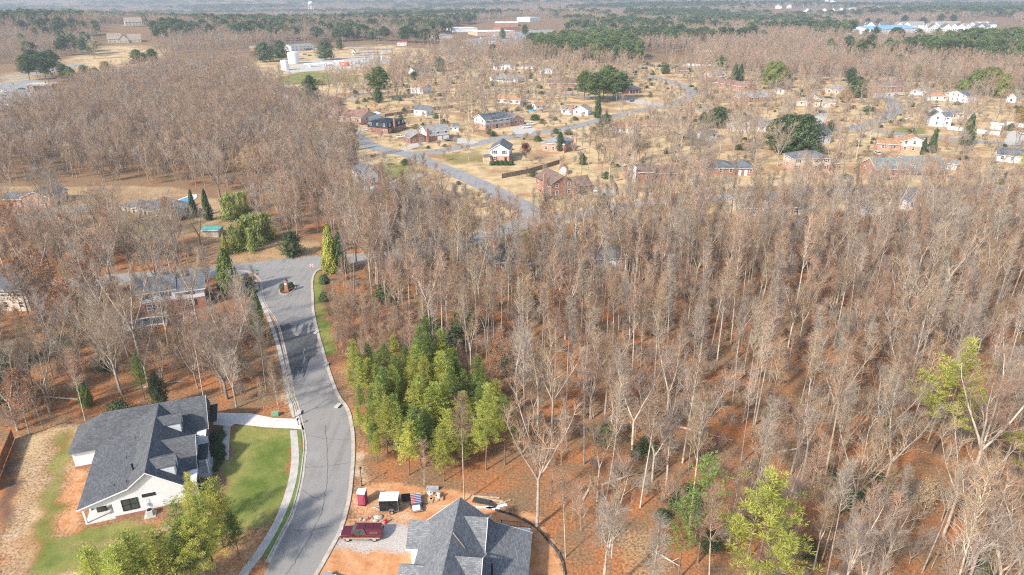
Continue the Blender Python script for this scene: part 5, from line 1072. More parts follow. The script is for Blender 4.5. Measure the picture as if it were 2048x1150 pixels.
def bare_tree(seed,H,tr,clear,spread,nl,rise=.45,forks=1,dense=(6,6,3),tw=.017,leafy=0,leafsize=.3):
    """returns (trunk V,Q),(limb V,Q),(twig V,Q)[,(leaf)]"""
    r=np.random.default_rng(seed); T=[];Lm=[];Tw=[];Lf=[]
    tops=[]
    base=np.zeros(3)
    fh=H*clear*.95 if forks>1 else H
    tp=branch(r,base,np.array([r.normal()*.015,r.normal()*.015,1]),fh,tr,7,.08,.016)
    if forks>1:
        add(T,tp,tr,tr*.75)
        for k in range(forks):
            a=2*math.pi*k/forks+r.uniform(-.5,.5); d=np.array([math.cos(a)*.42,math.sin(a)*.42,1]); q=branch(r,tp[-1],d,(H-fh)*r.uniform(.8,1.02),0,6,.10,.07); add(T,q,tr*.62,tr*.10); tops.append((q,tr*.6,True))
    else: add(T,tp,tr,tr*.14); tops.append((tp,tr,False))
    for q,rr,fork in tops:
        n=len(q)-1; m=nl//len(tops)
        for k in range(m):
            f=(k+.5)/m; f=(f*.97+.02) if fork else clear+(1-clear)*f*.98
            i=min(int(f*n),n-1); p=q[i]+(q[i+1]-q[i])*(f*n-i); d=unit(q[i+1]-q[i]); g=(f if fork else (f-clear)/(1-clear))
            L_=spread*(1.05-.62*g)*r.uniform(.7,1.2)*(.5+.5*min(1,(g+.25)*2)); el=rise+.5*g
            a=k*2.4+r.uniform(-.6,.6); dd=np.array([math.cos(a)*math.cos(el),math.sin(a)*math.cos(el),math.sin(el)])
            if fork: dd=unit(dd+d*.6)
            lp=branch(r,p,dd,L_,0,5,.13,.10); r0=max(.035,rr*.40*(1-g*.55)); add(Lm,lp,r0,.018)
            for j in range(dense[0]):
                f2=.22+.78*(j+.6)/dense[0]; i2=min(int(f2*5),4); p2=lp[i2]+(lp[i2+1]-lp[i2])*(f2*5-i2); d2=side(r,unit(lp[i2+1]-lp[i2]),r.uniform(.5,.95)); L2=L_*.42*(1.15-.6*f2)*r.uniform(.7,1.2)+.4
                bp_=branch(r,p2,d2,L2,0,3,.12,.13); add(Lm,bp_,.026,.012)
                for i3 in range(dense[1]):
                    f3=.15+.85*(i3+.7)/dense[1]; i4=min(int(f3*3),2); p3=bp_[i4]+(bp_[i4+1]-bp_[i4])*(f3*3-i4); d3=side(r,unit(bp_[i4+1]-bp_[i4]),r.uniform(.4,.9)); L3=(.55+L2*.32)*r.uniform(.7,1.2)
                    cp=branch(r,p3,d3,L3,0,2,.15,.15); add(Tw,cp,tw,tw*.55)
                    for i5 in range(dense[2]):
                        e=cp[0]+(cp[-1]-cp[0])*(.25+.75*i5/max(1,dense[2]-1)); d4=side(r,unit(cp[-1]-cp[0]),r.uniform(.35,.85)); L4=r.uniform(.3,.75); e2=e+unit(d4+np.array([0,0,.25]))*L4
                        Tw.append((*e,*e2,tw*.7,tw*.25))
                        if leafy and r.random()<leafy: Lf.append(e+(e2-e)*r.random()); 
                        if leafy and r.random()<leafy: Lf.append(e2+r.normal(size=3)*.12)
    out=[tubes(T,7),tubes(Lm,4),tubes(Tw,3)]
    if leafy: out.append(leafs(np.array(Lf),leafsize,None,r,.8))
    return out
PROTO={}
def reg(name,trunk,parts,mats,tmat):
    """trunk: (V,Q). parts: list of ((V,Q),material index). Stores trunk mesh, crown mesh, and one joined mesh for masses"""
    V,Q=trunk; tm=np_mesh(name+'_trunk',V,Q,[tmat],smooth=True)
    V2,Q2,mi=join(parts); cm=np_mesh(name+'_crown',V2,Q2,mats,mi)
    PROTO[name]=(tm,cm)
    V3,Q3,m3=join([(trunk,0)]+[(p,m+1) for p,m in parts]); jm=np_mesh(name+'_whole',V3,Q3,[tmat]+mats,m3); PROTO[name+'*']=jm
def reg_bare(name,tmat,lmat,wmat,lfmat=None,**k):
    o=bare_tree(**k); parts=[(o[1],0),(o[2],1)]; mats=[lmat,wmat]
    if len(o)>3: parts.append((o[3],2)); mats.append(lfmat)
    reg(name,o[0],parts,mats,tmat)
reg_bare('poplar','bark_pale','bark_pale','twig_red',seed=1,H=25,tr=.22,clear=.56,spread=3.2,nl=20,rise=.95,dense=(5,4,3))
reg_bare('slender','bark_pale','twig_tan','twig_red',seed=2,H=22,tr=.15,clear=.56,spread=2.8,nl=18,rise=.9,dense=(5,5,4))
reg_bare('poplar2','bark_grey','bark_pale','twig_tan',seed=21,H=25,tr=.18,clear=.6,spread=2.9,nl=18,rise=1.0,dense=(5,4,3))
reg_bare('slender2','bark_pale','bark_pale','twig_grey',seed=22,H=21,tr=.13,clear=.52,spread=2.5,nl=18,rise=.95,dense=(5,5,4))
reg_bare('maple2','bark_pale','twig_tan','twig_red',seed=23,H=18,tr=.18,clear=.42,spread=3.4,nl=20,rise=.9,forks=2,dense=(5,5,3))
reg_bare('vase','bark_pale','bark_pale','twig_red',seed=3,H=22,tr=.27,clear=.4,spread=4.8,nl=21,rise=.6,forks=4,dense=(6,5,3))
reg_bare('broad','bark_grey','bark_pale','twig_tan',seed=4,H=17,tr=.33,clear=.25,spread=6.8,nl=24,rise=.35,forks=3,dense=(6,6,3))
reg_bare('pale_oak','bark_pale','bark_pale','twig_grey',seed=5,H=20,tr=.28,clear=.34,spread=6.2,nl=20,rise=.45,forks=2,dense=(6,5,3))
reg_bare('grey_pole','bark_grey','bark_grey','twig_grey',seed=6,H=23,tr=.16,clear=.62,spread=2.6,nl=14,rise=.85,dense=(4,4,3))
reg_bare('maple','bark_grey','twig_tan','twig_red',seed=8,H=18,tr=.24,clear=.28,spread=5.2,nl=22,rise=.65,forks=3,dense=(6,5,3))
reg_bare('sapling','bark_pale','twig_tan','twig_red',seed=9,H=10,tr=.07,clear=.25,spread=2.2,nl=14,rise=.8,dense=(4,4,4),tw=.012)
reg_bare('brown_oak','bark_grey','bark_grey','twig_tan','leaf_brown',seed=10,H=15,tr=.2,clear=.2,spread=4.8,nl=20,rise=.35,dense=(5,4,4),leafy=.62,leafsize=.26)
reg_bare('beech_sapling','bark_pale','twig_tan','twig_tan','leaf_tan',seed=11,H=6,tr=.06,clear=.08,spread=2.6,nl=14,rise=.4,dense=(4,4,3),leafy=.6,leafsize=.2)
reg_bare('yard_tree','bark_grey','bark_grey','twig_grey',seed=12,H=12,tr=.2,clear=.2,spread=4.6,nl=18,rise=.5,forks=3,dense=(6,5,3))
reg_bare('bush','bark_grey','twig_tan','twig_grey',seed=13,H=3.4,tr=.05,clear=.05,spread=2.4,nl=16,rise=.6,forks=4,dense=(4,4,4),tw=.013)
reg_bare('red_bush','bark_grey','twig_red','twig_red',seed=14,H=4.5,tr=.05,clear=.05,spread=2.6,nl=18,rise=.75,forks=5,dense=(4,4,4),tw=.013)
reg_bare('maroon_tree','bark_grey','bark_grey','twig_red','leaf_maroon',seed=15,H=7,tr=.14,clear=.12,spread=4.6,nl=20,rise=.4,forks=3,dense=(5,4,4),leafy=.5,leafsize=.3)
# light far versions with thicker twigs
for i,(nm,H_,sp,cl,wm) in enumerate([('far_a',20,5.4,.3,'twig_red'),('far_b',18,6.0,.25,'twig_grey'),('far_c',22,5,.36,'twig_red'),('far_d',17,6.2,.2,'twig_tan')]):
    reg_bare(nm,'bark_grey','twig_tan',wm,seed=30+i,H=H_,tr=.24,clear=cl,spread=sp,nl=15,rise=.55,forks=3,dense=(5,4,3),tw=.034)
def conifer(seed,H,tr,clear,prof,nb,clump,perc,leaf,mat_,bark='bark_pine',dead=0,aspect=.35,outer=.45,jit=.35,dark=None):
    """pine: whorled branches with needle clumps in their outer part. prof(g)->radius"""
    r=np.random.default_rng(seed); T=[];B=[];C=[];Nn=[]
    tp=branch(r,np.zeros(3),np.array([0,0,1.]),H*.97,0,8,.05,.02); add(T,tp,tr,.03)
    for k in range(nb):
        g=((k+r.random())/nb)**.9; z=H*(clear+(1-clear)*g); i=min(int(z/H*8),7); p=tp[i]+(tp[i+1]-tp[i])*(z/H*8-i); R_=prof(g)*r.uniform(1-jit,1+jit*.5); a=k*2.4+r.uniform(-.5,.5); el=.05+.55*g+r.normal()*.08
        lp=branch(r,p,np.array([math.cos(a)*math.cos(el),math.sin(a)*math.cos(el),math.sin(el)]),max(.3,R_),0,3,.07,.05); add(B,lp,max(.02,tr*.22*(1-g)),.012)
        m=max(2,int(R_*perc))
        for j in range(m):
            f=outer+(1-outer)*(j+r.random())/m; q=min(int(f*3),2); c=lp[q]+(lp[q+1]-lp[q])*(f*3-q)+r.normal(size=3)*clump*(.55+.5*R_/3)*np.array([1,1,.45])
            n=leaf; dirs=r.normal(size=(n,3)); dirs[:,2]=np.abs(dirs[:,2])*.8+.1; dirs/=np.linalg.norm(dirs,axis=1)[:,None]
            C.append(c+dirs*clump*r.uniform(.15,1,(n,1))); Nn.append(dirs)
    if dead:
        for k in range(dead):
            z=H*clear*r.uniform(.3,1); i=min(int(z/H*8),7); p=tp[i]+(tp[i+1]-tp[i])*(z/H*8-i); a=r.uniform(0,6.3); lp=branch(r,p,np.array([math.cos(a),math.sin(a),-.1]),r.uniform(.6,1.8),0,2,0,.1); add(B,lp,.02,.008)
    C=np.concatenate(C); Nn=np.concatenate(Nn); k=len(C)
    # needles: slim quads pointing outwards from their clump
    a=np.cross(Nn,r.normal(size=(k,3))); a/=np.linalg.norm(a,axis=1)[:,None]+1e-9; ln=clump*.62*r.uniform(.6,1.2,(k,1)); wd=ln*aspect*.5
    V=np.stack([C-a*wd,C+a*wd,C+Nn*ln+a*wd*.5,C+Nn*ln-a*wd*.5],1).reshape(-1,3); Q=np.arange(4*k).reshape(k,4)
    return tubes(T,7),tubes(B,3),(V,Q)
def reg_con(name,mat_,bark='bark_pine',**k):
    T,B,Lf=conifer(mat_=mat_,bark=bark,**k); reg(name,T,[(B,0),(Lf,1)],[bark,mat_],bark)
reg_con('young_pine','needle_yellow',seed=40,H=11,tr=.11,clear=.3,prof=lambda g:2.3*(1-g)**.75+.2,nb=60,clump=.38,perc=4.2,leaf=16,dead=14,outer=.2,aspect=.34)
reg_con('young_pine2','needle_green',seed=41,H=12,tr=.12,clear=.34,prof=lambda g:2.1*(1-g)**.75+.2,nb=60,clump=.38,perc=4.2,leaf=16,dead=14,outer=.2,aspect=.34)
reg_con('tall_pine','needle_yellow',seed=42,H=19,tr=.2,clear=.3,prof=lambda g:4.0*math.sin(min(1,g*1.1+.15)*math.pi)**.7*(1-.35*g)+.5,nb=44,clump=.5,perc=2.6,leaf=36,dead=16,outer=.45,aspect=.26)
reg_con('sparse_pine','needle_green',seed=43,H=20,tr=.2,clear=.4,prof=lambda g:3.4*(1-g)**.6+.6,nb=36,clump=.48,perc=2.2,leaf=22,dead=20,outer=.45,aspect=.4)
reg_con('big_pine','needle_mid',seed=44,H=22,tr=.36,clear=.28,prof=lambda g:7.2*math.sin(min(1,g*.85+.2)*math.pi)**.6*(1-.2*g)+.6,nb=62,clump=.95,perc=2.0,leaf=34,dead=8,outer=.4,aspect=.5)
reg_con('far_pine','needle_dark',seed=45,H=21,tr=.3,clear=.35,prof=lambda g:5.0*math.sin(min(1,g*.85+.2)*math.pi)**.6*(1-.2*g)+.6,nb=34,clump=1.3,perc=1.3,leaf=22,outer=.35,aspect=.8)
reg_con('far_pine2','needle_mid',seed=46,H=19,tr=.3,clear=.3,prof=lambda g:4.6*(1-g)**.5+.6,nb=34,clump=1.3,perc=1.3,leaf=22,outer=.3,aspect=.8)
def dense_tree(seed,H,prof,clear,n,leafsz,lumps=26,amp=.22,tr=.2,inner=.35):
    r=np.random.default_rng(seed); L_=r.normal(size=(lumps,3)); L_/=np.linalg.norm(L_,axis=1)[:,None]
    a=r.uniform(0,2*math.pi,n); g=r.uniform(0,1,n); rad=np.array([prof(x) for x in g]); 
    keep=r.uniform(0,rad.max(),n)<rad+.15*rad.max(); a=a[keep];g=g[keep];rad=rad[keep]
    bump=1+amp*np.sin(a*3+g*9+seed)+amp*.8*np.sin(a*7-g*17)+amp*.5*np.sin(a*13+g*31); q=(inner+(1-inner)*np.sqrt(r.uniform(0,1,len(a))))
    z=H*(clear+(1-clear)*g)+r.normal(size=len(a))*.12; C=np.stack([rad*bump*q*np.cos(a),rad*bump*q*np.sin(a),z],1); N=np.stack([np.cos(a),np.sin(a),.5+0*a],1)
    T=[]; tp=branch(r,np.zeros(3),np.array([0,0,1.]),H*.9,0,6,.05,.03); add(T,tp,tr,.03); B=[]
    for k in range(30):
        f=clear+(1-clear)*k/30*.9; i=min(int(f/.9*6) if f<.9 else 5,5); p=tp[i]; aa=k*2.4; lp=branch(r,p,np.array([math.cos(aa),math.sin(aa),.5]),prof((f-clear)/(1-clear))*.8,0,3,.05,.08); add(B,lp,.05,.01)
    return tubes(T,6),tubes(B,3),leafs(C,leafsz,N,r,.6)
def reg_den(name,mat_,bark='bark_grey',**k):
    T,B,Lf=dense_tree(**k); reg(name,T,[(B,0),(Lf,1)],[bark,mat_],bark)
reg_den('cypress','needle_green',seed=60,H=10,prof=lambda g:2.1*(1-g)**.6*(.6+.4*min(1,g*5))+.1,clear=.02,n=9000,leafsz=.3,amp=.1)
reg_den('gold_cypress','needle_yellow',seed=61,H=10,prof=lambda g:2.2*(1-g)**.6*(.7+.3*min(1,g*5))+.1,clear=.02,n=9000,leafsz=.3,amp=.12)
reg_den('dark_cone','leaf_evergreen',seed=62,H=13,prof=lambda g:4.6*(1-g)**.65*(.7+.3*min(1,g*6))+.15,clear=.03,n=9000,leafsz=.45,amp=.2)
reg_den('holly','leaf_evergreen',seed=63,H=12,prof=lambda g:4.6*math.sin(min(1,.2+.8*g)*math.pi)**.5+.2,clear=.1,n=9000,leafsz=.42,amp=.34)
reg_den('round_pine','needle_olive',seed=64,H=17,prof=lambda g:7.6*math.sin(min(1,.22+.76*g)*math.pi)**.55+.3,clear=.16,n=15000,leafsz=.5,amp=.3,tr=.4)
reg_den('shrub','leaf_evergreen',seed=65,H=1.3,prof=lambda g:.75*math.sin(min(1,.3+.68*g)*math.pi)**.5+.05,clear=.03,n=1500,leafsz=.14,amp=.08,tr=.04)
reg_den('bamboo','leaf_bamboo',seed=66,H=8.5,prof=lambda g:2.4*(1-.6*g)*(.75+.25*math.sin(g*9)),clear=.04,n=3600,leafsz=.3,amp=.45,tr=.05,inner=.05)
reg_den('gold_tree','leaf_gold',seed=67,H=9,prof=lambda g:4.2*math.sin(min(1,.2+.78*g)*math.pi)**.6+.2,clear=.15,n=6500,leafsz=.4,amp=.2)
reg_den('cedar','needle_dark',seed=68,H=12,prof=lambda g:3.4*math.sin(min(1,.25+.74*g)*math.pi)**.7+.2,clear=.08,n=8000,leafsz=.36,amp=.3)
reg_den('thicket','needle_dark',seed=69,H=3,prof=lambda g:2.4*math.sin(min(1,.35+.63*g)*math.pi)**.6,clear=.02,n=2200,leafsz=.24,amp=.3,tr=.05,inner=.1)
LBL={'poplar2':('bare_tree','tall straight grey-trunked bare tree','tree'),'slender2':('bare_tree','thin upright bare tree with greyish twigs','tree'),'maple2':('bare_tree','twin-stemmed bare tree with reddish twigs','tree'),'poplar':('bare_tree','tall pale bare tree with narrow crown','tree'),'slender':('bare_tree','slender bare tree with pale trunk','tree'),'vase':('bare_tree','vase shaped bare tree with forked limbs','tree'),
 'broad':('bare_tree','broad bare tree with rounded crown','tree'),'pale_oak':('bare_tree','pale bare tree with crooked limbs','tree'),'grey_pole':('bare_tree','grey pole-like bare tree','tree'),
 'maple':('bare_tree','bushy bare tree with reddish twigs','tree'),'sapling':('sapling','thin bare sapling','sapling'),'brown_oak':('leafy_oak','small oak holding orange brown leaves','tree'),'beech_sapling':('beech_sapling','low sapling holding pale tan leaves','sapling'),
 'yard_tree':('bare_tree','medium bare garden tree','tree'),'bush':('bare_bush','bare grey twiggy bush','bush'),'red_bush':('bare_bush','bare reddish twiggy bush','bush'),'maroon_tree':('maroon_tree','low tree with dark maroon leaves','tree'),
 'young_pine':('young_pine','young yellow green pine','pine tree'),'young_pine2':('young_pine','young mid green pine','pine tree'),'tall_pine':('pine_tree','tall bright yellow green pine','pine tree'),'sparse_pine':('pine_tree','thin sparse green pine','pine tree'),
 'big_pine':('pine_tree','big full green pine','pine tree'),'cypress':('cypress_tree','narrow green cypress','evergreen tree'),'gold_cypress':('cypress_tree','yellow green pointed cypress','evergreen tree'),'dark_cone':('evergreen_tree','dark green dense cone shaped evergreen','evergreen tree'),
 'holly':('evergreen_tree','dark rounded broadleaf evergreen','evergreen tree'),'round_pine':('evergreen_tree','huge round olive green evergreen','evergreen tree'),'shrub':('round_shrub','small clipped green shrub','shrub'),'bamboo':('bamboo_clump','yellow green bamboo clump','bamboo'),
 'gold_tree':('golden_tree','tree with golden leaves','tree'),'cedar':('cedar_tree','dark olive cedar','evergreen tree'),'thicket':('evergreen_bush','low dark green evergreen bush','bush'),'far_pine':('pine_tree','dark pine','pine tree'),'far_pine2':('pine_tree','mid green pine','pine tree'),
 'far_a':('bare_tree','bare tree with reddish crown','tree'),'far_b':('bare_tree','bare tree with greyish crown','tree')}
NT=0
def tree(p,x,y,s,label,group=None,rz=None,sx=None,lean=0):
    """one tree = Empty at the base > trunk, crown; copies share the mesh data"""
    global NT; NT+=1
    nm,_,cat=LBL[p]; o=bpy.data.objects.new(nm,None); COL.objects.link(o); o.empty_display_size=.4
    o.location=(x,y,float(relief(x,y))-.05); o.rotation_euler=(random.gauss(0,lean),random.gauss(0,lean),random.uniform(0,6.28) if rz is None else rz); o.scale=((sx or s),(sx or s),s)
    tag(o,label,cat,group); tm,cm=PROTO[p]
    for q,me in(('trunk',tm),('crown',cm)):
        c=bpy.data.objects.new(q,me); COL.objects.link(c); c.parent=o
    return o
HB={'poplar':25,'poplar2':25,'slender2':21,'maple2':18,'slender':22,'vase':22,'broad':17,'pale_oak':20,'grey_pole':23,'maple':18,'sapling':10,'brown_oak':15,'beech_sapling':6,'yard_tree':12,'bush':3.4,'red_bush':4.5,'maroon_tree':7,'young_pine':11,'young_pine2':12,'tall_pine':19,'sparse_pine':20,'big_pine':22,'cypress':10,'gold_cypress':10,'dark_cone':13,'holly':12,'round_pine':17,'shrub':1.3,'bamboo':8.5,'gold_tree':9,'cedar':12,'thicket':3,'far_pine':21,'far_pine2':19,'far_a':20,'far_b':18}
def single(p,px,py,h,where,group=None,wide=1.0,full=None,lean=.0):
    """hand placed tree: photo pixel of its base and its height in metres"""
    x,y=G(px,py); s=h/HB[p]; KEEPC.append((x,y,1.6))
    if y>230 and p in('round_pine','big_pine','dark_cone','holly','cedar','gold_tree'): KEEPC.append((x*(1-9/y),y-9,9))
    if p=='tall_pine': KEEPC.append((x*(1-5/y),y-5,6))
    return tree(p,x,y,s,full or (LBL[p][1]+' '+where),group,None,s*wide,lean)
LAND=[(1498,1130,'the bright forked pine'),(1862,905,'the lone yellow pine'),(1820,720,'the fan crowned tree'),(1074,1054,'the silt fence'),(900,960,'the young pine patch'),(1063,536,'the parked pale car'),(1230,535,'the hidden pale roof'),(1550,431,'the brown roofed ranch'),
 (2000,1200,'the lower right corner'),(1310,1080,'the leaf covered path'),(1700,1010,'the dark low evergreens'),(2040,1010,'the right edge pine'),(1215,880,'the low green thicket'),(690,650,'the upper grass strip'),(1290,640,'the small deep thicket'),(1980,640,'the far right edge'),(1600,640,'the orange leaved oaks'),
 (280,900,'the farmhouse'),(310,640,'the covered pool'),(520,672,'the leaning cypress'),(30,620,'the beige house'),(290,430,'the cream ranch house'),(55,414,'the left brick house'),(440,395,'the round crowned tree'),(740,370,'the covered trailer'),(462,590,'the cypress at the road mouth'),
 (1140,390,'the split level brick house'),(1000,325,'the white two-storey house'),(790,265,'the mansard house'),(1010,255,'the long two-storey house'),(1015,208,'the orange roofed white ranch'),(1205,200,'the big pine group'),(1320,362,'the long red brick ranch'),(1460,350,'the grey hip roofed house'),
 (1620,343,'the two-storey hip roofed house'),(1810,350,'the green roofed ranch'),(1800,300,'the cream house'),(1500,262,'the low white ranch'),(1630,214,'the columned house'),(1880,253,'the white vinyl fence'),(1780,185,'the brick house at the close'),(720,120,'the substation'),(600,190,'the white cottage')]
LXY=np.array([G(a,b) for a,b,_ in LAND])
def near(x,y):
    d=np.hypot(LXY[:,0]-x,LXY[:,1]-y); i=int(d.argmin()); dx,dy=x-LXY[i,0],y-LXY[i,1]; q='just ' if d[i]<9 else '' if d[i]<18 else 'some way ' if d[i]<30 else 'far '
    return q+(('right of ' if dx>0 else 'left of ') if abs(dx)>abs(dy) else ('behind ' if dy>0 else 'in front of '))+LAND[i][2]
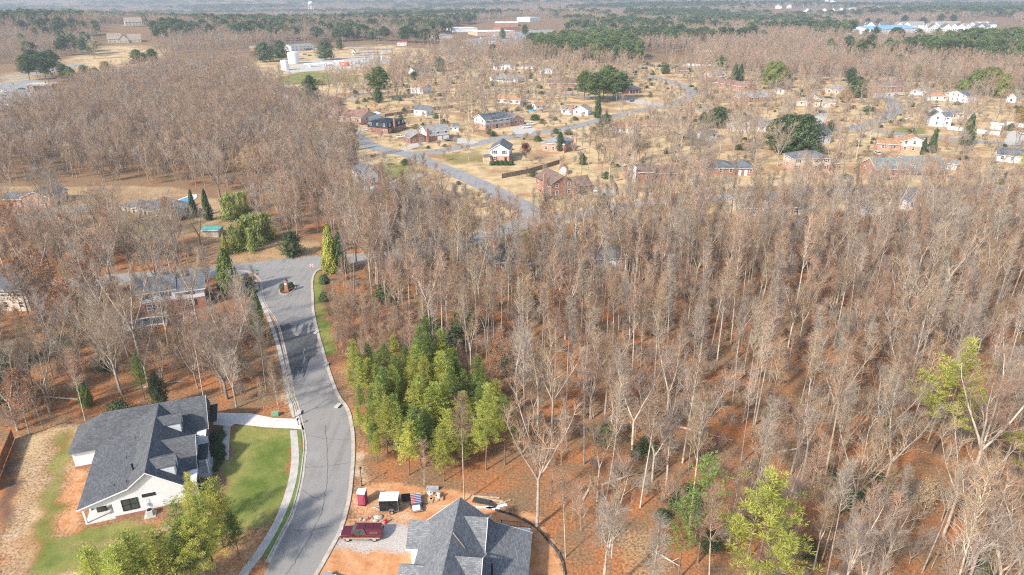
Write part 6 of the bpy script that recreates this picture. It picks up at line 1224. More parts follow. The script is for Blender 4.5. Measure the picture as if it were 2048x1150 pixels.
# ------------------------------------------------------------------ hand placed trees and shrubs
NB0=0
def hp(rows):
    for r_ in rows:
        p,px,py,h,where=r_[:5]; single(p,px,py,h,where,wide=r_[5] if len(r_)>5 else 1.0,lean=.012)
hp([
 # foreground
 ('vase',1074,1054,21,'rising behind the silt fence just right of the unfinished house'),('slender',928,1003,17,'standing in front of the young pines behind the lumber'),
 ('slender',1131,1115,13,'at the clay edge right of the unfinished house'),('pale_oak',1205,1200,18,'with light limbs at the bottom edge right of the unfinished house'),
 ('poplar',1216,1190,15,'leaning beside the pale bare tree at the bottom edge'),
 ('tall_pine',1498,1215,20,'filling the bottom edge right of the leaf covered path',1.25),('sparse_pine',1395,1125,17,'between the leaf covered path and the bright pine'),('sparse_pine',1355,1160,13,'at the leaf covered path'),
 ('tall_pine',1862,905,21,'alone in the right hand wood',1.15),('tall_pine',2040,1010,19,'cut off by the right edge of the wood'),('vase',1925,1010,26,'with two long pale limbs towards the right edge'),
 ('broad',1820,720,19,'with a perfect fan of twigs in the middle of the right hand wood'),('vase',2010,1230,19,'at the lower right corner'),('pale_oak',1870,1240,16,'with light twigs at the bottom edge near the lower right corner'),('pale_oak',1720,1235,11,'with many forked tips at the bottom edge'),
 ('slender',1590,1085,17,'leaning left of the lower right shadows'),('slender',1745,1080,12,'bent over the low evergreens at the lower right'),('tall_pine',972,940,15.5,'at the right end of the young pine patch',.8),('sparse_pine',1010,930,13,'behind the pale forked tree'),
 ('beech_sapling',1270,870,5,'in the lower middle of the wood'),('tall_pine',425,1190,15,'at the bottom of the farmhouse yard',.85),('tall_pine',398,1060,10,'nearest the farmhouse corner',.9),
 ('young_pine',447,1095,11.5,'standing on the front lawn edge of the farmhouse',1.15),('young_pine',430,1140,12,'between the farmhouse and the bare clay verge',1.1),('young_pine',350,1210,12,'at the bottom edge left of the clay verge',1.2),
 ('young_pine',300,1215,12,'at the bottom edge under the farmhouse porch',1.15),('young_pine',215,1220,10,'lowest on the bottom edge left of the others',1.2),('young_pine',265,1250,12,'just above the bottom edge in the lower left',1.2),('young_pine2',480,1120,8,'right behind the clay verge and the pavement',1.1),('young_pine2',390,1185,11.5,'in the dark middle of the lower left pine group',1.3),('sparse_pine',375,1135,11,'in the middle of the lower left pine group',1.1),
 # left wood
 ('slender',180,880,16,'right behind the worn yard track'),('slender',88,860,15,'at the left end of the worn yard'),('brown_oak',60,870,11,'at the left end of the worn yard'),('slender',408,800,17,'behind the farmhouse roof ridge'),
 ('pale_oak',590,835,9,'between the farmhouse drive and the road'),('slender',560,830,10,'with several stems beside the farmhouse drive'),('cypress',175,812,6,'behind the rear wing of the farmhouse'),('cedar',325,822,8,'behind the farmhouse ridge among leaf litter',.6),
 ('young_pine2',290,800,10,'covered with ivy behind the farmhouse',.8),('pale_oak',470,790,16,'left of the road below the white two-storey house'),('vase',290,745,23,'in front of the covered pool'),('grey_pole',352,690,20,'with a thick trunk right of the covered pool'),('grey_pole',330,720,18,'between the covered pool and the leaf litter slope'),
 ('cypress',522,672,11,'leaning beside the left pavement of the entry road',.75),('vase',395,640,17,'beside the white two-storey house porch'),('brown_oak',150,700,14,'among the dark trees left of the covered pool'),('brown_oak',60,640,13,'behind the beige house at the left edge'),('cedar',20,820,12,'at the left edge above the cedar fence'),('thicket',240,830,3,'behind the rear wing of the farmhouse'),
 ('pale_oak',130,740,15,'in the dark thicket above the leaf litter slope'),('holly',175,655,8,'between the beige house and the small grey house'),
 # entry
 ('cypress',462,590,12,'at the left side of the road mouth',1.25),('gold_cypress',452,510,6.5,'behind the left side of the road mouth',.8),('gold_cypress',662,545,13.5,'at the right kerb corner of the road mouth',.85),('dark_cone',683,545,11.5,'just behind the yellow green cypress at the road mouth',.55),
 ('shrub',648,566,2.2,'upper one on the mulch bed behind the grass strip'),('shrub',650,601,2.2,'lower one on the mulch bed behind the grass strip'),('shrub',666,630,1.6,'at the lower end of the mulch bed behind the grass strip'),('shrub',568,577,1.5,'left of the brick monument on the street island',1.3),('shrub',582,575,1.4,'right of the brick monument on the street island'),
 ('shrub',502,585,2,'beside the left pavement at the road mouth',1.3),('shrub',499,572,2,'behind the left pavement at the road mouth',1.3),
 ('bamboo',462,440,9,'tallest behind the dark arborvitae'),('holly',585,512,7,'beside the cross road left of the yellow green cypress'),
 ('dark_cone',388,435,9.5,'left one of the pair beside the blue pool',.42),('dark_cone',418,440,10.5,'right one of the pair beside the blue pool',.42),('red_bush',600,470,5,'behind the dark rounded evergreen at the cross road',1.6),('yard_tree',335,460,9,'with dark reddish twigs in front of the cream ranch house'),
 ('broad',440,395,17,'standing alone behind the blue pool',1.15),('broad',340,535,16,'with crooked limbs just behind the white two-storey house'),('yard_tree',100,495,11,'at the lane left of the cream ranch house'),
 ('gold_tree',505,345,10,'at the near edge of the left wood'),
 # middle
 ('maroon_tree',1052,322,6.5,'beside the white two-storey house in the middle'),('vase',937,322,17,'on the lawn left of the white two-storey house in the middle',.6),('yard_tree',888,322,5,'at the bend of the street'),
 ('grey_pole',1163,352,19,'with a heavy leaning trunk behind the barn shaped shed',1.3),('poplar',1176,345,17,'with pale forked stems behind the split level brick house',1.4),('holly',1120,305,9.5,'shaped like an ivy column beside the square brick house',.4),('cedar',1165,330,5,'behind the barn shaped shed'),
 ('dark_cone',1195,236,13.5,'on the lawn below the group of big pines',.5),('cedar',1211,275,12,'beside the tall bare trees right of the square brick house'),('yard_tree',1106,258,11,'in front of the long two-storey house'),('broad',1133,193,13,'beside the back road left of the big pines'),
 ('yard_tree',841,290,9,'in front of the split level house'),('yard_tree',814,300,7,'with pale twigs on the corner lawn'),('broad',893,257,15,'behind the split level house',.8),('vase',880,251,16,'on the lawn behind the mansard house'),
 ('broad',968,245,17,'left of the long two-storey house'),('poplar',945,265,24,'with a very pale trunk left of the long two-storey house'),('slender',938,262,23,'just left of the palest tall tree'),
 ('gold_tree',700,262,5,'left of the tan brick house'),('dark_cone',712,300,11,'at the street end below the white van',.4),('holly',757,205,8,'just right of the big pine over the grey roofs'),('big_pine',761,198,21,'towering beside the grey roofed houses left of the middle lawns'),
 ('cedar',624,207,18,'beside the white cottage with the brick chimney',1.0),('cedar',880,143,13,'right of the far white house with brown roof',1.2),('holly',828,160,7,'left of the far white house'),('holly',936,136,8,'left of the columned ranch'),('holly',987,120,16,'with clumped branches behind the far white houses',.75),('cedar',791,140,8,'right of the substation'),
 ('big_pine',1168,200,19,'leftmost of the big group beside the curving road'),('big_pine',1190,206,19,'in the front left of the big group beside the curving road'),('big_pine',1206,198,20,'in the middle of the big group beside the curving road'),('big_pine',1226,202,18,'in the front right of the big group beside the curving road'),('big_pine',1240,198,18,'rightmost of the big group beside the curving road'),('big_pine',1215,190,20,'at the back of the big group beside the curving road'),
 ('yard_tree',1245,222,10,'at the right of the big pine group'),('yard_tree',1319,192,12,'alone on the lawn inside the road curve'),('shrub',1075,282,2.5,'by the street behind the white two-storey house',1.3),('shrub',1020,300,2,'beside the white two-storey house wall'),('shrub',1070,240,3,'right of the long two-storey house',1.5),
 ('shrub',1282,243,2.2,'lowest by the road below the big pines'),('shrub',1294,239,2.2,'at the road next to the lowest hedge ball'),('thicket',791,265,2,'in front of the mansard house'),
 ('cedar',1206,438,8.5,'beside the wood road below the split level brick house',.9),('maple',1126,450,10,'beside the wood road below the split level brick house'),('yard_tree',885,400,10,'at the edge of the brown grass left of the road bend',1.2),
 # right
 ('holly',1435,255,11,'left of the low white ranch',1.15),('cedar',1405,258,9,'left of the dark rounded evergreen near the white ranch'),('holly',1570,305,17,'with a bare limbed tree in front right of the small shed',1.1),('holly',1600,310,18,'in front of the tall white house',1.1),('cedar',1552,300,11,'behind the small shed lawn'),
 ('broad',1555,332,17,'with long bare limbs in front of the dark evergreens'),('vase',1712,322,21,'right of the tall white house',1.25),('vase',1735,300,18,'behind the cream house',1.1),
 ('dark_cone',1468,162,14,'left one of the pair of cones by the rounded pine',.75),('dark_cone',1480,162,13.5,'right one of the pair of cones by the rounded pine',.7),('round_pine',1546,178,20,'in the upper right lawns'),('big_pine',1440,142,13,'left of the dark cones'),
 ('holly',1712,195,14,'behind the golden tree',1.1),('gold_tree',1690,205,9,'beside the columned house'),('dark_cone',1932,290,15,'behind the white vinyl fence',.62),('yard_tree',1925,325,12,'in front of the cone evergreen near the vinyl fence',1.3),('dark_cone',1862,306,11.5,'right end of the cream house',.5),('dark_cone',1845,310,8,'just in front of the evergreen at the cream house',.5),
 ('round_pine',1950,190,17,'biggest of the group behind the orange hip roof'),('round_pine',1975,190,19,'tallest behind the orange hip roof',.9),('round_pine',1998,196,16,'rightmost behind the orange hip roof',.8),('round_pine',1925,192,11,'lowest of the group behind the orange hip roof',.9),
 ('gold_tree',2045,245,9,'at the right edge above the vinyl fence'),('young_pine',2040,345,9,'at the right edge in front of the white house',1.4),('yard_tree',1690,235,10,'in front of the golden tree'),('yard_tree',1815,228,10,'on the lawn left of the white two-storey house'),('yard_tree',1782,253,8,'at the street left of the white two-storey house'),('yard_tree',1850,250,11,'at the left wall of the white two-storey house'),
 ('yard_tree',1395,172,9,'beside the upper end of the curving road'),('cedar',1875,132,14,'right of the close beyond the brick house',.8),('thicket',1735,222,3,'long hedge right of the golden tree',1.6),('broad',1510,214,10,'in front of the brick house with a white gable'),('maple',1440,250,10,'behind the small shed lawn'),
 # upper left
 ('holly',530,124,19,'left one of the dark pair beside the storage tanks',1.2),('holly',562,120,20,'right one of the dark pair beside the storage tanks',1.0),('holly',652,120,20,'standing alone behind the orange unit',1.05),('broad',190,118,22,'round and pale on the upper left hill'),('holly',395,63,22,'tall and dark before the far plain'),
 ('gold_tree',212,143,9,'near the upper left highway'),('yard_tree',561,180,15,'on the grass below the storage tanks'),('grey_pole',567,190,20,'wrapped in ivy below the storage tanks'),('thicket',640,170,4,'near the white cottage'),
])
for i,(px,py,h,p) in enumerate([(60,160,20,'big_pine'),(75,155,22,'far_pine'),(92,158,21,'far_pine'),(110,150,21,'big_pine'),(128,160,13,'big_pine'),(145,165,12,'big_pine'),(98,165,18,'far_pine'),(165,172,10,'big_pine')]):
    single(p,px,py,h,'','pines behind the drive-through bank',full='tall pine in the row behind the drive-through bank' if h>15 else None) if h>15 else single(p,px,py,h,['right of the bank row','second right of the bank row','farthest right of the bank row'][max(0,i-4)%3],full=['low green pine next right of the bank row','small green pine in the gap right of the bank row','','smallest green pine far right of the bank row'][i-4])
for i,(px,py,h) in enumerate([(468,500,8),(478,503,7),(488,495,9),(500,490,9.5),(512,482,9),(521,490,8),(530,480,9),(540,478,8),(505,503,7.5),(452,440,8),(470,432,8),(482,425,7.5),(492,420,7)]):
    g='in the large clump beside the cross road' if px>465 and py>470 else 'in the clump behind the dark pair of evergreens'
    single('bamboo',px,py,h*.95,'','bamboo '+g,1.1,'yellow green leaning bamboo culms '+g)
for i in range(16):
    px,py=[(1084,383),(1088,388),(1091,391),(1094,394),(1097,397),(1112,399),(1120,398),(1132,397),(1140,396),(1172,388),(1165,389),(985,330),(995,330),(1003,330),(1012,330),(1022,330)][i]
    w_='along the left wall of the split level brick house' if i<5 else 'along the front of the split level brick house' if i<11 else 'in the row before the white two-storey house'
    single('shrub',px,py,1.2 if i<11 else 1.9,'','clipped shrubs '+w_,1.2,'small round foundation shrub '+w_)
for i,(u,v,h) in enumerate([(16.6,14.8,1.6),(17.1,15.6,1.3),(16.6,13,1.0),(17.3,12,1.0),(16.8,11,1.5),(17.4,10,1.1),(17.2,9,1.0),(16.6,10.2,.9),(16.9,7.8,.8),(16.5,6.6,.8),(15.2,2.4,1),(15.3,1.2,1)]):
    x,y=local(h1,u,v); tree('shrub',x,y,h/1.3,'small clipped shrub in the mulch bed on the entrance side of the farmhouse','farmhouse entrance shrubs')
for i,(p,px,py,h,w_) in enumerate([('big_pine',1362,62,24,1.3),('far_pine',1378,64,22,1.2),('far_pine',1395,63,20,1.1),('big_pine',1532,52,20,1.3),('far_pine2',1550,52,18,1.2),('big_pine',1640,80,22,.8),('big_pine',1684,76,22,.7),('far_pine2',1628,84,16,1.1),('far_pine',1808,45,22,1.2),('far_pine',1845,48,20,1.3),('big_pine',1880,42,22,1.1),('far_pine',1905,45,22,1.2),
  ('big_pine',1843,115,24,1.0),('big_pine',1862,122,25,1.0),('big_pine',1880,126,23,1.1),('far_pine',1898,128,22,1.2),('big_pine',1912,124,25,1.0),('far_pine2',1935,112,24,1.2),('big_pine',1952,105,27,1.0),('far_pine2',1968,108,22,1.2),('big_pine',2000,105,26,1.0),('far_pine2',2025,105,25,1.2),('big_pine',2045,112,24,1.0),('big_pine',1985,130,18,1.0),
  ('cedar',1700,165,12,1.2),('cedar',1615,150,11,1.1),('big_pine',1830,165,14,.7),('cedar',1795,138,14,1.2),('far_pine',1440,75,15,1),('cedar',1480,84,14,1.2),('big_pine',1050,75,20,.8),('cedar',1005,78,16,1),('far_pine',900,66,18,1.3),('far_pine',745,90,16,1),('cedar',680,100,14,1.1),('big_pine',1190,118,20,1),('cedar',1660,262,6,1),('holly',1330,148,8,1.1),('far_pine',2040,165,16,1.1)]):
    single(p,px,py,h,near(*G(px,py))+f" in the far {['left','middle','right'][min(2,int(px/900))]} distance" if py<70 else near(*G(px,py)),wide=w_)
# ------------------------------------------------------------------ woods
def scatter(poly,sp,jit=.72,seed=1,world=False,keep=True,drop=0.0,clump=0.0):
    P=poly if world else GP(poly); p=np.array(P); r=np.random.default_rng(seed)
    xs=np.arange(p[:,0].min(),p[:,0].max(),sp); ys=np.arange(p[:,1].min(),p[:,1].max(),sp*.88); X,Y=np.meshgrid(xs,ys); X=X+(np.arange(len(ys))%2)[:,None]*sp*.5
    X=(X+r.uniform(-jit,jit,X.shape)*sp).ravel(); Y=(Y+r.uniform(-jit,jit,Y.shape)*sp).ravel()
    m=inpoly(X,Y,P)&(np.abs(X)<Y*.82+22)
    if drop: m&=r.random(X.shape)>drop
    if clump: m&=noise2(X,Y,sp*2.5,seed)>clump
    X,Y=X[m],Y[m]
    if keep:
        ok=np.ones(len(X),bool)
        for q in KEEP:
            a=np.array(q); c=(X>a[:,0].min()-1)&(X<a[:,0].max()+1)&(Y>a[:,1].min()-1)&(Y<a[:,1].max()+1)&ok
            if c.any(): i=np.where(c)[0]; ok[i[inpoly(X[i],Y[i],q)]]=False
        for cx,cy,cr in KEEPC: ok&=(X-cx)**2+(Y-cy)**2>cr*cr
        X,Y=X[ok],Y[ok]
    return np.stack([X,Y],1)
def scatter_mass(name,label,cat,P,protos,smin,smax,wide=1.0,seed=5):
    """a wood nobody could count: one object, instances on points"""
    if len(P)==0: return
    r=np.random.default_rng(seed); P=np.asarray(P); z=relief(P[:,0],P[:,1]); me=bpy.data.meshes.new(name); me.vertices.add(len(P)); me.vertices.foreach_set('co',np.column_stack([P[:,0],P[:,1],z-.05]).astype(np.float32).ravel())
    s=r.uniform(smin,smax,len(P)); wv=np.broadcast_to(np.asarray(wide,float),len(P)) if not np.isscalar(wide) else np.full(len(P),wide)
    at=me.attributes.new('size','FLOAT_VECTOR','POINT'); at.data.foreach_set('vector',np.column_stack([s*wv,s*wv,s]).astype(np.float32).ravel())
    at=me.attributes.new('turn','FLOAT_VECTOR','POINT'); at.data.foreach_set('vector',np.column_stack([r.normal(0,.03,len(P)),r.normal(0,.03,len(P)),r.uniform(0,6.28,len(P))]).astype(np.float32).ravel())
    at=me.attributes.new('pick','INT','POINT'); at.data.foreach_set('value',r.integers(0,len(protos),len(P)).astype(np.int32)); me.update()
    o=bpy.data.objects.new(name,me); COL.objects.link(o); tag(o,label,cat,kind='stuff')
    cl=bpy.data.collections.new(name+'_kinds')
    for p in protos: cl.objects.link(bpy.data.objects.new(name+'_'+p,PROTO[p+'*']))
    g=bpy.data.node_groups.new(name,'GeometryNodeTree'); g.interface.new_socket('Geometry',in_out='INPUT',socket_type='NodeSocketGeometry'); g.interface.new_socket('Geometry',in_out='OUTPUT',socket_type='NodeSocketGeometry')
    N=g.nodes; gi=N.new('NodeGroupInput'); go_=N.new('NodeGroupOutput'); m2=N.new('GeometryNodeMeshToPoints'); ip=N.new('GeometryNodeInstanceOnPoints'); ci=N.new('GeometryNodeCollectionInfo')
    ci.inputs['Collection'].default_value=cl; ci.inputs['Separate Children'].default_value=True; ci.inputs['Reset Children'].default_value=True; ip.inputs['Pick Instance'].default_value=True
    def attr(n,t_):
        a=N.new('GeometryNodeInputNamedAttribute'); a.data_type=t_; a.inputs['Name'].default_value=n; return a.outputs['Attribute']
    K=g.links.new; K(gi.outputs[0],m2.inputs['Mesh']); K(m2.outputs[0],ip.inputs['Points']); K(ci.outputs[0],ip.inputs['Instance'])
    K(attr('pick','INT'),ip.inputs['Instance Index']); K(attr('size','FLOAT_VECTOR'),ip.inputs['Scale'])
    er=N.new('FunctionNodeEulerToRotation'); K(attr('turn','FLOAT_VECTOR'),er.inputs[0]); K(er.outputs[0],ip.inputs['Rotation']); K(ip.outputs[0],go_.inputs[0])
    md=o.modifiers.new('wood','NODES'); md.node_group=g; return o
cand=[]   # (depth, proto, x, y, scale, region)
def wood(poly,sp,protos,region,smin=.75,smax=1.1,**k):
    r=random.Random(len(cand)+3)
    for x,y in scatter(poly,sp,**k): cand.append((y,r.choice(protos),x,y,r.uniform(smin,smax),region))
# open ground in the wood where only low growth stands
OPEN=[[(1225,1260),(1235,1080),(1300,1010),(1345,1010),(1385,1150),(1400,1260)],[(716,750),(790,735),(905,745),(1000,800),(1020,900),(1008,985),(745,985),(730,880)],[(660,590),(760,640),(840,690),(845,735),(720,745),(665,720)]]
nk=len(KEEP); KEEP+= [GP(q) for q in OPEN]
RW_=[(745,700),(676,560),(700,537),(780,527),(900,512),(1000,500),(1100,470),(1250,455),(1450,462),(1700,452),(2200,445),(2400,700),(2300,1290),(1560,1330),(1260,1300),(1150,1090),(1010,1000),(760,975),(735,880),(720,740)]
mix=['poplar','poplar2','slender','slender2','slender','slender2','vase','maple','maple2','pale_oak','grey_pole','grey_pole','poplar2','maple2']
def only(y0,y1): return [[(-900,-300),(900,-300),(900,y0),(-900,y0)],[(-900,y1),(900,y1),(900,2000),(-900,2000)]]
for y0,y1,sp,s0,s1,dr in((40,112,6.2,.66,.95,.12),(112,150,5.3,.6,.9,.06),(150,183,5.4,.42,.68,.06),(183,400,5.6,.32,.5,.08)):
    k2=len(KEEP); KEEP+=only(y0,y1); wood(RW_,sp,mix,'in the wood right of the entry road',s0,s1,seed=int(y0),drop=dr); del KEEP[k2:]
wood([(1180,445),(1180,405),(1400,390),(1700,375),(2200,370),(2200,445),(1700,452),(1450,462),(1250,455)],8,['maple','yard_tree','broad','vase'],'along the wood road above the right hand wood',.32,.56,seed=12,drop=.15)
wood([(690,527),(700,450),(760,402),(850,405),(872,470),(950,500),(1000,498),(900,512)],6.6,['pale_oak','maple','slender','vase'],'between the yellow green cypress and the road bend',.6,.85,seed=13,drop=.1)
wood([(-80,850),(-80,645),(60,650),(200,660),(300,675),(430,668),(495,610),(528,680),(560,800),(555,825),(430,812),(400,778),(220,795),(130,845),(60,868)],6.2,['slender','pale_oak','vase','grey_pole','slender2','maple','broad'],'on the leaf litter slope behind the farmhouse',.55,.9,seed=14,drop=.12)
wood([(-80,560),(-80,485),(120,478),(250,480),(370,500),(410,530),(250,548)],7.6,['broad','maple','pale_oak','brown_oak'],'between the left lane and the cross road',.7,.95,seed=15,drop=.05)
wood([(-80,640),(-80,585),(100,580),(250,566),(430,556),(430,572),(290,590),(270,650),(200,655),(80,650)],7,['broad','pale_oak','brown_oak','vase'],'around the beige house at the left edge',.7,.95,seed=16,drop=.1)
wood([(-80,372),(-80,255),(100,222),(190,180),(330,150),(480,132),(520,175),(560,195),(600,215),(680,262),(712,322),(716,385),(700,450),(690,512),(640,512),(600,478),(520,470),(495,400),(380,372),(240,366),(110,362)],7.2,['maple','vase','broad','pale_oak','slender2','maple2','poplar2','broad'],'in the large wood left of the neighbourhood',.5,1.02,seed=17,drop=.06)
wood([(1180,330),(1250,250),(1420,230),(1580,262),(1590,330),(1400,400),(1235,390)],10.5,['yard_tree','broad','maple','vase'],'among the houses right of the split level brick house',.45,.75,seed=18,drop=.1)
wood([(690,195),(760,150),(860,115),(1000,110),(1200,125),(1300,150),(1200,210),(1160,240),(1000,250),(930,250),(900,230),(780,230),(700,215)],11.5,['yard_tree','broad','maple','broad','vase'],'among the houses on the middle lawns',.5,.9,seed=19,drop=.42)
wood([(1330,140),(1450,130),(1640,150),(2200,170),(2300,330),(1900,350),(1700,330),(1500,300),(1400,220)],14.5,['yard_tree','broad','maple','broad'],'among the houses in the upper right streets',.42,.72,seed=20,drop=.15)
wood([(1380,120),(1640,132),(2200,150),(2200,190),(1850,185),(1700,165),(1560,165),(1400,140)],9,['maple','broad','vase','yard_tree'],'behind the upper right streets',.6,.95,seed=21,drop=.1)
wood([(860,100),(1060,100),(1090,120),(1000,125),(900,120)],12,['maple','broad'],'behind the far white houses',.8,1.1,seed=22)
wood([(640,190),(690,150),(760,135),(800,120),(850,130),(760,190),(700,215)],12,['maple','vase','pale_oak'],'around the substation',.8,1.1,seed=25,drop=.2)
wood([(700,548),(700,532),(850,512),(950,495),(960,510),(850,530)],3.6,['maple','slender2','maple2','yard_tree'],'below the cross road',.38,.6,seed=91,keep=False)
wood([(1180,560),(1180,540),(1280,538),(1290,560)],4,['maple','slender2','maple2'],'below the hidden house',.4,.6,seed=92,keep=False)
wood([(-60,445),(100,432),(240,455),(420,470),(420,505),(-60,505)],6.2,['broad','maple','yard_tree','pale_oak'],'in front of the left houses',.4,.65,seed=93,drop=.72)
wood([(1240,1040),(1500,900),(2200,820),(2300,1280),(1560,1320),(1400,1230)],9,['slender2','pale_oak','maple2','yard_tree'],'in the lower right',.35,.75,seed=94,drop=.1)
cand.sort(key=lambda c:c[0])
kind_left={'bare_tree':300-sum(1 for o in bpy.data.objects if o.name.startswith('bare_tree') and o.parent is None),'sapling':60,'leafy_oak':40}
mass={}
for d,p,x,y,s,rg in cand:
    k=LBL[p][0]
    vis=abs(x)<y*.80+6
    if vis and kind_left.get(k,0)>0:
        kind_left[k]-=1; band='nearest the bottom edge' if y<95 else 'in its middle' if y<150 else 'in its far half'
        lb=' '.join(f"{LBL[p][1]} {near(x,y)}".replace('some way ','').split()[:16]); tree(p,x,y,s,lb,lb,lean=.018)
    else: mass.setdefault(rg,[]).append((p,x,y,s))
for rg,L_ in mass.items():
    A_=np.array([(a[1],a[2]) for a in L_]); pr=sorted(set(a[0] for a in L_)); far=A_[:,1].mean()>420
    scatter_mass('bare_wood','mass of bare brown crowned trees '+rg,'wood',A_,pr if not far else ['far_a','far_b','far_c','far_d'],.68,.98,seed=len(L_))
for q_,sp_,sd_ in(([(690,200),(760,150),(820,115),(1200,120),(1400,130),(1640,150),(2100,160),(2200,400),(1800,372),(1500,372),(1250,395),(1170,450),(1060,440),(930,400),(800,345),(720,325)],7.5,71),([(860,395),(960,385),(1040,430),(1035,462),(960,485),(880,470)],3.2,72),([(1080,470),(1045,445),(1130,440),(1240,430),(1180,470)],3.2,73)):
    k3=[q for q in KEEP if abs(sum(p[1] for p in q)/len(q)-200)>-1]; 
    save=KEEP[:]; 
    if sd_>71: KEEP[:]=[q for q in KEEP if not inpoly(np.array([G(*q_[0])[0]]),np.array([G(*q_[0])[1]+3]),q)[0]]; KEEP[:]=[q for q in KEEP if len(q)!=6]
    scatter_mass('undergrowth',['scattered low garden bushes over the neighbourhood lawns','brown brush left of the road bend','brown brush below the split level brick house'][sd_-71],'bushes',scatter(q_,sp_,seed=sd_,drop=.35),['bush','red_bush','bush','thicket'] if sd_==71 else ['bush','red_bush','bush'],.35,.9 if sd_==71 else .7,1.1,seed=sd_); KEEP[:]=save
# young pine patch (each one a thing)
del KEEP[nk:]
n=0
PN=scatter([(700,775),(790,735),(915,745),(975,800),(998,880),(975,958),(900,968),(830,975),(755,965),(722,880)],2.5,seed=31,drop=.14)
for x,y in PN:
    p=random.choice(['young_pine','young_pine','young_pine2']); s=random.uniform(.45,1.02); px_=(x-PN[:,0].min())/np.ptp(PN[:,0]); py_=(y-PN[:,1].min())/np.ptp(PN[:,1]); lb=LBL[p][1]+' in the '+['front row','second row','third row','middle','back','rearmost row'][min(5,int(py_*6))]+' of the pine patch, '+['left end','left part','right part','right end'][min(3,int(px_*4))]
    tree(p,x,y,s,lb,lb,lean=.03)
for px,py,s in((815,725,.7),(905,735,.7),(735,735,.5),(800,752,.7),(760,762,.6),(880,760,.7)):
    x,y=G(px,py+40); tree('young_pine2',x,y,s,'young mid green pine at the upper edge of the young pine patch','young pines at the upper edge of the patch')
for i,(px,py,L_,a) in enumerate([(1245,960,7,20),(1410,870,9,-30),(1600,900,8,10),(1180,980,5,60),(1850,1000,10,-15),(1690,1080,6,35),(1330,1120,4,-50),(1960,930,8,5),(330,770,8,15),(130,800,9,-12),(1100,900,6,-20),(1480,760,8,40)]):
    x,y=G(px,py); o=thing('fallen_log',['grey fallen trunk beside the leaf covered path','long pale fallen trunk in the middle of the wood','fallen trunk between the lone pine and the bright pine','short fallen trunk behind the silt fence','long fallen trunk near the right edge pine','grey fallen trunk among the dark low evergreens','short branch lying on the leaf covered path','fallen trunk right of the lone yellow pine','pale fallen trunk behind the farmhouse roof','long fallen trunk left of the farmhouse rear wing','fallen trunk right of the young pine patch','fallen trunk below the fan crowned tree'][i],'log',(x,y,.12),R(a))
    MB().tube((-L_/2,0,0),(L_/2,.3,.25),.2,.08,n=8).build('trunk','bark_pale',o,smooth=True); MB().tube((L_*.2,.1,.1),(L_*.35,.9,.7),.06,.02,n=5).tube((L_*.3,.1,.15),(L_*.5,-.7,.5),.05,.02,n=5).build('broken_limb','bark_pale',o)
# brush and saplings
def brush(poly,sp,protos,region,smin,smax,seed,limit=60,**k):
    P=scatter(poly,sp,seed=seed,**k); P=P[np.argsort(P[:,1])]; r=random.Random(seed); rest=[]
    for x,y in P:
        if limit>0: limit-=1; p=r.choice(protos); lb=LBL[p][1]+' '+near(x,y); tree(p,x,y,r.uniform(smin,smax),lb,lb,lean=.05)
        else: rest.append((x,y))
    if rest: scatter_mass('undergrowth','tangled mass of saplings and brush '+region,'undergrowth',rest,protos,smin,smax,seed=seed)
brush([(660,600),(700,620),(760,640),(850,700),(850,760),(790,745),(722,770),(700,725),(668,712)],2.4,['sapling','sapling','red_bush'],'in the reddish brush beside the upper grass strip',.5,.8,41,60,keep=False)
brush([(765,972),(1010,985),(1060,1030),(1120,1090),(1240,1100),(1300,1000),(1180,900),(1010,880),(930,965)],4.2,['sapling','sapling','bush','beech_sapling'],'at the wood edge behind the building plot',.5,.85,42,50,drop=.25)
brush([(430,812),(560,826),(578,810),(545,700),(500,640),(430,680),(400,780)],4.2,['sapling','bush','sapling'],'between the leaf litter slope and the road',.5,.9,43,50,drop=.2)
brush([(1240,900),(1500,840),(2200,800),(2300,1260),(1400,1260),(1380,1100)],3.6,['sapling','bush','bush','red_bush','beech_sapling'],'on the floor of the lower right wood',.4,.8,44,60,drop=.25)
scatter_mass('undergrowth','tangled brown undergrowth through the right hand wood','undergrowth',scatter([(745,700),(676,560),(780,530),(1000,505),(1250,460),(2200,450),(2300,800),(1500,850),(1240,900),(1010,880),(900,745)],2.9,seed=45,drop=.15),['sapling','bush','red_bush','bush','bush'],.35,.75,seed=46)
scatter_mass('undergrowth','tangled brown undergrowth through the large left wood','undergrowth',scatter([(-80,372),(-80,265),(100,235),(330,230),(560,260),(690,300),(716,385),(690,512),(640,512),(520,470),(495,400),(240,366)],6.5,seed=47,drop=.2),['bush','red_bush','sapling'],.7,1.2,seed=48)
scatter_mass('undergrowth','tangled brown undergrowth on the left of the entry road','undergrowth',scatter([(-80,850),(-80,480),(400,500),(430,560),(495,610),(528,680),(555,800),(400,778),(60,868)],3.8,seed=49,drop=.3),['bush','red_bush','sapling','beech_sapling','bush'],.5,.95,seed=50)
scatter_mass('undergrowth','tangled brown brush between the cypress and the road bend','undergrowth',scatter([(690,527),(700,430),(760,402),(850,405),(872,470),(950,500),(1000,498),(900,520)],4,seed=51,drop=.1),['bush','red_bush','sapling'],.8,1.4,seed=52)
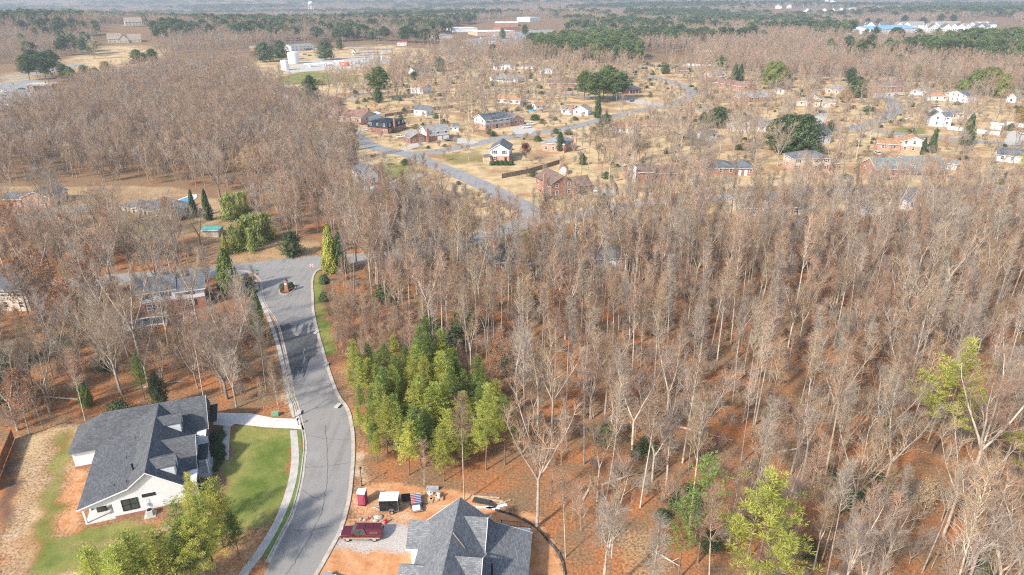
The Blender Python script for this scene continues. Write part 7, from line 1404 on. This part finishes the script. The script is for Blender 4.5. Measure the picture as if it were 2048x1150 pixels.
for i,(px,py,h,p) in enumerate([(880,800,3.5,'thicket'),(900,690,4,'thicket'),(870,700,4.5,'thicket'),(935,665,6,'holly'),(1215,880,2.8,'thicket'),(1290,905,2.4,'thicket'),(1755,985,3,'thicket'),(1700,1010,2.6,'thicket'),(1650,960,2.2,'thicket'),(1610,1105,2,'thicket'),(1325,1040,1.6,'shrub'),(860,660,3.5,'thicket'),(1010,730,3,'thicket'),(1380,1010,3.2,'thicket'),(1940,1140,3,'thicket'),(1420,1090,2,'thicket'),(120,700,3.5,'thicket'),(215,735,3,'thicket'),(30,730,4,'thicket'),(1290,640,3,'thicket'),(1060,610,4,'cedar'),(770,600,4,'thicket')]):
    where=['below the young pines upper edge','left one under the ivy trunks','second under the ivy trunks','dark one under the ivy trunks','in the lower wood left of the sparse pine','in the lower wood near the sparse pine','largest in the lower right wood','second in the lower right wood','third in the lower right wood','in the dark hollow beside the bright pine','beside the leaf covered path','behind the reddish brush','in the centre of the wood','between the sparse pines','near the lower right corner','under the bright pine','in the dark thicket at the left','above the leaf litter slope','at the left edge of the dark thicket','deep in the wood below the parked pale car','in the wood below the dark roofed house','at the wood edge above the reddish brush'][i]
    single(p,px,py,h,where,wide=1.2)
for i,(px,py) in enumerate([(985,790),(1000,760),(1120,700),(1180,770),(1560,640),(1700,800),(1480,560),(1900,470),(2010,460),(1330,800)]):
    lb='small oak holding orange leaves '+['right of the young pines','just above the young pines right end','in the upper middle of the wood','in the middle of the wood','near the fan shaped tree','between the fan shaped tree and the lone pine','in the far half of the wood','at the upper right of the wood','at the far right edge of the wood','above the lower wood thickets'][i]; single('brown_oak',px,py,7+i%3*2.5,'',full=lb)
# ------------------------------------------------------------------ pines in groups and far woods
def pines(poly,sp,where,protos,smin,smax,seed,limit=60,**k):
    P=scatter(poly,sp,seed=seed,**k); P=P[np.argsort(P[:,1])]; r=random.Random(seed); rest=[]; mx0,mx1=(np.percentile(P[:max(limit,1),0],[33,66]) if len(P) else (0,0))
    for x,y in P:
        if limit>0: limit-=1; p=r.choice(protos); s=r.uniform(smin,smax); lb=LBL[p][1]+' '+where+', '+('left' if x<mx0 else 'middle' if x<mx1 else 'right')+' third'; tree(p,x,y,s,lb,lb)
        else: rest.append((x,y))
    if rest: scatter_mass('pine_wood','mass of pines '+where,'wood',rest,protos,smin,smax,seed=seed)
pines([(1050,108),(1110,82),(1240,84),(1292,108),(1285,136),(1225,133),(1130,124)],10,'in the green block at the top centre',['big_pine','far_pine2','big_pine','far_b'],.55,1.05,61,limit=70,drop=.25)
pines([(1120,66),(1270,58),(1430,52),(1430,60),(1300,70),(1130,74)],14,'in the row above the green block',['far_pine','far_pine2','far_b'],.7,1.1,62,limit=25,drop=.3)
pines([(1840,108),(1900,95),(2100,88),(2100,120),(1900,122)],12,'in the upper right belt',['big_pine','far_pine2','far_b'],.6,1.15,63,limit=40,drop=.35)
pines([(0,68),(60,58),(160,60),(150,78),(60,82),(0,85)],13,'on the upper left hill',['far_pine','far_pine2'],.7,.95,64,limit=25)
pines([(1250,30),(1420,27),(1420,33),(1260,36)],24,'far beyond the top centre',['far_pine'],1,1.2,65,limit=0)
pines([(480,66),(620,58),(760,62),(860,55),(860,60),(700,72),(500,75)],15,'behind the storage tanks',['far_pine2','far_pine'],.6,.9,66,limit=15)
pines([(700,38),(1000,34),(1000,38),(720,43)],24,'in the dark belt before the far plain',['far_pine'],.9,1.2,67,limit=0)
pines([(1180,18),(2200,14),(2200,17),(1200,22)],60,'on the far right ridge',['far_pine'],1,1.3,68,limit=0)
pines([(100,150),(300,125),(360,118),(350,130),(220,160),(120,185)],26,'scattered left of the large wood',['big_pine','cedar'],.5,.8,69,limit=14)
# everything beyond the neighbourhood
NP0=[(-300,150),(60,125),(150,112),(330,116),(480,108),(560,98),(640,92),(780,84),(860,92),(1080,92),(1400,116),(1640,128),(2400,150)]
Pn=np.array(GP(NP0)); 
def beyond(x,y): return y>np.interp(x/np.maximum(y,1),Pn[:,0]/Pn[:,1],Pn[:,1])
def far_points(y0,y1,sp,seed):
    P=scatter([(-y1*.85,y0),(y1*.85,y0),(y1*.85,y1),(-y1*.85,y1)],sp,seed=seed,world=True,keep=(y0<2500)); return P[beyond(P[:,0],P[:,1])]
for (y0,y1,sp,wd,lb) in((350,1000,9.2,1.0,'within a kilometre behind the neighbourhood'),(1000,1700,11.5,1.25,'beyond the far highway'),(1700,3200,20,2.1,'stretching over the far plain'),(3200,7500,46,4.6,'fading out towards the horizon')):
    P=far_points(y0,y1,sp,int(y0)); n_=noise2(P[:,0],P[:,1],90 if y0<1700 else 260,4)+.5*noise2(P[:,0],P[:,1],33,8); gap=noise2(P[:,0],P[:,1],170 if y0<1700 else 500,11)
    ok=gap>-.8; rr_=np.random.default_rng(int(y0)+5).normal(size=len(P))*.34; pin=((n_+rr_)>(.66 if y0<1000 else .5))&ok
    scatter_mass('bare_wood','hazy mass of bare woodland '+lb,'wood',P[ok&~pin],['far_a','far_b','far_c','far_d'],.62,.92,wd,seed=int(y0))
    scatter_mass('pine_wood','dark patches of pines '+lb,'wood',P[pin],['far_pine','far_pine2'],.75,1.05,wd,seed=int(y0)+1)
# ------------------------------------------------------------------ air
HZ=bpy.data.materials.new('haze_air'); HZ.use_nodes=True; t=HZ.node_tree
for n_ in list(t.nodes):
    if n_.type!='OUTPUT_MATERIAL': t.nodes.remove(n_)
pv=t.nodes.new('ShaderNodeVolumePrincipled'); pv.inputs['Color'].default_value=(.86,.93,1,1); pv.inputs['Density'].default_value=HAZE; pv.inputs['Anisotropy'].default_value=.25
t.links.new(pv.outputs[0],t.nodes['Material Output'].inputs['Volume'])
zmin=float(gz.min())-1
hz=MB().box(-17500,17500,-500,17500,zmin,86).build('haze',HZ); hz.display_type='BOUNDS'; tag(hz,kind='stuff')
print('TREES',NT,'objects',len(bpy.data.objects))

for o in COL.objects:
    l=o.get('label')
    if l and len(l.split())>16: print('LONG',l); w_=l.replace('some way ','').replace('just ','').split()[:16]; o['label']=' '.join(w_)

# tell look-alikes apart by their order in the photo
from collections import defaultdict
dd=defaultdict(list); LBL_G={'young_pine':'young pines','bare_bush':'bare bushes','round_shrub':'clipped shrubs'}
for o in COL.objects:
    if o.get('label') and o.parent is None and not o.get('kind'): dd[o['label']].append(o)
ORD=['leftmost','second from left','third from left','fourth from left','fifth from left','sixth from left','seventh from left','eighth from left','ninth from left','tenth from left','eleventh from left','twelfth from left','thirteenth from left','fourteenth from left','fifteenth from left','sixteenth from left']
for l,L_ in dd.items():
    if 2<=len(L_)<=16:
        L_.sort(key=lambda o:o.location.x/max(o.location.y,1))
        for i,o in enumerate(L_):
            q=('left one' if i==0 else 'right one') if len(L_)==2 else ('rightmost' if i==len(L_)-1 else ORD[i])
            w_=l.split(); k=16-len(q.split())
            o['label']=' '.join(w_ if len(w_)<=k else [x for x in w_ if x not in('small','with','some','way','the')][:k])+', '+q
            o['group']=(LBL_G.get(o.name.split('.')[0],o.name.split('.')[0].replace('_',' ')+'s')+' '+' '.join(l.split()[-6:]))
